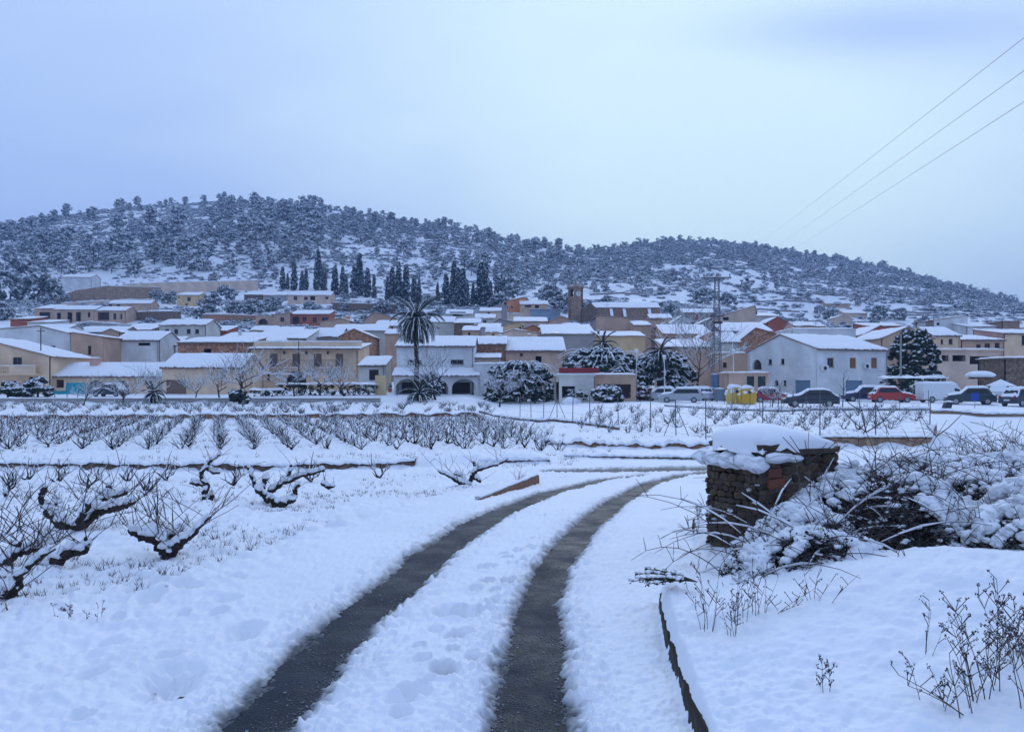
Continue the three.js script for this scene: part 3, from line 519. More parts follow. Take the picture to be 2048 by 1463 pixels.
// ----- second row and the middle of the village: x range, eave, ridge, distance, depth, roof, wall, openings -----
const rows = [
  ['barn', 'long white barn with a dark loft opening and tan end wall', { x: [-80, 140], e: 664, er: 668, r: 652, d: 128, D: 10, roof: 'gable', ap: .72, w: 'blue', fw: { front: 'white', right: 'tan' }, win: [[37, 54, 686, 692, 'hole'], [102, 110, 691, 715, 'win']] }],
  ['lean_to_house', 'tan plastered house side with one narrow window right of the white barn', { x: [141, 205], e: 666, er: 674, r: 665.5, d: 127, D: 8, roof: 'gable', ap: .06, w: 'tan', win: [[175, 182, 691, 709, 'win']] }],
  ['house', 'low snowy roof with a small dark window just right of the tan barn end', { x: [206, 234], e: 692, r: 672, d: 135, D: 7, roof: 'shed', w: 'grey', win: [[219, 228, 695, 703, 'hole']] }],
  ['house', 'white gabled house with a dark upper opening above the grey ramp wall', { x: [232, 318], e: 680, r: 664, d: 133, D: 9, roof: 'ridge', w: 'white', win: [[276, 300, 685, 691, 'hole']] }],
  ['house', 'white two-storey house with four windows in a row and a snow roof', { x: [318, 410], e: 650, r: 640, d: 150, D: 8, roof: 'ridge', w: 'offwhite', win: [[329, 338, 657, 668, 'wwin'], [347, 356, 657, 668, 'wwin'], [372, 381, 657, 668, 'wwin'], [389, 398, 657, 668, 'wwin']], chim: [[366, 638, 5, 4, 'white']] }],
  ['porch_house', 'small white porch covered in snow at the foot of the four-window house', { x: [318, 352], e: 690, r: 674, d: 139, D: 5, roof: 'shed', w: 'white' }],
  ['stone_house', 'brown rubble stone house with a cream framed doorway and snowy flat roof', { x: [355, 501], e: 685, r: 676, d: 128, D: 8, roof: 'shed', w: 'rubble', fw: { front: 'rubble' }, win: [[407, 422, 697, 712, 'hole'], [437, 443, 703, 710, 'wwin']] }],
  ['house', 'white roofed house with a chimney behind the brown rubble stone house', { x: [432, 500], e: 678, r: 666, d: 140, D: 8, roof: 'shed', w: 'white', chim: [[480, 664, 6, 3, 'white']] }],
  ['house', 'broad snow roof behind the long cream house, left half', { x: [500, 575], e: 682, r: 655, d: 139, D: 12, roof: 'shed', w: 'grey' }],
  ['house', 'broad snow roof with a slatted dark gable behind the long cream house', { x: [576, 612], e: 677, r: 660, d: 138, D: 9, roof: 'shed', w: 'white' }],
  ['house', 'snow roofed house with grey eaves behind the long cream house, right half', { x: [625, 681], e: 673, r: 657, d: 146, D: 9, roof: 'ridge', w: 'grey' }],
  ['stone_house', 'tall dark stone gable standing over the small white shed', { x: [680, 741], e: 672, er: 672, r: 658, d: 134, D: 9, roof: 'gable', ap: .45, w: 'rubble', fw: { left: 'grey' } }],
  ['house', 'white house with one dark window right of the dark stone gable', { x: [665, 772], e: 661, r: 650, d: 151, D: 8, roof: 'ridge', w: 'offwhite', win: [[738, 748, 670, 679, 'win']] }],
  ['stone_house', 'brown rubble wall under a wide snow roof right of the white arcaded house', { x: [948, 1012], e: 688, r: 674, d: 116, D: 8, roof: 'ridge', w: 'rubble', chim: [[1000, 672, 7, 5, 'darkstone']] }],
  ['house', 'wide snow roofed tan house with one dark window, behind the evergreen trees', { x: [1012, 1130], e: 701, r: 676, d: 116, D: 13, roof: 'ridge', w: 'beige', win: [[1071, 1083, 712, 725, 'hole'], [1040, 1046, 706, 712, 'win']], chim: [[1058, 670, 7, 7, 'pale']] }],
  ['outbuilding', 'small tan outbuilding with a slanting snow roof below the brown rubble wall', { x: [948, 1000], e: 716, r: 708, d: 110, D: 5, roof: 'shed', w: 'pale' }],
  ['garden_building', 'white low garden building beside the large evergreen tree', { x: [948, 1040], e: 730, d: 106, D: 4, roof: 'flat', w: 'white', over: .05 }],
  ['house', 'pale house with a low snowy roof above the white arcaded house', { x: [1000, 1075], e: 668, er: 666, r: 659, d: 140, D: 8, roof: 'gable', ap: .35, w: 'pale' }],
  ['house', 'white walled house with a brick chimney left of the church', { x: [954, 1000], e: 655, r: 648, d: 155, D: 8, roof: 'shed', w: 'white', chim: [[951, 650, 7, 1, 'brick']] }],
  ['hall', 'big blank beige wall of a hall standing before the church nave', { x: [1192, 1326], e: 634, er: 641, r: 631, d: 190, D: 10, roof: 'gable', ap: .08, w: 'beige', fw: { left: 'grey' } }],
  ['house', 'snow roofed terrace house with a long slope left of the beige hall', { x: [1085, 1190], e: 668, r: 650, d: 150, D: 12, roof: 'shed', w: 'grey', chim: [[1114, 664, 4, 1, 'iron']] }],
  ['house', 'tan house end with chimney directly below the church tower', { x: [1095, 1139], e: 645, er: 638, r: 632, d: 185, D: 9, roof: 'gable', ap: .6, w: 'tan' }],
  ['house', 'narrow snow roofed house with smokestack below the church nave', { x: [1080, 1160], e: 664, r: 652, d: 166, D: 8, roof: 'shed', w: 'pale', chim: [[1125, 649, 5, 4, 'grey']] }],
  ['house', 'yellowish walled house above the large dark evergreens', { x: [1190, 1290], e: 672, r: 664, d: 152, D: 7, roof: 'shed', w: 'yellow', chim: [[1197, 662, 4, 2, 'darkstone']] }],
  ['house', 'white gabled house with two dark windows right of the beige hall', { x: [1345, 1402], e: 646, er: 644, r: 631, d: 196, D: 11, roof: 'gable', ap: .36, w: 'white', win: [[1374, 1380, 645, 654, 'win'], [1384, 1390, 644, 653, 'win']], chim: [[1393, 627, 5, 4, 'brick']] }],
  ['house', 'tan house with a long eave left of the steel pylon', { x: [1328, 1425], e: 668, r: 650, d: 160, D: 9, roof: 'shed', w: 'tan', chim: [[1386, 668, 8, 1, 'pale']] }],
  ['house', 'grey gable wall rising directly behind the steel pylon', { x: [1388, 1428], e: 652, er: 660, r: 636, d: 172, D: 9, roof: 'gable', ap: .9, w: 'grey' }],
  ['house', 'low snow roofs with tan wall behind the bare street tree', { x: [1330, 1428], e: 694, r: 680, d: 128, D: 9, roof: 'shed', w: 'beige' }],
  ['house', 'grey house with wide snowy roof right of the pylon\'s upper half', { x: [1440, 1512], e: 632, er: 620, r: 611, d: 205, D: 10, roof: 'gable', ap: .97, w: 'pale', win: [[1446, 1458, 634, 640, 'hole']] }],
  ['house', 'dark slated wall and snow roof sloping up to the brick red house', { x: [1443, 1545], e: 662, r: 646, d: 165, D: 8, roof: 'shed', w: 'grey' }],
  ['house', 'brick red house with a gable on the skyline of the village', { x: [1535, 1578], e: 645, er: 644, r: 634, d: 186, D: 10, roof: 'gable', ap: .45, w: 'brick' }],
  ['stone_house', 'rust brown stone gable house between the pylon and white house', { x: [1472, 1555], e: 687, er: 668, r: 656, d: 138, D: 9, roof: 'gable', ap: .48, w: 'rubble', win: [[1490, 1497, 688, 696, 'win']] }],
  ['house', 'cream house with a snow roof and dark ground floor by the pylon\'s foot', { x: [1442, 1480], e: 684, r: 666, d: 122, D: 9, roof: 'ridge', w: 'offwhite', win: [[1446, 1454, 724, 734, 'win']] }],
  ['house', 'tan lower house with a grey door directly right of the pylon', { x: [1440, 1500], e: 708, d: 116, D: 5, roof: 'flat', w: 'tan', over: .1, win: [[1446, 1454, 724, 735, 'win']] }],
  // farther up, right of the church
  ['farmhouse', 'tan farmhouse with lean-to standing alone high on the terraced slope', { x: [1652, 1700], e: 607, r: 600, foot: 615, D: 8, roof: 'ridge', w: 'tan', win: [[1672, 1680, 606, 610, 'hole']] }],
  ['farmhouse', 'small snow roofed stone hut below the tan hillside farmhouse', { x: [1690, 1735], e: 626, r: 620, foot: 635, D: 7, roof: 'shed', w: 'pale' }],
  ['farmhouse', 'pale hut with a pitched roof left of the snow roofed stone hut', { x: [1668, 1705], e: 636, er: 638, r: 629, foot: 650, D: 7, roof: 'gable', ap: .5, w: 'pale' }],
  ['house', 'long low snow roof behind the large white house\'s chimney', { x: [1590, 1650], e: 652, r: 645, d: 160, D: 7, roof: 'ridge', w: 'pale' }],
  // right edge of the village
  ['house', 'brick house with twin white roofs behind the dark tree', { x: [1730, 1800], e: 668, er: 668, r: 651, d: 150, D: 10, roof: 'gable', ap: .45, w: 'brick' }],
  ['long_shed', 'long brick red shed high behind the right-hand houses', { x: [1735, 1815], e: 652, r: 647, d: 190, D: 8, roof: 'shed', w: 'brick' }],
  ['house', 'tan gabled house with chimney and terrace right of the dark street tree', { x: [1765, 1868], e: 676, er: 676, r: 654, d: 122, D: 12, roof: 'gable', ap: .5, w: 'tan' }],
  ['house', 'cream house front with two dark windows above the covered terrace', { x: [1868, 1921], e: 671, r: 656, d: 124, D: 9, roof: 'ridge', w: 'cream', win: [[1882, 1887, 678, 688, 'win'], [1898, 1906, 677, 688, 'win']], chim: [[1866, 657, 7, 5, 'pale']] }],
  ['terrace_house', 'long tan terrace house with a dark open ground floor behind the snowy orchard', { x: [1870, 2000], e: 701, d: 116, D: 8, roof: 'flat', w: 'pale', over: .4, win: [[1884, 1898, 710, 722, 'hole'], [1905, 1932, 710, 722, 'hole'], [1940, 1990, 712, 728, 'hole']] }],
  ['house', 'low long house with small dark windows over the open terrace', { x: [1925, 2010], e: 680, r: 672, d: 130, D: 8, roof: 'shed', w: 'tan', win: [[1953, 1962, 688, 697, 'win'], [1970, 1981, 686, 697, 'win'], [1990, 2000, 685, 697, 'win']] }],
  ['house', 'pinkish house with a snow roof at the photo\'s right edge', { x: [2010, 2110], e: 667, r: 660, d: 132, D: 9, roof: 'shed', w: 'cream', fw: { left: 'pink' }, win: [[2044, 2060, 670, 690, 'win']] }],
  ['warehouse', 'white warehouse with a dark red roof band far to the right', { x: [1935, 2008], e: 653, r: 645, d: 180, D: 9, roof: 'shed', w: 'white', fw: { front: 'white' } }],
  ['warehouse', 'dark open fronted warehouse next to the red banded white one', { x: [2006, 2040], e: 643, d: 178, D: 9, roof: 'flat', w: 'brown', snow: .1 }],
  ['house', 'white walled house with one small window left of the white warehouse', { x: [1868, 1936], e: 640, er: 632, r: 631, d: 186, D: 8, roof: 'gable', ap: .95, w: 'white', win: [[1874, 1880, 645, 650, 'hole']] }],
  ['stone_hut', 'dark stone outbuilding with mossy front at the far right edge', { x: [2012, 2090], e: 718, d: 100, D: 6, roof: 'flat', w: 'darkstone', over: .2 }],
  // left, higher terraces
  ['villa', 'long tan villa with hipped snow roof and tall dark windows, left on the slope', { x: [107, 190], e: 619, r: 612, foot: 648, D: 9, roof: 'ridge', w: 'tan', win: [[113, 121, 625, 638, 'hole'], [134, 144, 624, 644, 'hole'], [151, 161, 624, 642, 'hole'], [175, 180, 624, 634, 'hole']] }],
  ['villa', 'wing of the long tan villa with a wide dark glazed front', { x: [68, 107], e: 617, r: 610, foot: 645, D: 8, roof: 'shed', w: 'tan', win: [[78, 100, 624, 637, 'hole']] }],
  ['villa', 'wing of the long tan villa with an open dark loggia', { x: [190, 250], e: 621, r: 614, foot: 648, D: 9, roof: 'ridge', w: 'tan', win: [[195, 218, 624, 640, 'hole'], [226, 232, 626, 639, 'win'], [240, 244, 627, 638, 'win']] }],
  ['villa', 'low snow roofed row with small windows behind the tan villa', { x: [215, 300], e: 607, r: 601, foot: 622, D: 7, roof: 'ridge', w: 'tan', win: [[217, 223, 608, 614, 'hole'], [233, 240, 608, 616, 'arch']] }],
  ['house', 'white flat topped house below the left wing of the tan villa', { x: [54, 104], e: 645, r: 641, d: 180, D: 7, roof: 'shed', w: 'white' }],
  ['house', 'low red tiled house half hidden left of the white flat topped house', { x: [20, 60], e: 638, r: 634, d: 190, D: 7, roof: 'shed', w: 'brick' }],
  ['house', 'wide white house with a small gable behind the white barn', { x: [60, 130], e: 660, r: 650, d: 150, D: 8, roof: 'ridge', w: 'white' }],
  ['house', 'snow covered double roof left of the four-window house', { x: [150, 245], e: 664, r: 654, d: 155, D: 8, roof: 'ridge', w: 'grey' }],
  ['house', 'small dark walled house with snowy roof left of the four-window house', { x: [240, 300], e: 660, r: 648, d: 165, D: 8, roof: 'shed', w: 'darkstone' }],
  ['small_house', 'tiny cream cube house with two windows among garden terraces', { x: [353, 397], e: 590, r: 585, foot: 612, D: 6, roof: 'shed', w: 'yellow', win: [[374, 381, 594, 602, 'win'], [356, 359, 593, 596, 'win'], [370, 375, 607, 610, 'hole']] }],
  ['house', 'white long house with brick base at the upper left edge of the village', { x: [121, 182], e: 554, r: 549, foot: 582, D: 8, roof: 'ridge', w: 'white' }],
  ['house', 'orange-brown house with dark porch and windows left of centre', { x: [580, 658], e: 628, r: 621, foot: 652, D: 8, roof: 'shed', w: 'brick', win: [[585, 598, 633, 647, 'hole'], [605, 613, 633, 642, 'win'], [625, 633, 634, 645, 'win'], [643, 656, 634, 642, 'win']] }],
  ['house', 'tan side building with one window left of the orange-brown house', { x: [546, 580], e: 631, er: 625, r: 624.5, foot: 653, D: 8, roof: 'gable', ap: .95, w: 'tan', win: [[560, 568, 634, 643, 'win']] }],
  ['arch_building', 'low tan building with one dark archway left of the orange-brown house', { x: [511, 546], e: 632, foot: 652, D: 5, roof: 'flat', w: 'tan', over: .05, snow: .1, win: [[516, 535, 637, 649, 'arch']] }],
  ['house', 'pale house with four windows and snow roof below the cypresses', { x: [575, 662], e: 590, r: 583, foot: 608, D: 8, roof: 'ridge', w: 'pale', win: [[587, 594, 592, 600, 'win'], [608, 615, 593, 600, 'win'], [620, 630, 592, 600, 'hole'], [650, 657, 593, 598, 'win']] }],
  ['outbuilding', 'low snow roofed outbuilding left of the pale four-window house', { x: [526, 572], e: 590, r: 585, foot: 602, D: 5, roof: 'shed', w: 'grey' }],
  ['outbuilding', 'low snow roofed shed with dark front above the garden terraces', { x: [488, 528], e: 589, r: 583, foot: 600, D: 5, roof: 'shed', w: 'darkstone' }],
  ['house', 'pinkish gable house with snow edge, centre left', { x: [640, 700], e: 644, er: 642, r: 636, d: 175, D: 8, roof: 'gable', ap: .7, w: 'tan', chim: [[695, 634, 8, 3, 'orange']] }],
  ['house', 'white and tan house pair with steep snow roof left of the palm crown', { x: [728, 788], e: 640, er: 636, r: 624, d: 190, D: 9, roof: 'gable', ap: .35, w: 'tan', fw: { left: 'white' } }],
  ['house', 'snow roofed cottage directly behind the palm crown', { x: [750, 805], e: 652, r: 642, d: 172, D: 8, roof: 'ridge', w: 'offwhite', win: [[778, 786, 652, 658, 'win']] }],
  ['house', 'white cottage right of the palm crown with dark eaves', { x: [860, 908], e: 644, r: 634, d: 180, D: 9, roof: 'ridge', w: 'offwhite' }],
  ['house', 'white house with snowy terrace roof and shadowed porch right of the palm', { x: [892, 945], e: 628, r: 620, d: 215, D: 8, roof: 'ridge', w: 'offwhite', win: [[905, 925, 627, 632, 'hole']] }],
  ['house', 'white cottage with one dark window, right of the shadowed porch house', { x: [950, 990], e: 636, r: 629, d: 205, D: 8, roof: 'ridge', w: 'offwhite', win: [[966, 973, 640, 646, 'win']] }],
  ['house', 'brown timbered low house under snow right of the palm', { x: [908, 960], e: 646, r: 638, d: 178, D: 7, roof: 'shed', w: 'darkstone' }],
  ['house', 'yellow cottage wall under a snow gable, centre of the village', { x: [1005, 1045], e: 652, er: 650, r: 644, d: 178, D: 8, roof: 'gable', ap: .8, w: 'yellow', win: [[1038, 1043, 653, 658, 'win']] }],
  ['house', 'low snow roof terrace between the yellow cottage and the church', { x: [1028, 1095], e: 643, r: 635, d: 195, D: 8, roof: 'shed', w: 'pale' }],
  ['house', 'snow roof with grey gable left of the yellow cottage', { x: [985, 1030], e: 647, er: 645, r: 637, d: 190, D: 8, roof: 'gable', ap: .3, w: 'grey' }],
  ['house', 'orange walled house with a slanted snow roof above the village centre', { x: [1013, 1056], e: 602, er: 598, r: 595, foot: 625, D: 9, roof: 'gable', ap: .75, w: 'orange', win: [[1022, 1026, 612, 616, 'win']] }],
  ['house', 'tan balcony house beside the orange walled house', { x: [1040, 1096], e: 608, r: 602, foot: 628, D: 8, roof: 'ridge', w: 'tan', win: [[1050, 1062, 610, 614, 'hole'], [1070, 1078, 610, 616, 'hole']] }],
  ['house', 'bluish grey flat roofed house just left of the church tower', { x: [1062, 1121], e: 619, foot: 640, D: 8, roof: 'flat', w: 'blue', over: .3 }],
  ['house', 'low house with wide snow roof at the foot of the orange walled house', { x: [1005, 1062], e: 628, foot: 640, D: 6, roof: 'flat', w: 'pale', over: .1 }],
  ['house', 'small snow roof house behind the white gabled two-window house', { x: [1365, 1430], e: 625, r: 618, d: 240, D: 8, roof: 'ridge', w: 'grey' }],
  ['house', 'tan house block with wide snow roof right of the church nave', { x: [1300, 1345], e: 636, r: 629, d: 215, D: 8, roof: 'ridge', w: 'tan' }],
  ['house', 'white house wall right of the pylon with a long horizontal roof', { x: [1512, 1560], e: 632, r: 626, d: 215, D: 8, roof: 'shed', w: 'offwhite' }],
  // small houses packed in the village centre
  ['cottage', 'tiny white cottage with snow gable behind the palm fronds', { x: [845, 872], e: 652, er: 652, r: 645, d: 168, D: 6, roof: 'gable', ap: .5, w: 'white' }],
  ['cottage', 'tiny tan cottage with slanting snow roof between palm and church', { x: [925, 958], e: 661, r: 653, d: 150, D: 6, roof: 'shed', w: 'tan', win: [[936, 941, 664, 670, 'win']] }],
  ['cottage', 'tiny cream cottage with a dark door left of the yellow cottage', { x: [972, 1004], e: 664, r: 655, d: 148, D: 6, roof: 'ridge', w: 'cream', win: [[984, 989, 667, 674, 'hole']] }],
  ['cottage', 'tiny orange gabled cottage below the yellow cottage', { x: [1040, 1078], e: 660, er: 656, r: 650, d: 160, D: 7, roof: 'gable', ap: .7, w: 'orange' }],
  ['cottage', 'tiny white cottage wedged under the church tower', { x: [1128, 1160], e: 655, r: 647, d: 172, D: 6, roof: 'ridge', w: 'white', win: [[1140, 1145, 658, 664, 'win']] }],
  ['cottage', 'tiny tan cottage with red chimney left of the beige hall', { x: [1160, 1192], e: 662, er: 664, r: 655, d: 160, D: 7, roof: 'gable', ap: .4, w: 'tan', chim: [[1178, 650, 6, 2, 'brick']] }],
  ['cottage', 'small pale cottage under the cypress group\'s right end', { x: [960, 1002], e: 622, r: 616, d: 226, D: 6, roof: 'ridge', w: 'pale', win: [[975, 980, 624, 630, 'win']] }],
  ['cottage', 'small grey cottage left of the orange walled house', { x: [985, 1014], e: 614, er: 612, r: 608, d: 245, D: 6, roof: 'gable', ap: .5, w: 'grey' }],
  ['cottage', 'small tan cottage at the foot of the church nave', { x: [1268, 1302], e: 650, r: 643, d: 182, D: 6, roof: 'shed', w: 'tan' }],
  ['cottage', 'small white cottage left of the white gabled two-window house', { x: [1318, 1346], e: 652, er: 650, r: 645, d: 185, D: 6, roof: 'gable', ap: .5, w: 'offwhite', win: [[1328, 1333, 654, 660, 'win']] }],
  ['cottage', 'small orange cottage behind the white lamp posts', { x: [1400, 1432], e: 676, er: 672, r: 665, d: 140, D: 7, roof: 'gable', ap: .6, w: 'orange' }],
  ['cottage', 'small tan cottage right of the dark stone gable by the palm', { x: [770, 800], e: 668, r: 660, d: 140, D: 6, roof: 'ridge', w: 'tan' }],
  ['cottage', 'small white cottage among roofs left of the orange-brown house', { x: [500, 548], e: 661, r: 653, d: 165, D: 7, roof: 'ridge', w: 'white', win: [[520, 526, 663, 670, 'win']] }],
  ['cottage', 'small tan cottage below the tan villa\'s garden wall', { x: [196, 238], e: 668, er: 664, r: 658, d: 148, D: 7, roof: 'gable', ap: .6, w: 'tan' }],
  ['cottage', 'small brick cottage right of the four-window house', { x: [414, 452], e: 662, r: 653, d: 160, D: 7, roof: 'shed', w: 'brick', win: [[428, 434, 664, 670, 'hole']] }],
];
for (const [n, l, o] of rows) house({ n, l, c: /hall|warehouse|barn|shed/.test(n) ? n.replace(/long_/, '') : /outbuilding|building/.test(n) ? 'building' : 'house', over: .25, ...o });

// ----- the church -----
{
  const d = 262, x0 = X(1138, d), x1 = X(1166, d), w = x1 - x0, yb = G(x0, d) - 1, yt = Y(572, d), ym = Y(598, d);
  const t = thing('bell_tower', 'square stone bell tower with clock face and belfry opening, above the roofs', 'tower', V(x0, yb, -d), 0);
  const H = yt - yb, Hm = ym - yb;
  const sh = (op) => { const s = new THREE.Shape(); s.moveTo(0, 0); s.lineTo(w, 0); s.lineTo(w, H); s.lineTo(0, H); s.closePath(); for (const [cu, hw, v0, v1] of op) { const h = new THREE.Path(); h.moveTo(cu - hw, v0); h.lineTo(cu + hw, v0); h.lineTo(cu + hw, v1 - hw); h.absellipse(cu, v1 - hw, hw, hw, 0, Math.PI, false, 0); h.closePath(); s.holes.push(h); } return uvm(new THREE.ExtrudeGeometry(s, { depth: .5, bevelEnabled: false })); };
  const op = [[w * .23, w * .12, Hm + .7, Hm + 3.1]], op2 = [[w * .5, w * .14, Hm + .7, Hm + 3.1]];
  const put = (g, x, z, r) => { const m = mesh('wall', g, WALL.stone, t); m.position.set(x, 0, z); m.rotation.y = r; };
  put(sh(op), 0, -.5, 0); const sm = sh(op2); put(sm, w - .5, 0, Math.PI / 2); put(sm, .5, -w, -Math.PI / 2); put(sm, w, -w + .5, Math.PI);
  mesh('cornice', new GB().box(-.25, Hm - .3, -w - .25, w + .25, Hm, .25).box(-.35, H - .45, -w - .35, w + .35, H + .05, .35).geo(true), WALL.stone, t);
  for (const [a, b] of [[-.3, -.3], [w - .6, -.3], [-.3, -w + .6 + .3 - .6], [w - .6, -w - .3 + .6]]) mesh('pinnacle', new THREE.ConeGeometry(.4, 1.2, 4).translate(a + .45, H + .65, b), WALL.stone, t);
  mesh('cupola', new GB().box(w / 2 - .5, H + .05, -w / 2 - .5, w / 2 + .5, H + 1.2, -w / 2 + .5).geo(true), WALL.stone, t);
  mesh('finial', new THREE.ConeGeometry(.35, 1.6, 8).translate(w / 2, H + 2, -w / 2), WALL.stone, t);
  const cl = mesh('clock_face', new THREE.CylinderGeometry(w * .17, w * .17, .12, 24).rotateX(Math.PI / 2).translate(w * .68, Hm + (H - Hm) * .42, .06), M.frameW, t);
  mesh('clock_hands', new GB().box(w * .68 - .05, Hm + (H - Hm) * .42, .125, w * .68 + .05, Hm + (H - Hm) * .42 + w * .13, .15).box(w * .68, Hm + (H - Hm) * .42 - .05, .152, w * .68 + w * .1, Hm + (H - Hm) * .42 + .05, .17).geo(true), M.iron, cl);
  mesh('bell', new THREE.LatheGeometry([[.0, 1], [.25, .95], [.35, .5], [.55, 0]].map(q => new THREE.Vector2(...q)), 12).translate(w * .23, Hm + 1.2, -1.2), M.iron, t);
  mesh('snow', slab(V(-.35, H + .06, .35), V(w + .35, H + .06, .35), V(w + .35, H + .06, -w - .35), V(-.35, H + .06, -w - .35), .12, 6, 6, { amp: .05 }), M.snow, t);
  const nv = house({ n: 'church_nave', l: 'long stone church nave with snow roof and buttresses right of the tower', c: 'church', x: [1188, 1320], e: 615, r: 605, d: 258, D: 12, roof: 'ridge', w: 'stone' });
  const L = nv.local;
  for (const px of [1222, 1248, 1298]) { const [u, v] = L.uv('front', px, 618); const b = mesh('buttress', new GB().quad(V(u - .35, 0, .01), V(u + .35, 0, .01), V(u + .35, 0, 3), V(u - .35, 0, 3)).quad(V(u - .35, v - 2.6, 3), V(u - .35, 0, 3), V(u + .35, 0, 3), V(u + .35, v - 2.6, 3)).quad(V(u - .35, 0, .01), V(u - .35, 0, 3), V(u - .35, v - 2.6, 3), V(u - .35, v, .01)).quad(V(u + .35, 0, 3), V(u + .35, 0, .01), V(u + .35, v, .01), V(u + .35, v - 2.6, 3)).quad(V(u - .35, v, .01), V(u - .35, v - 2.6, 3), V(u + .35, v - 2.6, 3), V(u + .35, v, .01)).geo(true), WALL.stone, nv); mesh('snow', slab(V(u - .45, v - 2.58, 3.1), V(u + .45, v - 2.58, 3.1), V(u + .45, v + .02, .02), V(u - .45, v + .02, .02), .25, 3, 5, { amp: .05 }), M.snow, b); }
  house({ n: 'chapel', l: 'dark stone gabled chapel between the bell tower and the nave', c: 'church', x: [1167, 1192], e: 616, er: 616, r: 605, d: 256, D: 8, roof: 'gable', ap: .5, w: 'darkstone', over: .1 });
}

// ---------- plants ----------
const DK = { pine: [.026, .052, .044], cyp: [.014, .027, .02], bush: [.026, .046, .03], ever: [.018, .034, .014], pale: [.06, .072, .055] }, SN = [.80, .815, .84], FROST = [.40, .43, .45];
class Leaves {                                         // many small faces, each with a colour
  constructor() { this.p = []; this.c = []; }
  face(c, n, s, col, long = 1, R) {                    // a four-sided leaf or snow flake round c, facing n
    const a = V(n.z + .3 * (R() - .5), .4 * (R() - .5), -n.x + .3 * (R() - .5)); if (a.lengthSq() < .02) a.set(1, 0, 0); a.normalize(); const b = V().crossVectors(n, a).normalize(); a.crossVectors(b, n);
    const u = a.multiplyScalar(s * long * (.7 + .6 * R())), v = b.multiplyScalar(s * (.7 + .6 * R()));
    const q = [V().copy(c).add(u), V().copy(c).add(v), V().copy(c).sub(u), V().copy(c).sub(v)];
    for (const k of [0, 1, 2, 0, 2, 3]) { this.p.push(q[k].x, q[k].y, q[k].z); this.c.push(...col); }
  }
  clump(c, rx, ry, rz, nd, ns, s, dark, R, o = {}) {
    for (let k = 0; k < nd; k++) {
      const t = R() * 6.283, z = 2 * R() - 1, q = Math.sqrt(1 - z * z), rr = Math.cbrt(.25 + .75 * R()), n = V(q * Math.cos(t), z, q * Math.sin(t)), w = .75 + .5 * R();
      this.face(V(c.x + n.x * rx * rr, c.y + n.y * ry * rr, c.z + n.z * rz * rr), V(n.x + R() - .5, n.y * .6 + (R() - .5), n.z + R() - .5).normalize(), s, dark.map(x => x * w), o.long || 1, R);
    }
    for (let k = 0; k < (o.nf || 0); k++) {
      const t = R() * 6.283, z = 1.7 * R() - .7, q = Math.sqrt(Math.max(0, 1 - z * z)), n = V(q * Math.cos(t), z, q * Math.sin(t)), w = .55 + .9 * R();
      this.face(V(c.x + n.x * rx, c.y + n.y * ry, c.z + n.z * rz), V(n.x + R() - .5, n.y + (R() - .3), n.z + R() - .5).normalize(), s, FROST.map(x => x * w), o.long || 1, R);
    }
    for (let k = 0; k < ns; k++) {
      const t = R() * 6.283, z = (o.low === undefined ? .05 : o.low) + (.95 - (o.low || 0)) * R(), q = Math.sqrt(1 - z * z), n = V(q * Math.cos(t), z, q * Math.sin(t)), w = .94 + .06 * R();
      this.face(V(c.x + n.x * rx * 1.04, c.y + n.y * ry * 1.04 + s * .2, c.z + n.z * rz * 1.04), V(n.x, n.y + .35, n.z).normalize(), s * (o.sn || .8), SN.map(x => x * w), o.long || 1, R);
    }
  }
  tuft(c, rx, ry, rz, n, s, dark, R, top = .7, mid = .35) {  // a bough: needles below, frost and snow lying on its upper side
    for (let k = 0; k < n; k++) {
      const t = R() * 6.283, z = 2 * R() - 1, q = Math.sqrt(1 - z * z), nn = V(q * Math.cos(t), z, q * Math.sin(t)), u = R(), w = .8 + .4 * R();
      const on = z > .15 ? top : z > -.35 ? mid : .06, col = u < on ? (R() < .62 ? SN.map(x => x * (.9 + .1 * R())) : FROST.map(x => x * w)) : u < on + .34 ? FROST.map(x => x * .5 * w) : dark.map(x => x * w);
      this.face(V(c.x + nn.x * rx, c.y + nn.y * ry, c.z + nn.z * rz), V(nn.x + .7 * (R() - .5), nn.y + .7 * (R() - .5) + .1, nn.z + .7 * (R() - .5)).normalize(), s, col, 1.15, R);
    }
  }
  geo() { const g = new THREE.BufferGeometry(); g.setAttribute('position', new THREE.Float32BufferAttribute(this.p, 3)); g.setAttribute('color', new THREE.Float32BufferAttribute(this.c, 3)); g.computeVertexNormals(); return g; }
}
M.crown = std([1, 1, 1], .9, { vertexColors: true });
function trunkGeo(h, r, R, lean = .05, limbs = 0, crownY = .5) {
  const g = new GB(), a = R() * 6.28, pts = [], rad = [], n = 6;
  for (let k = 0; k <= n; k++) { const t = k / n; pts.push(V(Math.cos(a) * lean * h * t * t + .02 * h * (R() - .5) * t, h * t - .3 * (k === 0), Math.sin(a) * lean * h * t * t)); rad.push(r * (1 - .75 * t)); }
  g.tube(pts, rad, 6);
  for (let k = 0; k < limbs; k++) { const t = crownY + (1 - crownY) * R() * .7, p = pts[Math.min(n, Math.floor(t * n))].clone(), b = R() * 6.28, L = h * (.16 + .16 * R()); g.tube([p, V(p.x + Math.cos(b) * L * .5, p.y + L * .2, p.z + Math.sin(b) * L * .5), V(p.x + Math.cos(b) * L, p.y + L * .45, p.z + Math.sin(b) * L)], [r * .35, r * .25, r * .1], 4); }
  return g.geo();
}
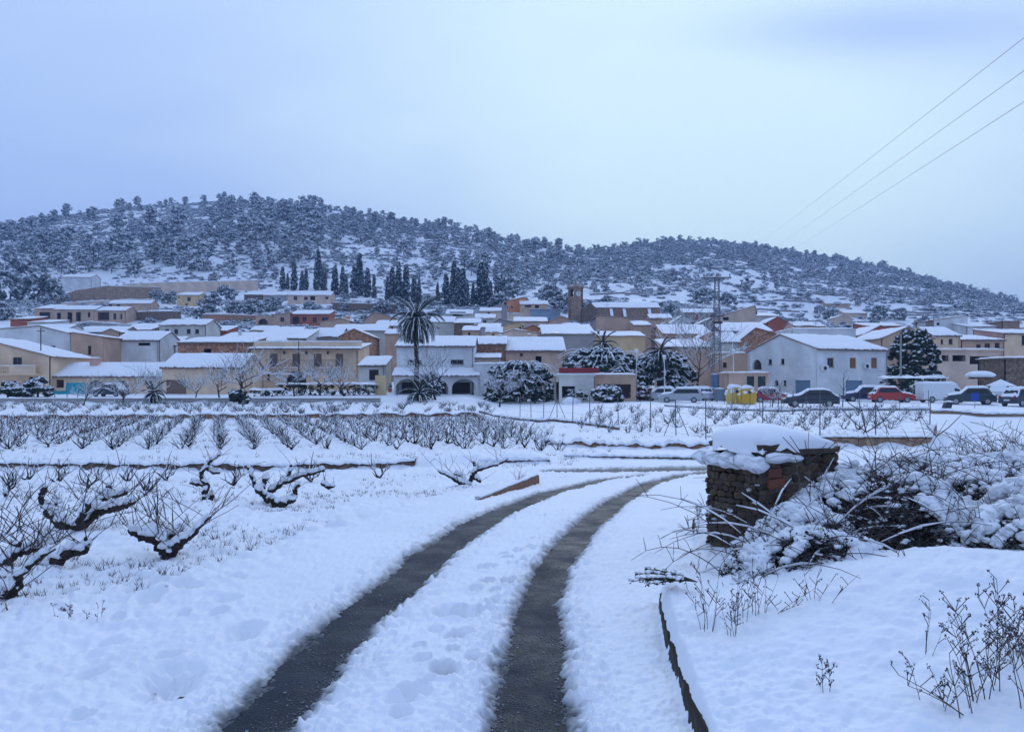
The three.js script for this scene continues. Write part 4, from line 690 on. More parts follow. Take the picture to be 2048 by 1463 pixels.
// Aleppo pine: irregular crown of flat tiers, unit height 1
function pineGeos(seed, o = {}) {
  const R = rng(seed), L = new Leaves(), n = o.n || 26, low = o.low || .22, lean = (R() - .5) * .2;
  for (let k = 0; k < n; k++) {
    const t = low + (1 - low) * Math.pow((k + R()) / n, .9), w = (o.w || .34) * Math.pow(Math.sin(Math.PI * clamp((t - low + .08) / (1.12 - low), 0, 1)), .6) * (.75 + .5 * R()), a = R() * 6.283, rr = w * Math.sqrt(R());
    L.tuft(V(Math.cos(a) * rr + lean * t, t - .03, Math.sin(a) * rr), .10 + .06 * R(), .055 + .035 * R(), .10 + .06 * R(), o.nn || 30, .040, o.dark || DK.pine, R, o.top || .84, o.mid || .56);
  }
  return { crown: L.geo(), trunk: trunkGeo(.85, .022, R, .06, 5, .35) };
}
function cypressGeos(seed) {
  const R = rng(seed), L = new Leaves();
  for (let k = 0; k < 70; k++) { const t = .05 + .93 * (k + R()) / 70, w = .125 * Math.pow(1 - t, .62) * (t < .18 ? .6 + 2.2 * t : 1) + .006, a = R() * 6.283; L.clump(V(Math.cos(a) * w * .65, t, Math.sin(a) * w * .65), (.055 * (1 - .6 * t) + .01), .06, (.055 * (1 - .6 * t) + .01), 20, 3, .024, DK.cyp, R, { sn: .5, low: .1, nf: 4 }); }
  return { crown: L.geo(), trunk: trunkGeo(.6, .014, R, .01) };
}
function bushGeos(seed, o = {}) {                       // rounded snowy bush, unit height 1, about as wide
  const R = rng(seed), L = new Leaves(), n = o.n || 30;
  for (let k = 0; k < n; k++) { const t = Math.pow(R(), .8), a = R() * 6.283, w = .62 * Math.sqrt(1 - Math.pow(t, 2.2)) * Math.sqrt(.15 + .85 * R()) + .03; L.tuft(V(Math.cos(a) * w, .1 + .82 * t, Math.sin(a) * w), .17, .12, .17, 40, .048, o.dark || DK.bush, R, .66, .3); }
  return { crown: L.geo(), trunk: trunkGeo(.6, .03, R, .08, 4, .3) };
}
const PROTO = {};
function plantProto(key, make) { return PROTO[key] || (PROTO[key] = make()); }
function plant(name, key, geos, label, category, pos, h, wide = 1, turn = 0, group) {
  const g = plantProto(key, geos), t = thing(name, label, category, pos, turn, group); t.scale.set(h * wide, h, h * wide);
  mesh('trunk', g.trunk, M.bark, t); mesh('crown', g.crown, M.crown, t); return t;
}
const pineKinds = [1, 2, 3, 4, 5, 6, 7].map(k => [`pine${k}`, () => pineGeos(100 + k * 7, { w: [.30, .36, .26, .42, .33, .38, .3][k - 1], low: [.2, .3, .15, .28, .1, .22, .35][k - 1] })]);
const frostKinds = [1, 2, 3, 4].map(k => [`frost${k}`, () => pineGeos(300 + k * 11, { w: .44, low: .03, n: 24, top: .9, mid: .68, dark: DK.pine })]);

// ----- the forest on the hill -----
{
  const R = rng(77), grid = new Set(), all = [];
  const dens = (px, py, d, x) => {
    const rg = table(ridgeT, px), below = py - rg, n = .5 + .5 * fbm(x / 38, d / 38, 3, 201);
    if (px < 1010) {
      if (px > 110 && px < 430 && below < 66) return .05;
      if (below < 22) return .28;
      if (px < 520 && below < 58) return .55 * n;
      if (py > 575) return px < 120 ? .95 : .10;
      if (py > 548) return px < 640 ? .30 : px > 930 ? .6 : .22;
      if (px < 640) return .97;
      if (py > 480 + (px - 640) * .02 && px < 1000) return .16 + .5 * sstep(.55, .75, n);
      return .25 + .75 * sstep(.35, .6, n);
    }
    if (px < 1150) return py > 520 ? .85 : .2 + .5 * sstep(.5, .7, n);
    if (below < 16) return .4;
    if (py > 600) return .25;
    return .22 + .75 * sstep(.44, .6, n);
  };
  for (let k = 0; k < 26000 && all.length < 1700; k++) {
    const px = -160 + 2400 * R(), Rd = table(ridgeD, px), d = 338 + (Rd + 6 - 338) * Math.sqrt(R()), x = X(px, d), y = G(x, d), py = HOR - (y - EYE) * FPX / d;
    const right = px > 1120;
    if (R() > dens(px, py, d, x)) continue;
    const c = right ? 6.2 : px > 640 ? 7 : 8.2, key = Math.floor(x / c) + ',' + Math.floor(d / c); if (grid.has(key)) continue; grid.add(key);
    let h = right ? 4.0 + 4.0 * R() * R() : px > 640 ? 4.5 + 6 * R() * R() : 6 + 8.5 * R() * R(); if (d > Rd - 30) h *= .62;
    all.push({ px, x, y, d, h, right, s: h / d, k: R(), turn: R() * 6.28 });
  }
  for (const [px, h] of [[82, 7], [447, 8.5], [480, 6], [508, 6], [603, 8], [618, 9], [628, 9], [640, 8], [766, 6], [738, 6], [950, 6], [1036, 5], [692, 5], [1070, 5], [1098, 5]]) { const d = table(ridgeD, px) - 2, x = X(px, d); all.push({ px, x, y: G(x, d) - .4, d, h, s: 1, k: R(), turn: R() * 6.28 }); }
  const inView = all.filter(t => t.px > -10 && t.px < 2058).sort((a, b) => b.s - a.s), near = new Set(inView.slice(0, 290));
  const rest = {};
  const place = t => { const py = HOR - (t.y - EYE) * FPX / t.d, b = py - table(ridgeT, t.px); return (b < 30 ? 'on the ridge ' : b < 80 ? 'on the upper slope ' : b < 120 ? 'on the middle slope ' : 'on the lower slope ') + (t.px < 90 ? 'at the photo\'s left edge' : t.px < 190 ? 'above the white long house' : t.px < 300 ? 'above the tall ochre retaining wall' : t.px < 420 ? 'above the tiny cream cube house' : t.px < 530 ? 'above the cemetery wall\'s end' : t.px < 660 ? 'above the left cypress group' : t.px < 850 ? 'above the middle cypress group' : t.px < 1010 ? 'above the right cypress group' : t.px < 1150 ? 'left of the church tower' : t.px < 1330 ? 'above the church nave' : t.px < 1500 ? 'behind the pylon' : t.px < 1700 ? 'above the large white house' : 'near the photo\'s right edge'); };
  for (const t of all) {
    const frost = t.right ? t.k < .75 : t.px > 640 ? t.k < .5 : t.k < .2, set = frost ? frostKinds : pineKinds, [key, make] = set[Math.floor(t.k * 9973) % set.length];
    if (near.has(t)) plant('pine_tree', key, make, 'snow dusted pine ' + place(t), 'tree', V(t.x, t.y - .2, -t.d), t.h, 1, t.turn, 'pines ' + place(t));
    else (rest[key] = rest[key] || []).push(t);
  }
  const m4 = new THREE.Matrix4(), q = new THREE.Quaternion();
  for (const key in rest) {
    const g = plantProto(key, (pineKinds.concat(frostKinds)).find(k => k[0] === key)[1]), im = new THREE.InstancedMesh(g.crown, M.crown, rest[key].length);
    rest[key].forEach((t, i) => im.setMatrixAt(i, m4.compose(V(t.x, t.y - .2, -t.d), q.setFromAxisAngle(V(0, 1, 0), t.turn), V(t.h, t.h, t.h))));
    im.name = numbered('far_woodland'); tag(im, 'far-off snowy wood covering the upper hill as one mass', 'woodland', 'far-off woodland on the hill', 'stuff'); im.castShadow = im.receiveShadow = true; scene.add(im);
  }
  // low scrub showing through the snow everywhere on the hill
  const sc = [1, 2, 3].map(k => { const R2 = rng(900 + k), L = new Leaves(); for (let i = 0; i < 5; i++) L.tuft(V((R2() - .5) * 1.1, .18 + .2 * R2(), (R2() - .5) * 1.1), .40, .27, .40, 16, .17, DK.pine, R2, .8, .56); return L.geo(); });
  sc.forEach((g, gi) => {
    const N = 14000, im = new THREE.InstancedMesh(g, M.crown, N); let i = 0;
    for (let k = 0; k < N * 5 && i < N; k++) {
      const px = -120 + 2300 * R(), Rd = table(ridgeD, px), d = R() < .25 ? 175 + 150 * R() : 318 + (Rd + 4 - 318) * Math.sqrt(R()), x = X(px, d), y = G(x, d);
      if (px < 520 && d < 345 && d > 318 && px > 100) continue;
      if (d < 345 && FOOT.some(([fx, fd, fr]) => Math.hypot(x - fx, d - fd) < fr * .85)) continue;
      if (.5 + .5 * fbm(x / 14, d / 14, 3, 301) < .30 + .3 * R()) continue;
      const s = (.6 + 1.5 * R() * R()) * (px > 1120 ? 1.5 : 1); im.setMatrixAt(i++, m4.compose(V(x, y - .1, -d), q.setFromAxisAngle(V(0, 1, 0), R() * 6.28), V(s * 1.3, s * .85, s * 1.3)));
    }
    im.count = i; im.name = numbered('hill_scrub'); tag(im, 'low snowy scrub scattered over the open hillside', 'scrub', 'scrub on the hillside', 'stuff'); im.castShadow = im.receiveShadow = true; scene.add(im);
  });
}
// ----- cypresses by the cemetery: foot and tip in the photograph -----
{
  const list = [[565, 532, 578], [575, 545, 578], [588, 517, 580], [604, 540, 580], [612, 535, 579], [636, 499, 579], [645, 540, 580], [634, 552, 580], [650, 538, 580], [670, 530, 590], [685, 532, 592], [692, 548, 593], [708, 530, 592], [719, 506, 590], [722, 550, 592], [735, 536, 594], [748, 548, 596], [775, 552, 600], [784, 535, 602], [797, 524, 602], [812, 527, 604], [828, 550, 606], [838, 556, 608], [875, 563, 604], [892, 545, 610], [908, 522, 606], [917, 535, 610], [926, 537, 614], [934, 558, 616], [946, 565, 612], [962, 525, 614], [971, 526, 615], [981, 560, 614], [993, 565, 618]];
  list.forEach(([px, top, foot], k) => {
    const g = ground(px, foot), d = -g.z, h = (foot - top) * d / FPX;
    const where = px < 660 ? 'tall dark cypress in the left group above the pale house' : px < 850 ? 'tall dark cypress in the middle group on the terraces' : 'tall dark cypress in the right group beyond the palm';
    plant('cypress', `cyp${k % 4}`, () => cypressGeos(500 + k * 13), where, 'tree', V(g.x, g.y - .3, g.z), h, k % 3 ? 1 : 1.25, k, px < 660 ? 'left cypress group' : px < 850 ? 'middle cypress group' : 'right cypress group');
  });
}
// ----- bushes and garden trees between the houses: pixel of the foot, height and width in pixels -----
const shrubs = [[20, 600, 60, 'dark bush on the slope at the photo\'s left edge'], [75, 605, 62, 'big dark bush left of the white long house'], [100, 598, 45, 'dark bush touching the brick base of the white long house'], [40, 560, 50, 'bushy tree at the forest\'s lower left corner'], [0, 640, 40, 'snowy bush below the forest at the left edge'], [130, 608, 22, 'small snowy bush before the stone retaining wall'], [312, 600, 24, 'bush left of the tiny cream cube house'], [345, 600, 20, 'bush beside the tiny cream cube house'], [425, 625, 42, 'large snowy bush right of the tiny cream cube house'], [452, 602, 34, 'snowy tree above the garden terraces'], [470, 632, 32, 'snowy bush over the rubble terrace wall'], [505, 628, 34, 'bush left of the arch building'], [540, 622, 26, 'bush below the pale four-window house'], [398, 640, 28, 'bush below the tiny cream cube house'], [620, 624, 24, 'bare snowy bush under the pale four-window house'], [690, 622, 26, 'snowy bush on the terrace below the cypresses'], [735, 622, 22, 'snowy bush right of the terrace gap'], [765, 628, 30, 'bush on the terrace left of the palm crown'], [795, 625, 28, 'bush behind the palm crown'], [855, 615, 26, 'bush on the terrace right of the palm crown'], [878, 632, 20, 'low bush among the right-hand cypresses'], [1010, 600, 55, 'conifer left of the orange walled house'], [1000, 620, 35, 'bush at the foot of the cypress group\'s end'], [1100, 602, 38, 'snowy oak left of the church tower'], [1120, 620, 40, 'snowy bush close behind the church tower'], [1340, 630, 26, 'bush right of the church nave'], [1410, 608, 34, 'dark round bush left of the pylon'], [1455, 612, 30, 'snowy bush right of the pylon'], [1660, 640, 24, 'bush below the hillside farmhouse'], [1640, 628, 20, 'small bush left of the hillside farmhouse'], [1760, 640, 32, 'bush right of the hillside hut'], [1800, 640, 26, 'snowy bush in the gap of the right-hand slope'], [1850, 650, 22, 'snowy bush behind the tan gabled house'], [300, 655, 22, 'snowy tree between the village roofs at left'], [210, 668, 18, 'dark garden bush behind the white barn'], [1730, 660, 20, 'round tree behind the large white house']];
shrubs.forEach(([px, py, h, l], k) => { const g = ground(px, py), d = -g.z; plant('bush', `bush${k % 4}`, () => bushGeos(700 + k * 17), l, 'bush', V(g.x, g.y - .2, g.z), h * d / FPX, 1, k * 2.1); });

// small garden trees and low growth filling the gaps between the houses
{
  const R = rng(55), free = (x, d, r) => FOOT.every(([fx, fd, fr]) => Math.hypot(x - fx, d - fd) > fr * .8 + r); let n = 0;
  for (let k = 0; k < 4000 && n < 110; k++) {
    const px = -10 + 2070 * R(), d = 140 + 195 * R(), x = X(px, d), h = 1.6 + 2.6 * R(); if (!free(x, d, h * .5)) continue; n++;
    plant('garden_tree', `bush${n % 4}`, () => bushGeos(700 + n * 17), px < 520 ? 'small snowy garden tree among the left-hand house terraces' : px < 1100 ? 'small snowy garden tree among the houses of the village centre' : px < 1500 ? 'small snowy garden tree among the houses round the pylon' : 'small snowy garden tree among the right-hand houses', 'tree', V(x, G(x, d) - .1, -d), h, 1, R() * 6, px < 520 ? 'garden trees, left' : px < 1100 ? 'garden trees, centre' : px < 1500 ? 'garden trees round the pylon' : 'garden trees, right');
  }
}

// ---------- branching plants with snow lying along the branches ----------
function branchy(o) {
  const R = rng(o.seed), bark = new GB(), snow = new GB();
  const grow = (p, dir, len, r, lev) => {
    const n = lev === 0 ? 4 : 3, pts = [p.clone()], rad = [r], q = p.clone(), dd = dir.clone();
    for (let k = 1; k <= n; k++) {
      dd.add(V(R() - .5, (R() - .5) + (o.lift || 0) - (o.droop || 0) * lev, R() - .5).multiplyScalar(o.wander || .45)).normalize();
      q.addScaledVector(dd, len / n); pts.push(q.clone()); rad.push(r * (1 - .55 * k / n) );
    }
    bark.tube(pts, rad, lev < 2 ? 6 : 4, lev < 2 ? { rough: .18 } : {});
    const flat = 1 - Math.abs(pts[n].y - pts[0].y) / len, sn = o.snow * (.5 + flat);
    if (r > (o.snowMin || 0) && (flat > .12 || lev > 1) && R() < (o.cover || 1)) {
      const off = Math.max(r * .85, o.snowR * .45);
      snow.tube(pts.map((v, k) => V(v.x, v.y + off * (k === 0 ? .3 : 1), v.z)), rad.map((x, k) => (x * .85 + o.snowR * (.6 + .7 * R())) * sn * (k === n ? .55 : 1)), 5, { squash: .8, rough: .15 });
    }
    if (lev >= o.levels) return;
    const kids = o.kids[lev];
    for (let k = 0; k < kids; k++) {
      const t = lev === 0 ? .75 + .25 * R() : .35 + .65 * (k + R()) / kids, at = pts[Math.round(t * n)].clone(), a = (k / kids + R() * .6 / kids * 2) * 6.283 + lev;
      const nd = lev === 0 ? V(Math.cos(a) * o.spread, .55 + .5 * R(), Math.sin(a) * o.spread) : dd.clone().add(V(Math.cos(a), .15 + (o.up || .3) * R(), Math.sin(a)).multiplyScalar(.85));
      grow(at, nd.normalize(), len * (o.ratio || .68) * (.7 + .6 * R()), Math.max(rad[Math.round(t * n)] * (lev === 0 ? .72 : .6), o.minR || .006), lev + 1);
    }
  };
  grow(V(0, -.15, 0), V((R() - .5) * (o.lean || .2), 1, (R() - .5) * (o.lean || .2)).normalize(), o.trunk, o.r, 0);
  return { bark: bark.geo(), snow: snow.geo() };
}
function branchPlant(name, key, make, label, category, pos, s, turn, group, mat = M.bark) {
  const g = plantProto(key, make), t = thing(name, label, category, pos, turn, group); t.scale.setScalar(s);
  mesh('branches', g.bark, mat, t); mesh('snow', g.snow, M.snow, t); return t;
}
// ----- the vineyard: goblet vines in rows that run away from the road -----
{
  const R = rng(31), kinds = [0, 1, 2, 3, 4, 5].map(k => [`vine${k}`, () => branchy({ seed: 40 + k * 3, levels: 2, trunk: .26, r: .07, kids: [5, 3], spread: 1.3, ratio: 1.25, lift: .2, wander: .85, snow: .62, snowR: .022, snowMin: .004, minR: .014, lean: .5, cover: .6 })]);
  const dir = V((440 - 1024) / FPX, 0, 1), x0 = X(440, 33.4) - dir.x * 33.4, all = [];
  for (let r = -16; r < 24; r++) for (let k = 0; k < 20; k++) {
    const d = 33.2 + k * 1.38 + .2 * (R() - .5), x = x0 + dir.x * d + r * 1.38 + .16 * (R() - .5), px = 1024 + x / d * FPX;
    const edge = 1130 - (d - 33) * 6; if (px < -25 || px > edge || d > table(lineB, px) - .6 || (r < -4 && d < 34.5 && r % 2)) continue;
    if (R() < .07) continue; all.push([x, d, r]);
  }
  const spot = (x, d) => { const px = 1024 + x / d * FPX; return (d < 36 ? 'in the vineyard rows\' front end ' : d < 40 ? 'in the vineyard rows\' second quarter ' : d < 46 ? 'in the vineyard rows\' third quarter ' : 'at the vineyard rows\' far end ') + (px < 150 ? 'below the left-edge villa' : px < 320 ? 'below the low garage' : px < 490 ? 'below the cream annex' : px < 740 ? 'below the long cream house' : px < 960 ? 'below the arcaded house' : 'nearest the road'); };
  all.sort((a, b) => a[1] - b[1]);
  all.slice(0, 298).forEach(([x, d, r], k) => { const [key, make] = kinds[Math.floor(R() * 6)]; branchPlant('vine', key, make, 'snow covered goblet vine ' + spot(x, d), 'vine', V(x, G(x, d) + .05, -d), .85 + .35 * R(), R() * 6.28, 'vines ' + spot(x, d), M.vine); });
  // the rest of the rows far back
  const rest = all.slice(298), m4 = new THREE.Matrix4(), q = new THREE.Quaternion();
  const small = [];
  for (let k = 0; k < 240; k++) { const px = R() * 980, d = 62 + R() * 27, x = X(px, d); small.push([x, d]); }
  const both = rest.concat(small), g = plantProto(...kinds[1]);
  for (const [nm, geo, mt] of [['far_vine_branches', g.bark, M.vine], ['far_vine_snow', g.snow, M.snow]]) {
    const im = new THREE.InstancedMesh(geo, mt, both.length); const R3 = rng(5);
    both.forEach(([x, d], i) => { const s = .8 + .35 * R3(); im.setMatrixAt(i, m4.compose(V(x, G(x, d) + .05, -d), q.setFromAxisAngle(V(0, 1, 0), R3() * 6.28), V(s, s, s))); });
    im.name = numbered(nm); tag(im, nm === 'far_vine_snow' ? 'snow lying on the vines of the farthest rows' : 'branches of the vines in the farthest rows', 'vines', null, 'stuff'); im.castShadow = im.receiveShadow = true; scene.add(im);
  }
  // vines in the fenced field
  let n = 0;
  for (let r = 0; r < 9; r++) for (let k = 0; k < 22; k++) {
    const d = 41.5 + r * 3.3 + .5 * R(), px = 1150 + r * 6 + k * 33 + 14 * R(); if (px > 1850 || R() < .18 || n > 140) continue; n++; const x = X(px, d), [key, make] = kinds[Math.floor(R() * 6)];
    branchPlant('field_vine', key, make, 'small snowy vine behind the wire fence, ' + (d < 52 ? 'near rows, ' : 'far rows, ') + (px < 1400 ? 'left of the pylon' : px < 1640 ? 'below the kiosk and red car' : 'below the large white house'), 'vine', V(x, G(x, d) + .02, -d), .75 + .3 * R(), R() * 6.28, 'fenced vines, ' + (d < 52 ? 'near, ' : 'far, ') + (px < 1400 ? 'left' : px < 1640 ? 'middle' : 'right'), M.vine);
  }
}
// ----- the old vines in front, each as it stands: limbs traced as (pixel x, pixel y, thickness in metres, nearer/farther in metres) -----
function oldVine(label, foot, limbs, seed, twigN = 14, twigL = .55) {
  const R = rng(seed), g0 = ground(foot[0], foot[1]), d = -g0.z, t = thing('old_vine', label, 'vine', V(g0.x, g0.y, g0.z));
  const bark = new GB(), snow = new GB(), twigs = new GB(), L = (q) => P(q[0], q[1], d + (q[3] || 0)).sub(g0);
  const tips = [];
  for (const limb of limbs) {
    const raw = limb.map(L), cur = new THREE.CatmullRomCurve3(raw, false, 'centripetal'), n = Math.max(8, limb.length * 6), pts = [], rad = [];
    for (let k = 0; k <= n; k++) { const s = k / n, p = cur.getPoint(s), f = s * (limb.length - 1), i = Math.min(limb.length - 2, Math.floor(f)), r = mix(limb[i][2], limb[i + 1][2], f - i); p.x += r * .25 * noise(k * .9, seed, 3); p.y += r * .3 * noise(k * .9, seed, 4); p.z += .05 * noise(k * .4, seed, 5); pts.push(p); rad.push(r * .82 * (1 + .28 * noise(k * 1.3, seed + 7, 6))); }
    if (limb[0][1] >= foot[1] - 4) pts[0].y -= .12;
    bark.tube(pts, rad, 9, { rough: .14 });
    // snow lies on what is not too steep
    let run = [], rr = [];
    const flush = () => { if (run.length > 2) { rr[0] *= .5; rr[rr.length - 1] *= .55; snow.tube(run, rr, 8, { squash: .85, rough: .07 }); } run = []; rr = []; };
    for (let k = 1; k < pts.length; k++) { const a = pts[k - 1], b = pts[k], st = Math.abs(b.y - a.y) / a.distanceTo(b); const w = (1 - .55 * st) * (.75 + .5 * R()); if (st < .93 && k > 2) { run.push(V(b.x + (R() - .5) * .01, b.y + rad[k] * .85 + .03 * w, b.z)); rr.push((rad[k] * .95 + .03) * w); } else flush(); }
    flush();
    for (let k = 4; k < pts.length; k += 3) tips.push([pts[k], rad[k]]);
    tips.push([pts[n], rad[n]], [pts[n], rad[n]]);
  }
  for (let k = 0; k < twigN * .9; k++) {
    const [p] = tips[Math.floor(R() * tips.length)], a = R() * 6.28, len = twigL * (.35 + .75 * R()), dir = V(Math.cos(a) * .95, .55 + .5 * R(), Math.sin(a) * .6).normalize(), pts = [p.clone()], q = p.clone();
    for (let s = 0; s < 5; s++) { dir.add(V((R() - .5) * .35, (R() - .5) * .3 - .02, (R() - .5) * .35)).normalize(); q.addScaledVector(dir, len / 5); pts.push(q.clone()); }
    twigs.tube(pts, [.004, .0037, .0034, .003, .0026, .002], 4);
    if (R() < .6) { const b = pts[2 + Math.floor(R() * 2)].clone(), e = b.clone().add(V((R() - .5) * .3, .1 + .2 * R(), (R() - .5) * .3)); twigs.tube([b, b.clone().lerp(e, .5).add(V(0, .02, 0)), e], [.005, .004, .003], 4); }
  }
  mesh('limbs', bark.geo(), M.vine, t); mesh('snow', snow.geo(), M.snow, t); mesh('shoots', twigs.geo(), M.twig, t);
  return t;
}
oldVine('old goblet vine left of the road, cup shaped, with a long right arm', [557, 1018], [[[557, 1018, .07], [550, 1005, .075], [535, 998, .07], [522, 986, .055], [510, 972, .045], [505, 955, .04], [496, 936, .03]], [[557, 1012, .06], [575, 1004, .055], [588, 998, .05], [590, 980, .045], [598, 968, .03]], [[530, 990, .05, .25], [552, 975, .05, .3], [585, 958, .045, .4], [622, 947, .035, .45], [648, 940, .025, .4]], [[520, 985, .05, .15], [528, 965, .05, .2], [534, 950, .05, .2]], [[555, 972, .04, .35], [578, 950, .04, .4], [582, 930, .03, .4]]], 3, 22);
oldVine('low old vine with spreading arms beside the broken timber edging', [945, 979], [[[946, 980, .075], [935, 972, .075], [918, 964, .06], [898, 952, .045], [876, 942, .03]], [[936, 974, .07], [942, 955, .06], [952, 942, .05], [975, 934, .04], [996, 928, .035], [1016, 917, .02]], [[930, 970, .06, .2], [925, 955, .05, .4], [908, 948, .04, .5]], [[945, 955, .05, -.2], [960, 962, .04, -.3]], [[950, 943, .04, .3], [948, 925, .03, .4]]], 5, 34, .7);
oldVine('forked old vine with long thin shoots, second from the left in front', [330, 1130], [[[328, 1132, .04], [333, 1118, .06], [340, 1105, .06], [352, 1092, .055], [372, 1079, .04], [392, 1062, .028], [412, 1038, .018]], [[337, 1112, .05], [325, 1094, .07], [308, 1077, .065], [285, 1073, .05], [262, 1060, .035]], [[310, 1078, .05, .2], [306, 1066, .045, .25]], [[330, 1090, .04, .25], [345, 1072, .04, .3], [362, 1062, .035, .35]]], 7, 40, .75);
oldVine('big spreading old vine with heavy snow cushions at left', [138, 1068], [[[138, 1072, .08], [133, 1056, .085], [118, 1044, .075], [102, 1028, .06], [86, 1007, .045], [84, 992, .045], [92, 976, .045]], [[140, 1064, .08], [158, 1053, .085], [180, 1038, .07], [196, 1024, .06], [222, 1018, .055], [248, 1011, .045], [272, 1003, .03]], [[172, 1045, .06, .2], [182, 1020, .055, .3], [196, 1006, .05, .35], [214, 992, .045, .4], [218, 972, .04, .4]], [[200, 1006, .045, .35], [226, 994, .04, .4], [256, 985, .028, .45]], [[158, 1050, .05, -.2], [165, 1030, .05, -.2], [178, 1008, .05, -.2]], [[128, 1050, .05, .3], [120, 1010, .04, .6], [110, 1000, .03, .7]]], 11, 44, .7);
oldVine('crooked old vine arm propped low over the snow, at left', [103, 1150], [[[104, 1152, .05], [100, 1138, .055], [112, 1124, .06], [128, 1112, .06], [145, 1103, .055], [166, 1101, .04], [174, 1090, .03], [176, 1072, .018]], [[100, 1140, .045], [92, 1130, .04], [84, 1138, .03]]], 13, 14, .6);
oldVine('tall twisting old vine between the cup shaped and forked vines', [408, 1010], [[[408, 1014, .06], [416, 1004, .06], [421, 998, .05], [424, 990, .045]], [[412, 1010, .05], [398, 1017, .05], [384, 1017, .045], [370, 1012, .03]], [[412, 1004, .045], [406, 990, .045], [414, 973, .05], [402, 958, .045], [404, 945, .04], [411, 936, .035], [417, 926, .03], [430, 916, .02], [441, 908, .014]], [[414, 975, .04, .2], [396, 968, .04, .25], [380, 966, .03, .3]], [[411, 936, .03, .1], [424, 944, .03, .1], [440, 946, .02, .1]]], 17, 18, .6);
oldVine('thick old vine trunk cut by the photo\'s left edge', [2, 1215], [[[-10, 1240, .10], [0, 1212, .10], [10, 1195, .085], [22, 1182, .06], [32, 1168, .05], [38, 1150, .04]], [[2, 1205, .08, .1], [-25, 1190, .08, .2], [-50, 1165, .06, .3]], [[24, 1178, .04], [44, 1148, .028], [72, 1122, .02], [108, 1098, .012]]], 19, 30, .9);
oldVine('old vine with an arm rising to the right at the left edge', [-20, 1150], [[[-30, 1165, .08], [-8, 1148, .07], [12, 1128, .055], [30, 1108, .04], [38, 1086, .03]], [[30, 1108, .035, .1], [60, 1100, .04, .2], [88, 1096, .035, .25], [108, 1088, .02, .3]], [[-10, 1150, .05], [-20, 1120, .04], [-10, 1090, .03]]], 23, 42, .95);
oldVine('small dark vine stump half buried at far left', [24, 1010], [[[26, 1022, .05], [18, 1008, .055], [14, 996, .05], [8, 985, .03]], [[20, 1010, .04], [34, 1018, .035]]], 29, 10, .5);
oldVine('short vine stump half buried right of the cup shaped vine', [664, 985], [[[664, 988, .05], [655, 974, .055], [642, 966, .04]], [[657, 976, .04], [668, 972, .03]]], 37, 6, .3);
// low vines behind those, small and dark against the terrace wall
for (const [px, py, s, l] of [[170, 985, 5, 'low vine behind the big spreading vine'], [255, 968, 6, 'low vine before the terrace wall, left of centre'], [60, 965, 8, 'low vine near the terrace wall at far left'], [120, 970, 2, 'dark low vine near the terrace wall between two others'], [330, 965, 4, 'low vine below the brown terrace wall behind the forked vine'], [15, 985, 3, 'low vine at the left edge above the buried stump'], [290, 990, 1, 'low vine left of the tall twisting vine'], [470, 975, 2, 'low vine left of the cup shaped vine'], [620, 968, 4, 'low vine right of the cup shaped vine\'s long arm'], [760, 962, 0, 'low vine standing alone before the terrace edge']]) { const g = ground(px, py); branchPlant('low_vine', `vine${s % 6}`, null, l, 'vine', V(g.x, g.y + .04, g.z), .95, s, null, M.vine); }

// ---------- terrace and garden walls ----------
function wallAlong(name, label, pts, h, th, mat, o = {}) {   // pts: [pixel, depth]; stands on the ground in front of its foot line, snow on top
  const R = rng(pts[0][0] * 7 + 3 | 0), W = [], n = o.n || 60; let T = [];
  for (let k = 0; k <= n; k++) { const f = k / n * (pts.length - 1), i = Math.min(pts.length - 2, Math.floor(f)), t = f - i, px = mix(pts[i][0], pts[i + 1][0], t), d = mix(pts[i][1], pts[i + 1][1], t); W.push([X(px, d), d, typeof h === 'function' ? h(k / n) : h]); }
  const t = thing(name, label, o.cat || 'wall', V(W[0][0], G(W[0][0], W[0][1]), -W[0][1])), o0 = t.position, g = new GB(), idx = [], m = 4, nz = o.rough === undefined ? .05 : o.rough;
  for (let k = 0; k <= n; k++) {
    const [x, d, hh] = W[k], y0 = G(x, d - .25), row = [];
    const top = (o.level !== undefined ? o.level : y0 + hh) + nz * .5 * noise(k * 1.3, 2, pts[0][0] | 0);
    for (let j = 0; j <= m; j++) row.push(g.v(V(x - o0.x + nz * .4 * noise(k * .9, j * 1.7, 3), mix(y0 - .3, top, j / m) - o0.y, -d + nz * noise(k * .8, j * 1.1, 5) - o0.z)));
    row.push(g.v(V(x - o0.x, top - o0.y, -d - th - o0.z))); row.push(g.v(V(x - o0.x, y0 - .3 - o0.y, -d - th - o0.z))); idx.push(row); T.push([x, top, d]);
  }
  for (let k = 0; k < n; k++) for (let j = 0; j < idx[0].length - 1; j++) g.i.push(idx[k][j], idx[k + 1][j], idx[k + 1][j + 1], idx[k][j], idx[k + 1][j + 1], idx[k][j + 1]);
  for (const k of [0, n]) { const r = idx[k]; for (let j = 1; j < r.length - 1; j++) g.i.push(r[0], r[j], r[j + 1]); }
  mesh('wall', g.geo(), mat, t);
  if (o.snow !== 0) { const s = new GB(), st = o.snow || .09, w = []; for (let k = 0; k <= n; k++) { const [x, y, d] = T[k], a = st * (.8 + .45 * noise(k * .7, 1, 8)); const q = [[.05, -.02], [.06, a * .5], [.0, a], [-th * .5, a * 1.15], [-th, a], [-th - .04, -.01]]; w.push(q.map(([z, yy]) => s.v(V(x - o0.x, y + yy - o0.y, -d + z - o0.z)))); } for (let k = 0; k < n; k++) for (let j = 0; j < 5; j++) s.i.push(w[k][j], w[k + 1][j], w[k + 1][j + 1], w[k][j], w[k + 1][j + 1], w[k][j + 1]); mesh('snow', s.geo(), M.snow, t); }
  return t;
}
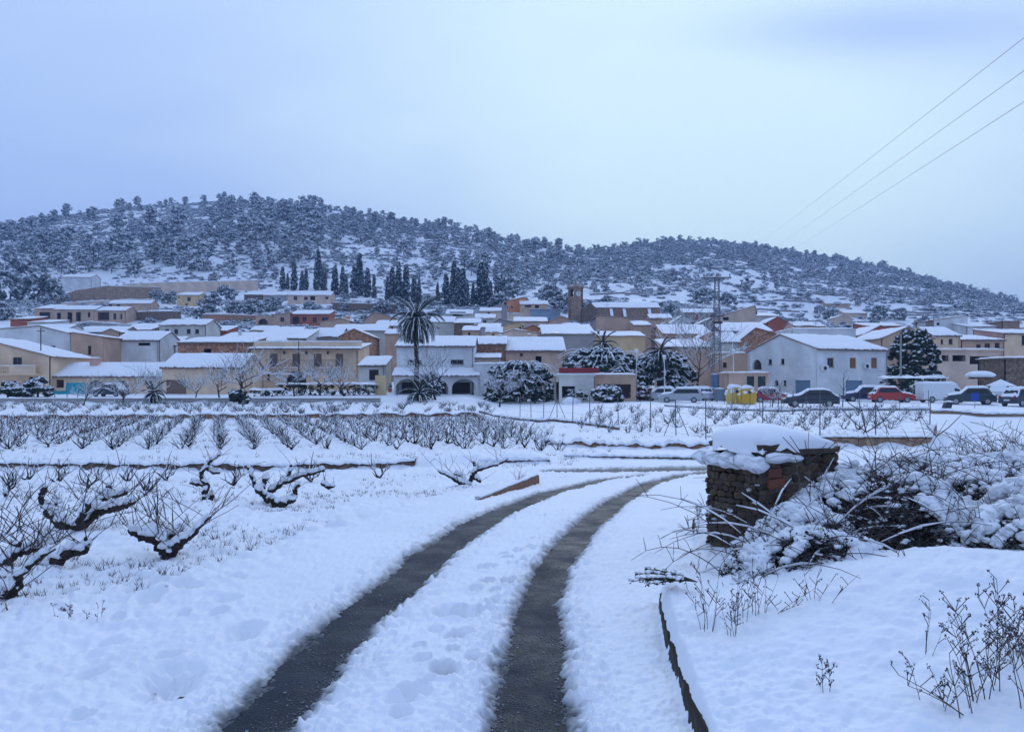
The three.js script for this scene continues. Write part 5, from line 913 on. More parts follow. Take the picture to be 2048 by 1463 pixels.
const onLine = (L, a, b, n = 8, off = 0) => Array.from({ length: n + 1 }, (_, k) => { const px = mix(a, b, k / n); return [px, table(L, px) + off]; });
wallAlong('terrace_wall', 'low brown stone terrace wall below the vineyard, crossing behind the old vines', onLine(lineA, -60, 830, 12), u => .27 + .04 * noise(u * 40, 1), .3, WALL.darkstone, { n: 160, snow: .07 });
wallAlong('terrace_wall', 'short grassy terrace edge right of the old vines, near the road', onLine(lineA, 960, 1100, 4), .2, .3, WALL.darkstone, { n: 30, snow: .1 });
wallAlong('terrace_wall', 'brown earth terrace edge at the vineyard\'s far end', onLine(lineB, -60, 960, 12), u => .36 + .1 * noise(u * 60, 2), .4, WALL.rubble, { n: 170, snow: .08 });
wallAlong('street_wall', 'long low grey wall between the far vines and the houses', onLine(lineC, -80, 760, 10), .58, .35, WALL.grey, { n: 120, snow: .1, rough: .02 });
wallAlong('terrace_wall', 'thin dark stone kerb wall across the road bend', onLine(lineD, 1130, 1440, 6), .17, .25, WALL.darkstone, { n: 60, snow: .07 });
wallAlong('terrace_wall', 'brown stone bank left of the snow capped stone pillar', onLine(lineE, 1085, 1420, 6), u => .26 + .08 * noise(u * 25, 3), .4, WALL.rubble, { n: 70, snow: .12, rough: .09 });
wallAlong('retaining_wall', 'curved brown stone retaining wall right of the pillar below the fence', [...onLine(lineE, 1600, 1862, 6), [1872, 37.2], [1874, 38.5]], .52, .4, WALL.stone, { n: 70, snow: .06, rough: .03 });
wallAlong('field_wall', 'long low snow topped wall slanting along the fenced field', [[958, 67], [1040, 58], [1130, 50.5], [1240, 43]], .22, .35, WALL.darkstone, { n: 80, snow: .1 });
wallAlong('car_park_kerb', 'snow covered kerb wall running along the car park edge', [[1330, 73], [1440, 66], [1560, 63], [1640, 62], [1860, 62]], .22, .3, WALL.grey, { n: 80, snow: .12 });
wallAlong('brick_wall', 'row of low red brick planters at the right edge below the cars', [[1866, 57], [1960, 57], [2080, 57]], .30, .3, WALL.brown, { n: 40, snow: .14 });
// walls on the slope above the village
const farWall = (l, pts, top, mat, o = {}) => { const q = pts.map(([px, py]) => { const g = ground(px, py); return [px, -g.z]; }), mid = q[Math.floor(q.length / 2)]; wallAlong('hill_wall', l, q, u => { const f = u * (pts.length - 1), i = Math.min(pts.length - 2, Math.floor(f)); return mix(pts[i][1] - top[i], pts[i + 1][1] - top[i + 1], f - i) * mix(q[i][1], q[i + 1][1], f - i) / FPX; }, .6, mat, { n: 50, snow: .35, rough: .1, ...o }); };
farWall('long pale cemetery wall with snowy coping along the hill foot', [[245, 590], [330, 588], [430, 583], [515, 580]], [568, 564, 562, 560], WALL.pale);
farWall('tall ochre and brown retaining wall below the white long house', [[108, 606], [150, 605], [210, 602], [320, 596]], [596, 580, 571, 574], WALL.stone, { snow: .2 });
farWall('stone terrace wall right of the tan villa', [[250, 640], [300, 642], [360, 640]], [624, 622, 622], WALL.darkstone);
farWall('rubble terrace wall below the garden bushes', [[405, 642], [450, 644], [510, 642]], [628, 628, 630], WALL.rubble);
farWall('dark hedge-like terrace wall below the cypress group', [[665, 622], [720, 626], [790, 628]], [604, 606, 608], WALL.darkstone);
farWall('long grey sloping ramp wall behind the low garage', [[205, 722], [255, 716], [308, 700]], [712, 702, 690], WALL.grey, { snow: .12 });
farWall('thin snowy terrace wall above the tan villa roofs', [[120, 612], [200, 606], [300, 603]], [606, 601, 598], WALL.pale);
farWall('curved white garden wall in front of the tan villa', [[110, 660], [180, 652], [260, 655]], [652, 643, 649], WALL.grey);
for (const [i, [a, b, y]] of [[1440, 1600, 622], [1480, 1640, 604], [1560, 1690, 590], [1240, 1380, 560], [1700, 1860, 625], [1800, 1990, 632], [1180, 1300, 590]].entries()) farWall(['snowy farm terrace wall behind the pylon', 'snowy farm terrace wall left of the hillside farmhouse', 'highest farm terrace wall above the hillside farmhouse', 'farm terrace wall high above the church nave', 'farm terrace wall right of the hillside hut', 'farm terrace wall at the right-hand hill foot', 'farm terrace wall just above the church nave'][i], [[a, y], [(a + b) / 2, y - 3], [b, y + 2]], [y - 3, y - 6, y - 1], WALL.darkstone, { snow: .22, n: 30 });

// ---------- trees near the houses ----------
const bare = (key, seed, o = {}) => [key, () => branchy({ seed, levels: 4, trunk: .75, r: .06, kids: [5, 4, 4, 4], spread: 1.3, ratio: .80, lift: .06, wander: .45, snow: .8, snowR: .0075, snowMin: .0, minR: .0045, up: .55, cover: .6, ...o })];
for (const [px, py, s, l, seed, o] of [
  [490, 803, 1.15, 'dense snow laden almond tree left of the cream house', 1, {}], [590, 793, .8, 'snowy fruit tree before the cream house door', 2, {}], [640, 792, .8, 'snowy fruit tree before the cream house, middle', 3, {}], [690, 793, .85, 'snowy fruit tree before the cream house, right end', 4, {}],
  [300, 806, .75, 'low snowy tree before the garage arches', 5, {}], [245, 812, .6, 'small snowy tree left of the garage arches', 6, {}], [165, 812, .55, 'small bare tree in front of the turquoise netting', 7, {}], [390, 806, .7, 'snowy tree before the plain cream annex', 8, {}], [440, 800, .8, 'snowy tree at the annex\'s right corner', 1, {}],
  [872, 798, .95, 'slender snowy tree beside the palm', 9, {}], [1000, 815, .7, 'frosted bare shrub left of the big evergreen', 10, {}], [1395, 792, 1.25, 'large bare street tree left of the pylon\'s foot', 11, { trunk: 1.1, spread: 1.0 }], [1140, 795, .8, 'snowy bare tree before the red edged building', 12, {}], [1185, 797, .8, 'snowy bare tree in the orchard, middle', 3, {}], [1235, 797, .8, 'snowy bare tree in the orchard, right', 4, {}],
  [1940, 770, 1.0, 'snow laden orchard tree before the terrace house', 9, {}], [1975, 768, 1.0, 'snow laden orchard tree right of the terrace house', 2, {}], [2015, 768, .9, 'snow laden orchard tree at the right edge', 12, {}],
  [1545, 815, .4, 'tiny bare sapling beside the red car', 5, {}],
]) { const g = ground(px, py); branchPlant('snowy_tree', ...bare(`bare${seed}`, seed * 19, o), l, 'tree', V(g.x, g.y, g.z), s * 3.0, px); }
for (const [px, py, l, k] of [[1556, 817, 'thin street sapling in front of the large white house\'s gable', 0], [1686, 817, 'thin street sapling in front of the large white house\'s garage', 1]]) { const g = ground(px, py); branchPlant('sapling', `sap${k}`, () => branchy({ seed: 61 + k, levels: 3, trunk: 2.0, r: .045, kids: [4, 3, 2], spread: .5, ratio: .45, lift: .2, wander: .25, snow: .7, snowR: .012, minR: .008, lean: .05 }), l, 'tree', V(g.x, g.y, g.z), 1.05, px); }
// evergreens: near and dark, snow on the upper leaves
function evergreen(label, px, py, hpx, wpx, seed, o = {}) {
  const g = ground(px, py), d = o.d || -g.z, x = X(px, d), y = G(x, d), h = hpx * d / FPX, w = wpx * d / FPX / 2, R = rng(seed), L = new Leaves();
  const t = thing(o.n || 'evergreen_tree', label, o.cat || 'tree', V(x, y, -d)), n = o.count || 70, low = o.low === undefined ? .12 : o.low;
  for (let k = 0; k < n; k++) { const v = Math.pow(R(), .75), a = R() * 6.283, ww = w * Math.sqrt(1 - Math.pow(Math.abs(v - .35) / .68, 2.4)) * Math.sqrt(.2 + .8 * R()); L.clump(V(Math.cos(a) * ww, h * (low + (1 - low) * v), Math.sin(a) * ww), .5, .38, .5, o.nd || 40, o.ns || 24, .12, o.dark || DK.ever, R, { sn: .85, long: 1.9, low: .15 }); }
  mesh('trunk', trunkGeo(h * .75, .14, R, .08, 6, .25), M.bark, t); mesh('crown', L.geo(), M.crown, t);
  if (o.boughs) { const s = new GB(); for (let k = 0; k < o.boughs; k++) { const a = R() * 6.283, v = .35 + .62 * R(), r0 = w * (.25 + .35 * R()), r1 = r0 + w * (.3 + .35 * R()), y0 = h * v, pts = []; for (let j = 0; j <= 6; j++) { const u = j / 6, r = mix(r0, r1, u); pts.push(V(Math.cos(a) * r + .08 * (R() - .5), y0 + .35 * Math.sin(u * 2.2) - 1.0 * u * u + .3, Math.sin(a) * r)); } s.tube(pts, pts.map((_, j) => (.09 - .009 * j) * (.6 + .7 * R())), 5, { squash: .7, rough: .2 }); } mesh('snow', s.geo(), M.snow, t); }
  return t;
}
evergreen('big dark evergreen with snow laden crown right of the arcaded house', 1040, 806, 80, 145, 3, { count: 190, low: .0, ns: 18, boughs: 60 });
evergreen('large dark evergreen with drooping snowy boughs behind the red edged building', 1205, 790, 100, 175, 4, { d: 100, count: 210, ns: 16, low: .0, boughs: 120 });
evergreen('second dark evergreen with snowy boughs, nearer to the pylon', 1325, 790, 92, 130, 5, { d: 102, count: 170, ns: 16, low: .0, boughs: 100 });
evergreen('dark carob tree right of the large white house', 1830, 800, 132, 100, 6, { d: 104, count: 190, ns: 9, low: .0 });
evergreen('snow puffed round shrub before the dark carob tree', 1868, 775, 45, 50, 7, { d: 96, count: 36, ns: 44, nd: 16, n: 'snowy_shrub', cat: 'shrub' });
evergreen('smaller snow puffed shrub left of the round one', 1835, 772, 32, 40, 8, { d: 95, count: 28, ns: 40, nd: 16, n: 'snowy_shrub', cat: 'shrub' });
evergreen('round evergreen peeking over the large white house\'s roof', 1738, 700, 46, 46, 9, { d: 125, count: 40 });
evergreen('round garden tree above the arcaded house\'s palm bush', 862, 775, 45, 44, 10, { d: 101, count: 36, ns: 22, dark: DK.pale });
evergreen('evergreen bush beside the pylon\'s foot', 1478, 765, 40, 30, 12, { d: 100, count: 20, n: 'bush', cat: 'bush' });
evergreen('snow covered bush before the villa\'s arch', 75, 795, 36, 55, 13, { count: 28, ns: 26, n: 'bush', cat: 'bush' });
evergreen('snow covered bush at the villa\'s foot, left edge', 15, 797, 30, 50, 14, { count: 24, ns: 26, n: 'bush', cat: 'bush' });
evergreen('dark shrub with reddish leaves right of the orchard trees', 1280, 803, 34, 40, 15, { count: 24, dark: [.07, .03, .012], n: 'bush', cat: 'bush' });
evergreen('dark orchard shrub in the shadow of the low pale building', 1155, 806, 28, 50, 16, { count: 26, n: 'bush', cat: 'bush' });
evergreen('dark orchard shrub beneath the middle bare tree', 1215, 806, 30, 60, 17, { count: 30, n: 'bush', cat: 'bush' });
evergreen('dark bush at the foot of the almond tree', 478, 809, 26, 40, 18, { count: 18, ns: 8, n: 'bush', cat: 'bush' });
// clipped hedges: blocks of leaves with a thick cushion of snow
function hedge(label, px0, px1, py, hpx, dep, o = {}) {
  const g = ground((px0 + px1) / 2, py), d = o.d || -g.z, x0 = X(px0, d), x1 = X(px1, d), y = G((x0 + x1) / 2, d), h = hpx * d / FPX, R = rng(px0), L = new Leaves(), t = thing('hedge', label, 'hedge', V(x0, y, -d));
  const w = x1 - x0; for (let k = 0; k < w * h * 9; k++) { L.clump(V(R() * w, R() * h * .95, -R() * dep), .24, .2, .24, 16, 0, .07, DK.ever, R, { long: 1.5 }); }
  mesh('leaves', L.geo(), M.crown, t); mesh('snow', slab(V(-.15, h * .96, .15), V(w + .15, h * .96, .15), V(w + .15, h * .96, -dep - .15), V(-.15, h * .96, -dep - .15), .24, Math.round(w * 3), 6, { amp: .1, seed: px0, round: .3, lu: w, lv: dep, ragged: .3 }), M.snow, t);
}
hedge('dark hedge with a thick snow cushion behind the blue and red cars', 1776, 1895, 795, 48, 2, { d: 88 });
hedge('long snow topped hedge before the cream house', 552, 752, 790, 24, 1.5, { d: 103 });
hedge('lower hedge step left of the long snow topped hedge', 500, 560, 794, 14, 1.2, { d: 100 });
hedge('low snow topped hedge behind the parked white cars', 1290, 1400, 770, 10, 1, { d: 101 });

// ---------- the palms ----------
function frondGeo(len, droop, seed) {
  const R = rng(seed), g = new GB(), s = new GB(), pts = [], n = 12; let p = V(0, 0, 0), a = droop[0];
  for (let k = 0; k <= n; k++) { pts.push(p.clone()); a += droop[1] / n; p.x += Math.cos(a) * len / n; p.y += Math.sin(a) * len / n; }
  g.tube(pts, pts.map((_, k) => .03 * (1 - .8 * k / n)), 4);
  for (let k = 1; k < n * 3; k++) {
    const f = k / 3, i = Math.min(n - 1, Math.floor(f)), q = pts[i].clone().lerp(pts[i + 1], f - i), t = pts[i + 1].clone().sub(pts[i]).normalize(), L = (.55 - .25 * f / n) * len * .28 * (.8 + .4 * R());
    for (const sd of [-1, 1]) { const dir = V(t.x * .75, t.y * .75 - .28 - .1 * R(), sd * .62).normalize(), e = q.clone().addScaledVector(dir, L); e.y -= .05; const w = t.clone().multiplyScalar(.05); g.quad(q.clone().sub(w), q.clone().add(w), e.clone().add(V(0, -.02, 0)), e); }
  }
  s.tube(pts.slice(1).map(v => V(v.x, v.y + .045, v.z)), pts.slice(1).map((_, k) => .05 * (1 - .6 * k / n) * (.4 + .7 * R())), 5, { squash: .5, wide: 1.5 });
  return [g.geo(true), s.geo()];
}
function palm(label, pos, h, nf, len, seed, o = {}) {
  const R = rng(seed), t = thing('palm_tree', label, 'palm tree', pos), kinds = [0, 1, 2, 3, 4].map(k => frondGeo(len * (.85 + .3 * R()), [[1.25, -.9], [.85, -1.7], [.45, -1.9], [.05, -1.65], [-.55, -.95]][k], seed + k));
  if (h > .5) { const g = new GB(), pts = [], rad = []; for (let k = 0; k <= 40; k++) { pts.push(V(.05 * Math.sin(k * .1) * h / 8, h * k / 40 - (k ? 0 : .3), 0)); rad.push((.24 + .10 * Math.pow(1 - k / 40, 3) + (k % 2 ? .03 : 0)) * (k > 36 ? 1.25 : 1)); } g.tube(pts, rad, 12, { rough: .07 }); mesh('trunk', g.geo(true), M.bark, t); mesh('crown_shaft', new GB().blob(V(.04, h, 0), .42, .5, .42, 3, .3, 2).geo(), M.dry, t); }
  for (let k = 0; k < nf; k++) { const u = k / nf, kd = u < .08 ? 0 : u < .2 ? 1 : u < .4 ? 2 : u < .68 ? 3 : 4, [a, b] = kinds[kd], f = mesh('frond', a, M.palm, t); f.position.set(.04, h + .25 - .35 * u, 0); f.rotation.set(0, k * 2.39996 + R() * .3, 0); const sn = mesh('snow', b, M.snow, f); if (kd === 4) sn.scale.setScalar(.9); }
  return t;
}
{ const g = ground(832, 797), d = 96, x = X(832, d); palm('tall date palm with drooping snowy fronds before the white arcaded house', V(x, G(x, d), -d), Y(640, d) - G(x, d), 84, 3.4, 5); const t2 = X(838, 94); palm('short bushy palm at the foot of the tall palm', V(t2, G(t2, 94), -94), .4, 34, 2.6, 9); const t3 = X(1205, 101), y3 = G(t3, 101); palm('small palm crown rising above the dark evergreens', V(t3, y3, -101), Y(690, 101) - y3, 30, 2.2, 14); const t4 = X(305, 90); palm('snowed-over low palm before the garage', V(t4, G(t4, 90), -90), 1.0, 26, 2.0, 21); const t5 = X(1320, 99); palm('snowy palm crown left of the pylon', V(t5, G(t5, 99), -99), Y(705, 99) - G(t5, 99), 28, 2.3, 31); }

// ---------- parked cars ----------
const CAR = {
  hatch: { len: 3.95, body: [[0, .28], [0, .62], [.08, .80], [.35, .95], [.62, 1.40], [.9, 1.48], [2.2, 1.46], [2.75, .98], [3.7, .82], [3.93, .62], [3.95, .3]], win: [[.58, .98], [.78, 1.36], [2.15, 1.38], [2.62, .98]], wheels: [.72, 3.15] },
  estate: { len: 4.4, body: [[0, .28], [0, .7], [.06, .95], [.3, 1.42], [.6, 1.5], [2.5, 1.47], [3.1, 1.0], [4.1, .84], [4.38, .6], [4.4, .3]], win: [[.28, 1.0], [.45, 1.38], [2.45, 1.39], [2.95, 1.0]], wheels: [.8, 3.5] },
  saloon: { len: 4.35, body: [[0, .28], [0, .66], [.05, .86], [.35, 1.0], [.75, 1.36], [1.2, 1.44], [2.3, 1.42], [3.05, .98], [4.0, .84], [4.3, .62], [4.35, .3]], win: [[.62, 1.0], [.95, 1.34], [2.25, 1.35], [2.85, 1.0]], wheels: [.8, 3.45] },
  van: { len: 4.4, body: [[0, .3], [0, 1.75], [.1, 1.85], [3.0, 1.83], [3.35, 1.7], [3.75, 1.1], [4.3, .95], [4.4, .6], [4.4, .3]], win: [[3.0, 1.1], [3.0, 1.6], [3.28, 1.6], [3.58, 1.1]], wheels: [.8, 3.55] },
};
function car(label, kind, color, px, py, turn, o = {}) {   // turn: 0 = nose to the right
  const K = CAR[kind], g0 = ground(px, py), t = thing(kind === 'van' ? 'van' : 'car', label, kind === 'van' ? 'van' : 'car', V(g0.x, g0.y + .04, g0.z), turn * Math.PI / 180), w = 1.68, cx = K.len / 2;
  const paint = new THREE.MeshPhysicalMaterial({ color: new THREE.Color().setRGB(...color), roughness: .45, clearcoat: .6, clearcoatRoughness: .2 });
  const shp = (pts) => { const s = new THREE.Shape(); s.moveTo(pts[0][0] - cx, pts[0][1]); pts.slice(1).forEach(q => s.lineTo(q[0] - cx, q[1])); s.closePath(); return s; };
  const sh = shp(K.body); K.wheels.forEach(x => { const h = new THREE.Path(); h.absarc(x - cx, .32, .35, 0, Math.PI * 2, true); });
  const eg = new THREE.ExtrudeGeometry(sh, { depth: w - .24, bevelEnabled: true, bevelThickness: .12, bevelSize: .07, bevelOffset: -.07, bevelSegments: 3 }); eg.translate(0, 0, -w / 2 + .12);
  { const p = eg.getAttribute('position'); for (let k = 0; k < p.count; k++) { const y = p.getY(k); if (y > .95) p.setZ(k, p.getZ(k) * (1 - .16 * clamp((y - .95) / .5, 0, 1))); } eg.computeVertexNormals(); }
  const b = mesh('body', eg, paint, t);
  for (const sd of [-1, 1]) { const wg = new THREE.ExtrudeGeometry(shp(K.win), { depth: .02, bevelEnabled: false }); const p = wg.getAttribute('position'); for (let k = 0; k < p.count; k++) p.setZ(k, sd * (w / 2 - .005 + (p.getZ(k) > .01 ? .012 : 0)) * (1 - .16 * clamp((p.getY(k) - .95) / .5, 0, 1)) + sd * .006); wg.computeVertexNormals(); mesh('side_window', wg, M.glass, t); }
  { // rear and front screens
    const q = (a, c, inset, nm) => { const n = V(-(c[1] - a[1]), c[0] - a[0], 0).normalize(); if (n.y < 0) n.negate(); const f = z => w / 2 * (1 - .16 * clamp((z - .95) / .5, 0, 1)) - .16, A = [mix(a[0], c[0], .12), mix(a[1], c[1], .12)], C = [mix(a[0], c[0], .9), mix(a[1], c[1], .9)], P3 = (u, s) => V(u[0] - cx + n.x * .022, u[1] + n.y * .022, s * f(u[1])); mesh(nm, new GB().quad(P3(A, -1), P3(A, 1), P3(C, 1), P3(C, -1)).geo(true), M.glass, t); };
    const B = K.body, i = kind === 'van' ? 4 : B.findIndex((v, k) => k > 3 && v[0] > 2 && v[1] > 1.4); q(B[kind === 'van' ? 4 : i], B[(kind === 'van' ? 4 : i) + 1], .1, 'windscreen'); if (kind !== 'van') { const j = kind === 'estate' ? 2 : 3; q(B[j], B[j + 1], .1, 'rear_window'); }
  }
  for (const x of K.wheels) for (const sd of [-1, 1]) { const wh = mesh('wheel', new THREE.TorusGeometry(.235, .085, 8, 20).translate(x - cx, .32, sd * (w / 2 - .06)), M.iron, t); mesh('rim', new THREE.CylinderGeometry(.2, .2, .07, 14).rotateX(Math.PI / 2).translate(x - cx, .32, sd * (w / 2 - .03)), M.steel, wh); }
  for (const sd of [-1, 1]) { mesh('headlight', new GB().blob(V(K.len - cx - .1, .7, sd * .6), .1, .09, .18, 2, .05, 1).geo(), M.frameW, t); mesh('tail_light', new GB().blob(V(-cx + .06, .8, sd * .68), .07, .14, .1, 3, .05, 1).geo(), lampRed, t); mesh('mirror', new GB().blob(V(K.body[K.body.length - (kind === 'van' ? 4 : 4)][0] - cx - .25, 1.02, sd * (w / 2 + .08)), .06, .07, .11, 5, .05, 1).geo(), paint, t); }
  mesh('number_plate', boxGeo(-cx - .025, .5, -.26, -cx - .003, .61, .26), M.frameW, t);
  // snow following roof, bonnet and screens
  const top = K.body.filter(q => q[1] > .75), s = new GB(), rows = [], R = rng(px | 0);
  const prof = []; for (let k = 0; k < top.length - 1; k++) for (let j = 0; j < 4; j++) prof.push([mix(top[k][0], top[k + 1][0], j / 4), mix(top[k][1], top[k + 1][1], j / 4)]); prof.push(top[top.length - 1]);
  for (let k = 0; k < prof.length; k++) { const [x, y] = prof[k], a = prof[Math.max(0, k - 1)], c = prof[Math.min(prof.length - 1, k + 1)], sl = Math.abs(c[1] - a[1]) / (Math.hypot(c[0] - a[0], c[1] - a[1]) + 1e-6), th = 1.5 * (o.snow || .12) * (1 - .75 * sl) * (k === 0 || k === prof.length - 1 ? .3 : 1) - .035 * sstep(.55, .9, sl) + .02 * noise(k * .8, px, 3), hw = (w / 2 - .03) * (1 - .16 * clamp((y - .95) / .5, 0, 1)), row = []; for (let j = 0; j <= 8; j++) { const z = (j / 4 - 1), e = Math.abs(z) > .99 ? -.35 : .62 + .38 * Math.pow(1 - z * z, .5); row.push(s.v(V(x - cx, y + (th > 0 ? .015 : -.02) + Math.max(th, -.03) * e + .015 * noise(k * 1.1, j * 1.3, px | 0), z * hw))); } rows.push(row); }
  for (let k = 0; k < rows.length - 1; k++) for (let j = 0; j < 8; j++) s.i.push(rows[k][j], rows[k + 1][j], rows[k + 1][j + 1], rows[k][j], rows[k + 1][j + 1], rows[k][j + 1]);
  const sm = mesh('snow', s.geo(), M.snow, t);
  return t;
}
const lampRed = std([.25, .012, .012], .3);
car('red hatchback under snow next to the yellow recycling igloo', 'hatch', [.30, .012, .03], 1545, 806, -12);
car('dark blue-black estate car in front of the white gable house', 'saloon', [.012, .018, .03], 1620, 815, 170, { snow: .09 });
car('dark blue car half hidden behind the red one by the garage', 'hatch', [.012, .022, .07], 1727, 804, 172);
car('bright red hatchback in front of the dark hedge', 'hatch', [.40, .022, .012], 1783, 806, -6, { snow: .1 });
car('snow buried pale hatchback left of the white van', 'hatch', [.45, .47, .5], 1836, 801, 75, { snow: .2 });
car('white delivery van among the parked cars', 'van', [.72, .73, .72], 1884, 806, 4, { snow: .1 });
car('dark teal car right of the white van', 'hatch', [.012, .04, .05], 1940, 810, 160);
car('snow covered white car near the right edge', 'estate', [.5, .5, .52], 1998, 806, 60, { snow: .2 });
car('dark blue car cut by the photo\'s right edge', 'hatch', [.012, .018, .04], 2050, 814, 20);
car('silver hatchback left of the bare street tree', 'hatch', [.42, .44, .46], 1322, 803, 160);
car('pale grey estate beside the bare street tree', 'estate', [.38, .40, .41], 1360, 806, 168);
car('pale car right of the bare street tree', 'hatch', [.40, .42, .44], 1402, 802, 100);
car('dark car parked before the garage arches', 'hatch', [.02, .022, .03], 218, 794, 175);

// ---------- recycling igloos, bins, kiosks ----------
function igloo(label, px, py, h, mat, snowy) {
  const g = ground(px, py), t = thing('recycling_igloo', label, 'container', g), w = .72;
  mesh('body', new THREE.LatheGeometry([[.55, 0], [.72, .25], [.80, .7], [.76, 1.1], [.58, 1.45], [.3, 1.62], [0, 1.66]].map(q => new THREE.Vector2(q[0] * h, q[1] * h)), 20), mat, t);
  mesh('hatch', new THREE.CylinderGeometry(.14, .14, .1, 14).rotateX(Math.PI / 2).translate(0, 1.15 * h, .74 * h), M.iron, t);
  mesh('lifting_hook', new THREE.TorusGeometry(.1, .025, 6, 12).translate(0, 1.72 * h, 0), M.steel, t);
  const s = new GB().blob(V(-.05, 1.52 * h, .05), .62 * h, .26 * h, .6 * h, px, .3, 2); for (let k = 0; k < snowy; k++) { const a = 1.2 + k * .9, r = .7 * h; s.blob(V(Math.cos(a) * r, (1.25 - .13 * (k % 4)) * h, Math.sin(a) * r), .2 * h, .16 * h, .2 * h, k + px, .4, 1); } mesh('snow', s.geo(), M.snow, t);
}
igloo('yellow recycling igloo with snow cap left of the red car', 1495, 810, 1.05, std([.62, .36, .012], .45), 4);
igloo('snow plastered yellow-white recycling igloo beside the kiosk', 1470, 809, 1.1, std([.60, .42, .08], .45), 14);
for (const [px, py, c, l] of [[1418, 801, [.10, .14, .20], 'grey-blue wheeled waste bin left of the igloos'], [1440, 803, [.20, .25, .30], 'pale grey wheeled waste bin next to the igloos']]) {
  const g = ground(px, py), t = thing('waste_bin', l, 'bin', g); mesh('tub', new GB().quad(V(-.5, .15, .4), V(.5, .15, .4), V(.62, 1.15, .5), V(-.62, 1.15, .5)).quad(V(.5, .15, .4), V(.5, .15, -.4), V(.62, 1.15, -.5), V(.62, 1.15, .5)).quad(V(-.5, .15, -.4), V(-.5, .15, .4), V(-.62, 1.15, .5), V(-.62, 1.15, -.5)).quad(V(.5, .15, -.4), V(-.5, .15, -.4), V(-.62, 1.15, -.5), V(.62, 1.15, -.5)).geo(true), std(c, .6), t);
  mesh('lid', new THREE.CylinderGeometry(.55, .55, 1.3, 14, 1, false, 0, Math.PI).rotateZ(Math.PI / 2).scale(1, .45, 1).translate(0, 1.16, 0), std(c, .6), t); mesh('snow', new GB().blob(V(0, 1.42, 0), .6, .14, .45, 3, .2, 2).geo(), M.snow, t);
  for (const sx of [-.4, .4]) mesh('wheel', new THREE.CylinderGeometry(.1, .1, .06, 10).rotateX(Math.PI / 2).translate(sx, .1, .36), M.iron, t);
}
{ const d = 99, x = X(1435, d), y = G(x, d), t = thing('blue_cabinet', 'blue electrical cabinet at the foot of the pylon', 'cabinet', V(x, y, -d)); const h = Y(749, d) - y; mesh('housing', boxGeo(-.62, 0, -.4, .62, h, .4), std([.12, .22, .38], .5), t); mesh('door', boxGeo(-.52, .15, .402, .52, h - .12, .43), std([.13, .24, .40], .5), t); mesh('snow', slab(V(-.65, h + .002, .45), V(.65, h + .002, .45), V(.65, h + .002, -.45), V(-.65, h + .002, -.45), .14, 6, 4, { amp: .03 }), M.snow, t); }
// turquoise netting on a frame, left
{
  const d = 93, net = std([.02, .30, .36], .7), x0 = X(107, d), t = thing('netting_screen', 'turquoise netting hung on a post frame before the garage', 'screen', V(x0, G(x0, d), -d)); const g = new GB(), w = X(172, d) - x0, y1 = Y(765, d) - t.position.y, ys = Y(781, d) - t.position.y, yb = Y(788, d) - t.position.y, c = [], nx = 30, ny = 8;
  for (let j = 0; j <= ny; j++) for (let i = 0; i <= nx; i++) { const u = i / nx, top = u < .38 ? ys : y1; c.push(g.v(V(u * w, mix(yb, top, j / ny) + .04 * noise(i * .6, j, 3), .1 * noise(i * .5, j * .6, 8)))); }
  for (let j = 0; j < ny; j++) for (let i = 0; i < nx; i++) { const a = j * (nx + 1) + i; g.i.push(c[a], c[a + 1], c[a + nx + 2], c[a], c[a + nx + 2], c[a + nx + 1]); }
  mesh('net', g.geo(), net, t); for (let k = 0; k < 4; k++) mesh('post', boxGeo(w * [.0, .38, .7, 1][k] - .03, -.2, -.22, w * [.0, .38, .7, 1][k] + .03, (k ? y1 : ys) + .05, -.16), M.iron, t);
}
// parasol, small snowy tent and mound near the right edge
for (const [px, py, d, r, l] of [[1962, 752, 84, 1.25, 'snow domed parasol above the parked cars at right'], [2002, 768, 82, 1.3, 'snow covered tent roof right of the snow domed parasol']]) { const x = X(px, d), y = G(x, d), t = thing(px < 1990 ? 'parasol' : 'garden_tent', l, px < 1990 ? 'parasol' : 'tent', V(x, y, -d)), h = Y(py, d) - y; mesh('canopy', new THREE.ConeGeometry(r, .55, 8, 1, true).translate(0, h, 0), M.wood, t); mesh('snow', px < 1990 ? new GB().blob(V(0, h + .12, 0), r * 1.02, .42, r * 1.02, 3, .12, 3).geo() : new THREE.ConeGeometry(r * 1.04, .65, 12).translate(0, h + .16, 0), M.snow, t); mesh('pole', new THREE.CylinderGeometry(.04, .04, h + .4, 8).translate(0, h / 2 + .15, 0), M.wood, t); }
{ const g = ground(1145, 808); tag(mesh('snow_heap', new GB().blob(V(g.x, g.y + .2, g.z), .95, .55, .7, 4, .35, 3).geo(), M.snow), 'heap of snow before the low pale building', 'snow heap'); }
{ const g = ground(780, 785), t = thing('plant_pot', 'terracotta pot with a small plant on the street wall', 'plant pot', g); mesh('pot', new THREE.LatheGeometry([[.18, 0], [.28, .5], [.32, .5], [.32, .58], [.25, .58]].map(q => new THREE.Vector2(...q)), 14), std([.40, .13, .06], .8), t); const R = rng(3), L = new Leaves(); for (let k = 0; k < 6; k++) L.clump(V((R() - .5) * .4, .8 + .3 * R(), (R() - .5) * .4), .2, .18, .2, 16, 10, .06, DK.bush, R); mesh('plant', L.geo(), M.crown, t); }

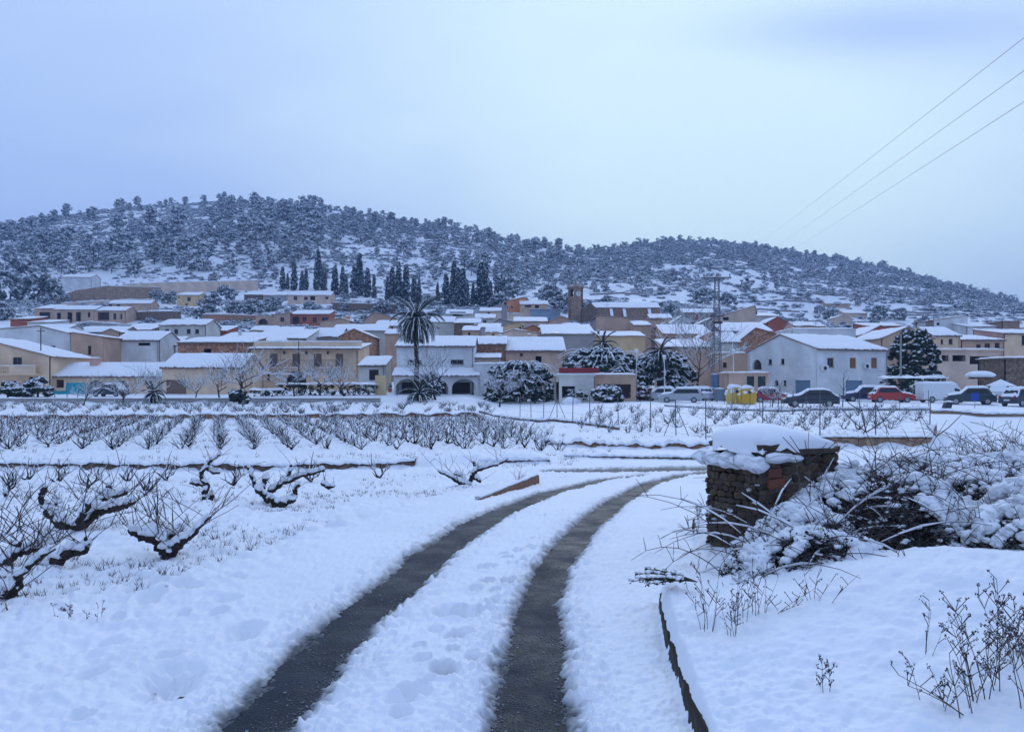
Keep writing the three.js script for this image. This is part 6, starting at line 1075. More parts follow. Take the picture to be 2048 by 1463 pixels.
// ---------- the lattice pylon ----------
M.pylon = std([.14, .145, .155], .6);
{
  const d = 102, x = X(1434, d), y = G(x, d), h = Y(555, d) - y, t = thing('lattice_pylon', 'tall grey steel lattice pylon with a single crossarm above the village', 'pylon', V(x, y, -d)), g = new GB(), br = new GB();
  const wd = v => mix(.52, .22, v), bar = (G_, a, b, r) => G_.tube([a, b], r, 4);
  const cor = (v, i) => V([-1, 1, 1, -1][i] * wd(v), h * v, [1, 1, -1, -1][i] * wd(v)), n = 22;
  for (let i = 0; i < 4; i++) { const q = new GB(); bar(q, cor(0, i), cor(1, i), .042); mesh('leg', q.geo(), M.pylon, t); }
  for (let k = 0; k < n; k++) for (let i = 0; i < 4; i++) { const a = k / n, b = (k + 1) / n; bar(br, cor(a, k % 2 ? i : (i + 1) % 4), cor(b, k % 2 ? (i + 1) % 4 : i), .02); bar(br, cor(b, i), cor(b, (i + 1) % 4), .02); }
  mesh('bracing', br.geo(), M.pylon, t);
  const arm = new GB(); bar(arm, V(-1.7, h, .12), V(1.7, h, .12), .07); bar(arm, V(-1.7, h, -.12), V(1.7, h, -.12), .07); mesh('crossarm', arm.geo(), M.pylon, t);
  for (const sx of [-1.55, 0, 1.55]) mesh('insulator', new THREE.LatheGeometry([[.04, 0], [.11, .06], [.05, .12], [.11, .2], [.05, .26], [.11, .34], [.03, .4]].map(q => new THREE.Vector2(...q)), 10).translate(sx, h + .06, 0), M.frame, t);
  const cap = new GB(); cap.tube([V(-1.7, h + .08, 0), V(1.7, h + .08, 0)], .1, 6, { squash: .5, wide: 1.6 }); mesh('snow', cap.geo(), M.snow, t);
  const eq = new GB(); eq.box(-.5, h * .62, .35, .5, h * .62 + .25, .75).box(-.8, h * .68, -.1, .8, h * .68 + .12, .1); mesh('switchgear', eq.geo(true), M.iron, t);
}
// poles: a street post, wire poles and aerials
function pole(label, px, pyTop, d, r, mat, o = {}) { const x = X(px, d), y = G(x, d), h = Y(pyTop, d) - y, t = thing(o.n || 'utility_pole', label, o.cat || 'pole', V(x, y, -d)); mesh('shaft', new THREE.CylinderGeometry(r * .7, r, h + .4, 10).translate(0, h / 2 - .2, 0), mat, t); if (o.lamp) { mesh('lamp_head', new GB().blob(V(0, h + .1, 0), .2, .22, .2, 1, .05, 2).geo(), M.frameW, t); mesh('snow', new GB().blob(V(0, h + .3, 0), .24, .12, .24, 4, .2, 1).geo(), M.snow, t); } if (o.arm) mesh('bracket', boxGeo(-.5, h - .5, -.04, .5, h - .4, .04), M.iron, t); mesh('base', new THREE.CylinderGeometry(r * 1.5, r * 1.6, .3, 10).translate(0, .1, 0), mat, t); return t; }
pole('dark wire pole rising before the white barn', 81, 655, 110, .09, M.iron, { arm: 1 });
pole('dark wire pole against the long cream house', 597, 682, 108, .08, M.iron);
pole('grey concrete pole in front of the dark carob tree', 1802, 667, 92, .13, M.concrete, { arm: 1 });
pole('white lamp post before the dark evergreens', 1329, 717, 92, .06, M.frameW, { n: 'lamp_post', cat: 'lamp post', lamp: 1 });
pole('white lamp post left of the first evergreen', 1273, 705, 95, .05, M.frameW, { n: 'lamp_post', cat: 'lamp post', lamp: 1 });
pole('thin white lamp post right of the pylon', 1467, 705, 95, .06, M.frameW, { n: 'lamp_post', cat: 'lamp post', lamp: 1 });
for (const [px, top, base, d, l] of [[1632, 640, 664, 120, 'roof aerial left on the white parapet block'], [1585, 638, 664, 112, 'roof aerial at the gable of the large white house'], [1466, 654, 676, 137, 'aerial above the rust brown stone gable'], [1214, 606, 634, 190, 'aerial standing on the beige hall']]) { const t = thing('roof_aerial', l, 'aerial', P(px, base + 8, d + 1)), h = (base + 8 - top) * d / FPX; mesh('mast', new THREE.CylinderGeometry(.03, .03, h, 6).translate(0, h / 2, 0), M.steel, t); const q = new GB(); for (let k = 0; k < 4; k++) q.box(-.5 + .06 * k, h * (.95 - k * .06), -.02, .5 - .06 * k, h * (.95 - k * .06) + .03, .02); mesh('rods', q.geo(true), M.steel, t); }
// blue parking sign and the small dark object in the snow at right
{ const d = 66, x = X(1950, d), y = G(x, d), t = thing('road_sign', 'small blue square sign before the dark teal car', 'sign', V(x, y, -d)); mesh('post', new THREE.CylinderGeometry(.03, .03, 1.2, 8).translate(0, .6, 0), M.steel, t); mesh('plate', boxGeo(-.28, .65, .03, .28, 1.25, .05), std([.01, .05, .35], .4), t); }
{ const g = ground(1895, 818), t = thing('ground_box', 'dark meter box standing in the snow below the white van', 'box', g); mesh('housing', new GB().quad(V(-.35, 0, .2), V(.2, 0, .2), V(.35, .55, .2), V(-.1, .55, .2)).quad(V(.2, 0, .2), V(.35, 0, -.3), V(.5, .55, -.3), V(.35, .55, .2)).quad(V(-.35, 0, -.3), V(-.35, 0, .2), V(-.1, .55, .2), V(-.1, .55, -.3)).geo(true), M.iron, t); mesh('snow', new GB().blob(V(.15, .57, -.05), .35, .1, .3, 2, .2, 1).geo(), M.snow, t); }

// ---------- the wire fence round the field ----------
function fence(label, pts, h, step, o = {}) {
  const W = []; let acc = 0; const pp = pts.map(([px, py]) => { const g = ground(px, py); return V(g.x, 0, g.z); });
  for (let k = 0; k < pp.length - 1; k++) { const L = pp[k].distanceTo(pp[k + 1]), n = Math.max(1, Math.round(L / step)); for (let j = 0; j < n + (k === pp.length - 2 ? 1 : 0); j++) W.push(pp[k].clone().lerp(pp[k + 1], j / n)); }
  W.forEach(p => p.y = Gv(p.x, p.z)); const o0 = W[0].clone(), t = thing('wire_fence', label, 'fence', o0); W.forEach(p => p.sub(o0));
  const pg = new THREE.CylinderGeometry(.022, .025, h + .3, 7).translate(0, h / 2 - .1, 0);
  W.forEach((p, k) => { const q = mesh('post', pg, M.wire, t); q.position.copy(p); q.rotation.z = (hash(k, 3) - .5) * .05; if (o.brace && o.brace.includes(k)) for (const sx of [-1, 1]) { const b = new GB().tube([V(p.x + sx * .6, p.y, p.z + .05), V(p.x, p.y + h * .85, p.z)], .018, 5); mesh('brace', b.geo(), M.wire, t); } });
  const wires = o.wires || 4; for (let w = 0; w < wires; w++) { const pts2 = []; for (let k = 0; k < W.length - 1; k++) for (let j = 0; j < 4; j++) { const p = W[k].clone().lerp(W[k + 1], j / 4); p.y += h * (.12 + .84 * w / (wires - 1)) - .02 * Math.sin(j / 4 * Math.PI); pts2.push(p); } pts2.push(W[W.length - 1].clone().add(V(0, h * (.12 + .84 * w / (wires - 1)), 0))); mesh('wire', new GB().tube(pts2, .005, 3).geo(), M.wire, t); }
}
fence('tall wire fence with braced posts along the retaining wall', [[1040, 838], [1180, 855], [1300, 866], [1412, 882], [1640, 878], [1860, 872]], 1.7, 3.0, { brace: [3, 8, 12, 16] });
fence('wire fence of slim posts along the car park edge', [[1420, 806], [1520, 815], [1640, 824], [1800, 824], [1858, 822]], 1.5, 2.3, { brace: [9] });

// ---------- overhead cables ----------
for (const [a, b, l] of [[[2048, 72], [1524, 482], 'highest overhead cable running down to the hill ridge'], [[2048, 138], [1553, 492], 'middle overhead cable running down to the hill ridge'], [[2048, 200], [1592, 494], 'lowest overhead cable running down to the hill ridge']]) {
  const d1 = 62, d2 = 735, p1 = P(a[0], a[1], d1), p2 = P(b[0], b[1], d2), s = p1.clone().sub(p2).normalize(), p0 = p1.clone().addScaledVector(s, 60), pts = [];
  for (let k = 0; k <= 60; k++) { const t = Math.pow(k / 60, 2), p = p0.clone().lerp(p2, t); p.y -= 16 * t * (1 - t) * .12; pts.push(p); }
  tag(mesh('overhead_cable', new GB().tube(pts, pts.map((p, k) => .022), 5).geo(), std([.22, .22, .23], .6)), l, 'cable');
}

// ---------- winter haze over the valley ----------
scene.fog = new THREE.FogExp2(0xa6ccff, 0.00048);

// ---------- the stone pillar with its snow cap ----------
{
  const d = 7.9, x = X(1531, d), y = G(x, d) - .15, t = thing('stone_pillar', 'squat rubble stone pillar capped with thick snow right of the road', 'pillar', V(x, y, -d), 30 * Math.PI / 180);
  const W = .97, D = .76, H = Y(912, d) - y, R = rng(8);
  mesh('core', boxGeo(.03, 0, -D + .03, W - .03, H - .03, -.03), std([.22, .17, .12], .95, { map: plasterTex, bumpMap: plasterBump, bumpScale: .02 }), t);
  const tones = [[.12, .08, .045], [.16, .11, .062], [.095, .07, .045], [.19, .14, .09], [.14, .10, .07], [.08, .058, .036]].map(c => std(c, .95, { map: barkTex, bumpMap: plasterBump, bumpScale: .012 }));
  const shapes = [0, 1, 2, 3, 4, 5, 6, 7].map(k => { const g = new GB(), a = BLOB[1].getAttribute('position'); for (let i = 0; i < a.count; i++) { const f = q => Math.sign(q) * Math.pow(Math.abs(q), .55), p = V(f(a.getX(i)), f(a.getY(i)), f(a.getZ(i))), r = 1 + .22 * noise3(p.x * 1.3 + k * 5, p.y * 1.3 + k, p.z * 1.3, 4); g.v(p.multiplyScalar(r)); } for (let i = 0; i < BLOB[1].index.count; i++) g.i.push(BLOB[1].index.getX(i)); return g.geo(true); });
  const stone = (pos, sx, sy, sz, face) => { const m = mesh('stone', shapes[Math.floor(R() * 8)], tones[Math.floor(R() * 6)], t); m.position.copy(pos); m.scale.set(sx / 2, sy / 2, sz / 2); m.rotation.set((R() - .5) * .22, face + (R() - .5) * .1, (R() - .5) * .22); };
  const bits = new GB();
  for (const [face, L, big] of [['left', D, .78], ['front', W, 1.1]]) {
    let v = .02; while (v < H - .05) {
      const rh = (.055 + .05 * R()) * big; let u = -.01;
      while (u < L) {
        const w = Math.min((.06 + .11 * R()) * big, L - u + .012), cu = u + w / 2, cv = v + rh / 2; u += w * .97; if (w < .025) break;
        if (face === 'front' && cu < .24 && cv > H - .32 && cv < H - .1) continue;     // room for the brick
        const out = .004 + .022 * R(), pos = face === 'left' ? V(.03 - out, cv, -cu) : V(cu, cv, -.03 + out);
        stone(pos, face === 'left' ? .10 : w, rh * (.9 + .25 * R()), face === 'left' ? w : .10, 0);
        if (R() < (face === 'left' ? .09 : .05)) bits.blob(pos.clone().add(face === 'left' ? V(-.06, rh * .45, 0) : V(0, rh * .45, .06)), .012 + .03 * R(), .008 + .014 * R(), .012 + .03 * R(), u * 9, .4, 1);
      }
      v += rh * .95;
    }
  }
  for (let k = 0; k < 2; k++) { const b = mesh('brick', boxGeo(.02, H - .30 + k * .095, -.09, .22 - k * .03, H - .215 + k * .095, .035 - k * .01), k ? std([.17, .06, .04], .9, { map: plasterTex, bumpMap: plasterBump, bumpScale: .01 }) : std([.24, .075, .04], .9, { map: plasterTex, bumpMap: plasterBump, bumpScale: .01 }), t); }
  { const g = new GB(), id = []; for (let j = 0; j <= 10; j++) for (let i = 0; i <= 12; i++) { const u = .3 + .62 * i / 12, v = H * (.3 + .62 * j / 10), e = Math.min(i, 12 - i, j, 10 - j) / 2; id.push(g.v(V(u + .03 * noise(i, j, 3), v + .03 * noise(i, j, 4), .002 + .05 * clamp(e, 0, 1) * (.7 + .5 * noise(i * .6, j * .6, 5))))); } for (let j = 0; j < 10; j++) for (let i = 0; i < 12; i++) { const a = j * 13 + i; g.i.push(id[a], id[a + 1], id[a + 14], id[a], id[a + 14], id[a + 13]); } mesh('mortar_patch', g.geo(), std([.19, .15, .115], .95, { map: plasterTex, bumpMap: plasterBump, bumpScale: .015 }), t); }
  mesh('back_face', boxGeo(.04, 0, -D, W - .04, H, -D + .028), tones[2], t);
  // flat cap stones, uneven
  for (const [x0, x1, z0, z1, yy, th] of [[-.02, 1.03, .07, -.4, 0, .045], [-.03, .62, .05, -.80, .05, .05], [.5, 1.0, -.3, -.80, .048, .05]]) { const g = new GB(), n = 18, cx = (x0 + x1) / 2, cz = (z0 + z1) / 2, top = [], bot = []; for (let k = 0; k < n; k++) { const a = k / n * 6.283, f = q => Math.sign(q) * Math.pow(Math.abs(q), .4), r = 1 + .07 * noise(k * .9, x0 * 9, 3); top.push(g.v(V(cx + f(Math.cos(a)) * (x1 - x0) / 2 * r, H + yy + th + .012 * noise(k, 3, 5), cz + f(Math.sin(a)) * (z0 - z1) / 2 * r))); bot.push(g.v(V(cx + f(Math.cos(a)) * (x1 - x0) / 2 * r * .97, H + yy, cz + f(Math.sin(a)) * (z0 - z1) / 2 * r * .97))); } for (let k = 0; k < n; k++) { const b = (k + 1) % n; g.i.push(bot[k], bot[b], top[b], bot[k], top[b], top[k]); if (k > 1) g.i.push(top[0], top[k - 1], top[k], bot[0], bot[k], bot[k - 1]); } mesh('cap_stone', g.geo(true), tones[2], t); }
  // the thick smooth cap of snow, thickest over the middle, thin toward the right
  const s = new GB(), n = 44, m = 16, rows = [];
  for (let j = 0; j <= m; j++) for (let k = 0; k < n; k++) {
    const a = k / n * 6.283, f = q => Math.sign(q) * Math.pow(Math.abs(q), .62), r = Math.sin(j / m * Math.PI / 2), hh = Math.cos(j / m * Math.PI / 2);
    const edge = 1 + .05 * noise(k * .55, 2, 6) + .04 * noise(k * 1.4, 5, 6), px = .46 + f(Math.cos(a)) * .56 * r * edge, pz = -.36 + f(Math.sin(a)) * .44 * r * edge;
    const thick = .215 * (1 - .8 * sstep(.25, 1.1, px)) + .02 * noise(px * 3, pz * 3, 7);
    rows.push(s.v(V(px, H + .085 + thick * Math.pow(hh, .62) + (j === m ? -.045 + .035 * noise(k * .7, 1, 9) : 0), pz)));
  }
  for (let j = 0; j < m; j++) for (let k = 0; k < n; k++) { const a = j * n + k, b = j * n + (k + 1) % n; s.i.push(a, b, b + n, a, b + n, a + n); }
  mesh('snow_cap', mergeVertices(s.geo().deleteAttribute('uv').deleteAttribute('normal'), 1e-4), M.snow, t).geometry.computeVertexNormals();
  const sh = new GB(); for (let k = 0; k < 7; k++) sh.blob(V(-.05 + .03 * R(), H - .05 - .04 * R(), -.08 - k * .115), .10 + .03 * R(), .06 + .03 * R(), .12, k * 3 + 1, .3, 2); sh.blob(V(.12, H - .02, .05), .17, .05, .07, 33, .3, 2).blob(V(.3, H - .03, .06), .12, .035, .05, 35, .3, 2);
  mesh('snow_ledge', sh.geo(), M.snow, t); mesh('snow_flecks', bits.geo(), M.snow, t);
}
// ---------- the stone kerb that holds the bed ----------
for (const [d0, d1, hgt, l] of [[1.5, 6.9, .175, 'dark mossy stone kerb edge under snow along the road at bottom right'], [9.6, 10.9, .2, 'short bare piece of stone kerb left of the pillar\'s foot']]) {
  const n = Math.round((d1 - d0) / .05), g = new GB(), rows = [], x0 = table(bedX, d0), t = thing('stone_kerb', l, 'kerb', V(x0, G(x0 - .2, d0), -d0));
  for (let k = 0; k <= n; k++) { const d = mix(d0, d1, k / n), b = table(bedX, d), y = G(b - .2, d), e = .004 * noise(k * .3, 1, 4), tp = hgt + .015 * noise(k * .5, 4, 3) - (k < 2 || k > n - 2 ? .1 : 0); rows.push([[.012 + e, -.1], [.008 + e * 1.3, .06], [.018 - e, .12], [.02 + e, tp - .015], [.04, tp], [.12, tp]].map(([dx, dy]) => g.v(V(b + dx + .003 * noise(k * .6, dy * 30, 7) - t.position.x, y + dy - t.position.y, -d - t.position.z)))); }
  for (let k = 0; k < n; k++) for (let j = 0; j < 5; j++) g.i.push(rows[k][j], rows[k + 1][j], rows[k + 1][j + 1], rows[k][j], rows[k + 1][j + 1], rows[k][j + 1]);
  mesh('stones', g.geo(), std([.06, .052, .036], .95, { map: rubbleTex, bumpMap: plasterBump, bumpScale: .02 }), t);
}
// ---------- brambles heaped with snow ----------
DK.bram = [.026, .023, .021];
function bramble(label, px, d, rx, rz, h, seed, o = {}) {
  const x = X(px, d), y = G(x, d), R = rng(seed), t = thing('bramble_bush', label, 'bush', V(x, y, -d)), L = new Leaves(), snow = new GB(), can = new GB();
  const top = (a, b) => { const q = (a / rx) ** 2 + (b / rz) ** 2; return q > 1 ? 0 : h * Math.pow(1 - q, .55) * (1 + .22 * noise(a * 2.1 + seed, b * 2.1, 4)); };
  const gy = (a, b) => Gv(x + a, -d + b) - y;
  for (let k = 0; k < (o.leaves || 420); k++) { const a = (2 * R() - 1) * rx, b = (2 * R() - 1) * rz, T = top(a, b); if (T < .03) continue; const c = V(a, gy(a, b) + T * (.15 + .8 * R()), b); L.clump(c, .08, .06, .08, 12, 0, .008, DK.bram, R, { long: 2.2 }); }
  // snow lies in puffed loads along the boughs, many run together, with dark gaps where it slid off
  const bare = o.bare === undefined ? .6 : o.bare, loads = Math.round((o.loads || 150) * rx * rz / .6);
  for (let k = 0; k < loads; k++) {
    const r0 = Math.sqrt(R()), an = R() * 6.283, a = Math.cos(an) * r0 * rx, b = Math.sin(an) * r0 * rz, T = top(a, b), fr = b / rz * .5 + .5; if (T < .04) continue;
    const gap = fbm(a * 2.6 + seed, b * 2.6, 3, 17); if (gap < -.34 + bare * .62 * sstep(.45, .85, fr)) continue;
    const dir = R() * 6.283, len = .07 + .16 * R(), big = (.034 + .034 * R()) * (o.pad || 1), m = 4 + Math.floor(R() * 5);
    for (let q = 0; q < m; q++) { const u = (q / (m - 1) - .5) * len * 2, xx = a + Math.cos(dir) * u + .015 * (R() - .5), zz = b + Math.sin(dir) * u + .015 * (R() - .5), T2 = Math.max(top(xx, zz), .03), w = big * (1 - .45 * Math.abs(q / (m - 1) - .4)) * (.75 + .5 * R()); snow.blob(V(xx, gy(xx, zz) + T2 * (.9 + .1 * R()) - .01, zz), w * (1 + .25 * R()), w * (.62 + .2 * R()), w * (1 + .25 * R()), k * 7 + q + seed, .4, 1); }
  }
  for (let k = 0; k < (o.pads || 300); k++) {
    const a = (2 * R() - 1) * rx, b = (2 * R() - 1) * rz, T = top(a, b); if (T < .02) continue; const drop = .25 + .75 * Math.pow(R(), .7); if (b > 0 && drop < .6 && R() < (o.bare === undefined ? .6 : o.bare)) continue;
    const s = (.010 + .022 * R() * R()) * (o.pad || 1); for (let q = 0; q < 2; q++) snow.blob(V(a + (R() - .5) * s * 2.2, gy(a, b) + T * drop + (R() - .5) * s, b + (R() - .5) * s * 2), s * (.8 + .8 * R()), s * .6, s * (.8 + .5 * R()), k * 3 + q + seed, .45, 1);
  }
  for (let k = 0; k < (o.canes || 46); k++) {
    const a = (2 * R() - 1) * rx * .85, b = (2 * R() - 1) * rz * .8, an = R() * 6.283, len = .5 + .7 * R(), pts = []; let p = V(a, gy(a, b) + top(a, b) * (.3 + .6 * R()), b), dir = V(Math.cos(an) * .6, .9 * R(), Math.sin(an) * .6 + .15).normalize();
    for (let j = 0; j < 7; j++) { pts.push(p.clone()); dir.add(V((R() - .5) * .3, -.17, (R() - .5) * .3)).normalize(); p.addScaledVector(dir, len / 6); } can.tube(pts, pts.map((_, j) => .0045 * (1 - .1 * j)), 4);
    if (R() < .35) snow.tube(pts.slice(1, 5).map(v => V(v.x, v.y + .007, v.z)), [.004, .008, .009, .004], 5);
    for (let q = 0; q < 3; q++) { const b0 = pts[2 + Math.floor(R() * 4)], e = b0.clone().add(V((R() - .5) * .2, .02 + .14 * R(), (R() - .5) * .2)); can.tube([b0, b0.clone().lerp(e, .5).add(V(0, .01, 0)), e], [.0032, .0028, .002], 3); }
  }
  for (const [ox, oz, H, lx, lz] of o.tall || []) { const pts = []; for (let j = 0; j <= 8; j++) { const u = j / 8; pts.push(V(ox + lx * u * u + .03 * noise(j * .8, ox * 9, 3), gy(ox, oz) + H * u, oz + lz * u)); } can.tube(pts, pts.map((_, j) => .0065 * (1 - .085 * j)), 5); for (let q = 0; q < 7; q++) { const j = 2 + Math.floor(R() * 6), b0 = pts[j], an = R() * 6.28, e = b0.clone().add(V(Math.cos(an) * .22, .12 + .1 * R(), Math.sin(an) * .2)); can.tube([b0, b0.clone().lerp(e, .5).add(V(0, -.015, 0)), e], [.005, .004, .003], 4); } }
  mesh('leaves', L.geo(), M.crown, t); mesh('snow', snow.geo(), M.snow, t); mesh('canes', can.geo(), M.twig, t); return t;
}
bramble('snow heaped bramble bush right in front of the stone pillar', 1590, 7.35, .55, .5, .46, 3, { pads: 260, canes: 50, bare: .35, tall: [[.12, .1, 1.15, .02, -.1]] });
bramble('largest bramble bush with dark gaps under its snow, right of the pillar', 1750, 7.75, .95, .75, .80, 7, { pads: 460, leaves: 1500, canes: 110, bare: .72, tall: [[.0, .3, 1.45, -.28, -.1], [.25, .1, 1.2, .35, .0], [-.2, .2, 1.0, .1, .1]] });
bramble('snow pillowed bramble bush reaching to the right edge', 1935, 8.2, .95, .8, .62, 11, { pads: 560, leaves: 1000, canes: 90, pad: .9, bare: .4, tall: [[-.4, .2, 1.2, -.2, .1]] });
bramble('bramble bush at the right edge behind the snow mound', 2080, 7.2, .8, .7, .6, 13, { pads: 380, leaves: 500, canes: 40, pad: 1.2, bare: .5 });
bramble('low bramble fringe at the foot of the largest bramble bush', 1600, 6.7, .62, .42, .30, 17, { pads: 220, canes: 54, bare: .55 });
bramble('bramble bank farther back, above the largest bramble bush', 1860, 9.8, 1.3, .8, .62, 19, { pads: 520, leaves: 700, canes: 110, pad: 1.0, bare: .25 });
bramble('farther bramble bank at the right edge', 2060, 10.2, 1.2, .9, .55, 23, { pads: 420, leaves: 600, canes: 110, pad: 1.0, bare: .25 });
// thin reddish shrubs behind the brambles
for (const [px, d, s, k, l] of [[1945, 12.4, 1.0, 0, 'thin reddish bare shrub behind the brambles, left one'], [1995, 12.8, 1.1, 1, 'thin reddish bare shrub behind the brambles, middle one'], [2045, 12.2, 1.1, 2, 'thin reddish bare shrub at the right edge behind the brambles'], [1905, 13.5, .8, 1, 'low reddish bare shrub farther back right of the pillar'], [1800, 11.5, .7, 0, 'small reddish shrub just behind the bramble bank']]) { const x = X(px, d); branchPlant('bare_shrub', `red${k}`, () => branchy({ seed: 211 + k, levels: 3, trunk: .22, r: .014, kids: [9, 4, 3], spread: .75, ratio: .95, lift: .12, wander: .3, snow: .55, snowR: .006, minR: .0045, up: .6 }), l, 'shrub', V(x, G(x, d) + .05, -d), s * 1.45, k * 2, null, M.twigRed || (M.twigRed = std([.085, .042, .04], .9))); }
// ---------- dry weeds standing in the snow ----------
function weed(label, px, py, H, n, seed, o = {}) {
  const g0 = ground(px, py), R = rng(seed), t = thing('dry_weed', label, 'weed', V(g0.x, g0.y + .04, g0.z)), st = new GB(), hd = new GB(), sn = new GB();
  for (let k = 0; k < n; k++) {
    const an = R() * 6.28, tilt = (o.tilt || .35) * (.3 + R()), dir = V(Math.cos(an) * tilt + (o.lean || 0), 1, Math.sin(an) * tilt * .6).normalize(), pts = [], p = V((R() - .5) * (o.spread || .1), 0, (R() - .5) * (o.spread || .1)), len = H * (.6 + .5 * R());
    for (let j = 0; j < 7; j++) { pts.push(p.clone()); dir.add(V((R() - .5) * .22, -.03, (R() - .5) * .2)).normalize(); p.addScaledVector(dir, len / 6); } st.tube(pts, pts.map((_, j) => (o.r || .0026) * .72 * (1 - .09 * j)), 4);
    for (let q = 0; q < (o.side || 4); q++) { const j = 2 + Math.floor(R() * 5), b = pts[Math.min(6, j)], a2 = R() * 6.28, e = b.clone().add(V(Math.cos(a2) * .07, .04 + .06 * R(), Math.sin(a2) * .06).multiplyScalar(H * 2)); st.tube([b, b.clone().lerp(e, .5), e], .0022, 3); for (let z = 0; z < (o.heads || 2); z++) { const c = e.clone().add(V((R() - .5) * .02, (R() - .5) * .02, (R() - .5) * .02)); hd.blob(c, .0022 + .0024 * R(), .003 + .0035 * R(), .0022 + .0024 * R(), k * 7 + q, .4, 0); if (R() < .3) sn.blob(c.add(V(0, .006, 0)), .006, .004, .006, q, .3, 0); } }
  }
  mesh('stems', st.geo(), o.mat || M.dry, t); if (!hd.empty) mesh('seed_heads', hd.geo(), o.headMat || M.twig, t).userData.kind = 'stuff'; if (!sn.empty) mesh('snow', sn.geo(), M.snow, t);
}
weed('tall branching dry weed left of the bramble fringe', 1420, 1275, .42, 6, 3, { heads: 3, tilt: .3 });
weed('thin dry weed cluster right of the tall branching weed', 1478, 1262, .34, 6, 5, { tilt: .2 });
weed('dry weed with round seed heads below the bramble fringe', 1512, 1250, .36, 7, 7, { tilt: .3, heads: 2 });
weed('two leaning dry stalks among the weeds below the brambles', 1555, 1245, .34, 4, 9, { tilt: .9, heads: 1, lean: .35 });
weed('short dry stalks low in the snow before the weeds', 1465, 1290, .22, 5, 11, { tilt: .2, heads: 1 });
weed('dry weed between the brambles and the snow mound', 1640, 1225, .28, 5, 13, { tilt: .7, heads: 1 });
weed('single beaded dry weed standing alone in the snow', 1664, 1405, .20, 2, 15, { tilt: .15, side: 7, heads: 4 });
weed('tiny dry sprig low in the snow at bottom right', 1642, 1395, .06, 3, 17, { side: 2 });
weed('slanting dry stem near the mound at lower right', 1848, 1330, .30, 3, 19, { tilt: .5, side: 3, lean: -.25 });
weed('dry branching shrub with dark pods in the lower right corner', 1985, 1425, .46, 11, 21, { tilt: .6, side: 8, heads: 4, spread: .25, r: .0042 });
weed('dense dry shrub at the right edge, lower corner', 2045, 1370, .44, 13, 23, { tilt: .5, side: 8, heads: 4, spread: .25, r: .004 });
weed('long bowed dry stem with pods at the bottom right', 1930, 1450, .40, 5, 25, { tilt: .8, side: 5, heads: 3, lean: -.5, r: .004 });
weed('upright pod stem left of the corner shrub', 1870, 1440, .24, 3, 27, { tilt: .3, side: 5, heads: 3 });
weed('dry stalks by the kerb piece left of the pillar', 1402, 1062, .25, 4, 29, { tilt: .4, side: 3 });
weed('dry weed on the left verge near the road', 190, 1258, .16, 3, 31, { tilt: .2, side: 3 });
weed('dry weed pair in the snow field at lower left', 128, 1262, .18, 3, 33, { tilt: .2, side: 4 });
weed('dark grass tuft on the left verge', 125, 1240, .07, 12, 35, { tilt: .9, side: 0 });
// twiggy sprig hanging over the kerb
{ const g = ground(1395, 1190), t = thing('heather_sprig', 'twiggy snow dusted sprig hanging over the stone kerb', 'shrub', V(g.x, g.y + .1, g.z)), st = new GB(), L = new Leaves(), sn = new GB(), R = rng(4); for (let k = 0; k < 9; k++) { const dir = V(-1, .12 + .35 * R(), (R() - .35) * .7).normalize(), pts = [], p = V(0, 0, 0), len = .34 + .16 * R(); for (let j = 0; j < 7; j++) { pts.push(p.clone()); dir.add(V(0, -.06, (R() - .5) * .3)).normalize(); p.addScaledVector(dir, len / 6); } st.tube(pts, .0035, 4); for (let j = 2; j < 7; j++) { L.clump(pts[j], .022, .02, .022, 7, 0, .007, DK.ever, R, { long: 2.2 }); if (R() < .8) sn.blob(pts[j].clone().add(V(0, .012, 0)), .022, .012, .02, j + k * 3, .4, 1); } } mesh('twigs', st.geo(), M.twig, t); mesh('leaves', L.geo(), M.crown, t); mesh('snow', sn.geo(), M.snow, t); }
// ---------- broken timber edging by the road bend ----------
{
  const a = ground(958, 1006), b = ground(1074, 972), t = thing('timber_edging', 'rust brown timber board edging half buried beside the road bend', 'board', a.clone().lerp(b, .5)), L = a.distanceTo(b), g = new GB(), n = 24, rows = []; t.rotation.y = Math.atan2(-(b.z - a.z), b.x - a.x);
  for (let k = 0; k <= n; k++) { const u = k / n - .5, h = mix(.08, .28, k / n) + .02 * noise(k * .8, 1, 3); rows.push([[-.15, .05], [h * .5, .055 + .01 * noise(k, 1, 2)], [h, .05], [h, -.05], [-.15, -.05]].map(([yy, z]) => g.v(V(u * L, yy + (b.y - a.y) * u, z)))); }
  for (let k = 0; k < n; k++) for (let j = 0; j < 5; j++) { const q = (j + 1) % 5; g.i.push(rows[k][j], rows[k + 1][j], rows[k + 1][q], rows[k][j], rows[k + 1][q], rows[k][q]); } for (const k of [0, n]) for (let j = 1; j < 4; j++) g.i.push(rows[k][0], rows[k][j], rows[k][j + 1]);
  mesh('board', g.geo(true), std([.26, .12, .06], .9, { map: barkTex }), t); mesh('snow', new GB().tube(Array.from({ length: 16 }, (_, k) => V((k / 15 - .5) * L, mix(.08, .28, k / 15) + .02 + (b.y - a.y) * (k / 15 - .5), -.03)), Array.from({ length: 16 }, (_, k) => .05 + .02 * hash(k, 1)), 7, { squash: .6 }).geo(), M.snow, t);
  weed('rust coloured dry plant leaning over the timber edging', 1035, 968, .42, 9, 41, { tilt: .8, side: 3, lean: .25, r: .008, mat: std([.24, .10, .05], .9), heads: 1 });
}
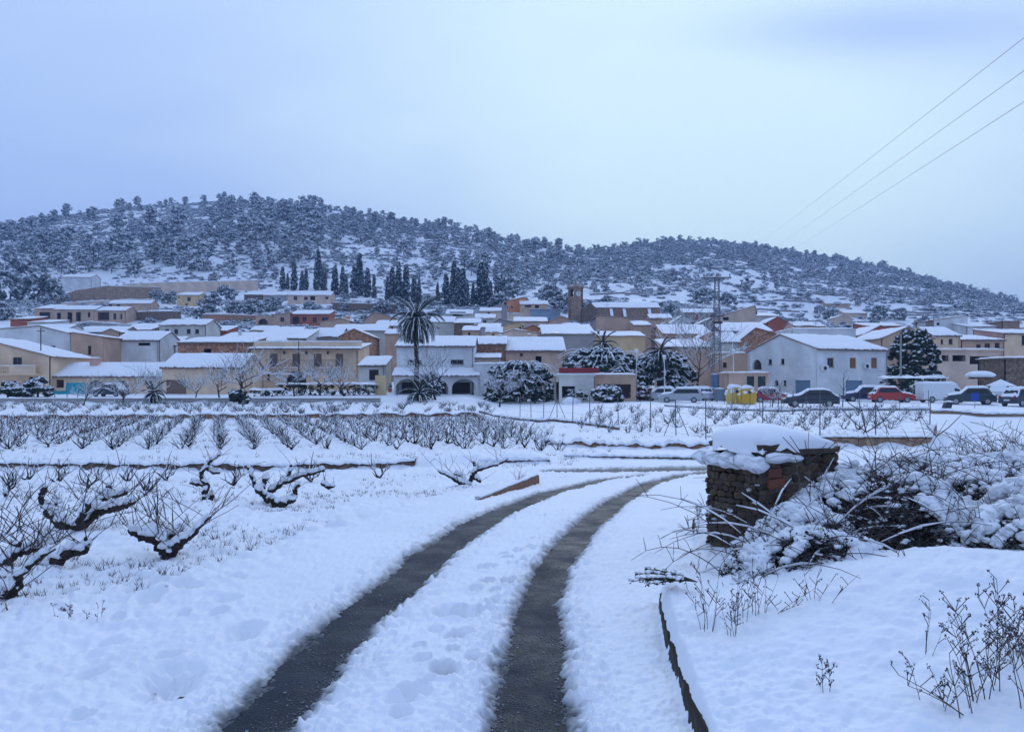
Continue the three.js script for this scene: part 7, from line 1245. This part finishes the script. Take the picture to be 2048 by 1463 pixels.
// ---------- grass blades through the snow, slush crumbs on the road ----------
{
  const R = rng(12), g = new GB(); for (let k = 0; k < 7; k++) { const a = R() * 6.28, h = .02 + .05 * R(), r = .02 + .05 * R(), x = (R() - .5) * .06, z = (R() - .5) * .06; g.tri(V(x - .0035, -.02, z), V(x + .0035, -.02, z), V(x + Math.cos(a) * r, h, z + Math.sin(a) * r)); } const geo = g.geo(true), N = 2600, im = new THREE.InstancedMesh(geo, M.dry, N), m4 = new THREE.Matrix4(), q = new THREE.Quaternion(); let i = 0;
  for (let k = 0; k < 30000 && i < N; k++) { const px = -40 + 1160 * R(), d = 6 + 22 * R() * (.5 + .5 * R()), x = X(px, d); if (tracks(x, d) < 7 || bed(x, d) > -.5 || fbm(x * .9, d * .9, 3, 141) < .02 + .35 * R() - .12) continue; const s = .5 + 1.5 * R() * R(); im.setMatrixAt(i++, m4.compose(V(x, snowAt(x, d) - .005, -d), q.setFromAxisAngle(V(0, 1, 0), R() * 6.28), V(s, s, s))); }
  im.count = i; im.name = 'dry_grass'; tag(im, 'sparse dry grass blades poking through the field snow', 'grass', null, 'stuff'); im.castShadow = im.receiveShadow = true; scene.add(im);
  // grass and weeds in the vineyard
  const N3 = 2600, im3 = new THREE.InstancedMesh(geo, M.dry, N3); i = 0; for (let k = 0; k < 40000 && i < N3; k++) { const px = -40 + 1900 * R(), d = 28 + 32 * R(), x = X(px, d); if (tracks(x, d) < 3 || fbm(x * .5, d * .5, 3, 145) < .3 * R() - .05) continue; const s = 1.2 + 1.8 * R(); im3.setMatrixAt(i++, m4.compose(V(x, snowAt(x, d) - .02, -d), q.setFromAxisAngle(V(0, 1, 0), R() * 6.28), V(s, s, s))); }
  im3.count = i; im3.name = 'vineyard_weeds'; tag(im3, 'sparse weeds poking through the vineyard and field snow', 'weeds', null, 'stuff'); im3.castShadow = im3.receiveShadow = true; scene.add(im3);
  const cg = new GB().blob(V(0, 0, 0), 1, .6, 1, 4, .5, 1).geo(), N2 = 6500, im2 = new THREE.InstancedMesh(cg, std([.38, .38, .40], .5), N2); i = 0; const col = new THREE.Color();
  for (let k = 0; k < 60000 && i < N2; k++) { const d = 3.9 + 15 * R() * R(), L = R() < .5 ? trackL : trackR, x = table(L.map(p => [p[1], p[0]]), d) + (R() - .5) * .8, w = tracks(x, d); if (w > 1.25 || R() > .12 + .75 * sstep(.35, 1, w) || (fbm(x * 4, d * 2, 2, 19) < -.1 && w < .8)) continue; const s = (.003 + .008 * R() * R() * R()) * (1 + .9 * sstep(.7, 1.1, w)); im2.setMatrixAt(i, m4.compose(V(x, G(x, d) + .021 + s * .25, -d), q.setFromAxisAngle(V(0, 1, 0), R() * 6.28), V(s * 1.3, s, s))); const c = .35 + .65 * R() * (.5 + .5 * sstep(.6, 1.1, w)); im2.setColorAt(i++, col.setRGB(c, c * .97, c * .96)); }
  im2.count = i; im2.name = 'slush_crumbs'; tag(im2, 'wet grey slush crumbs lying in the wheel tracks', 'slush', null, 'stuff'); im2.castShadow = im2.receiveShadow = true; scene.add(im2);
}

renderer.render(scene, camera);
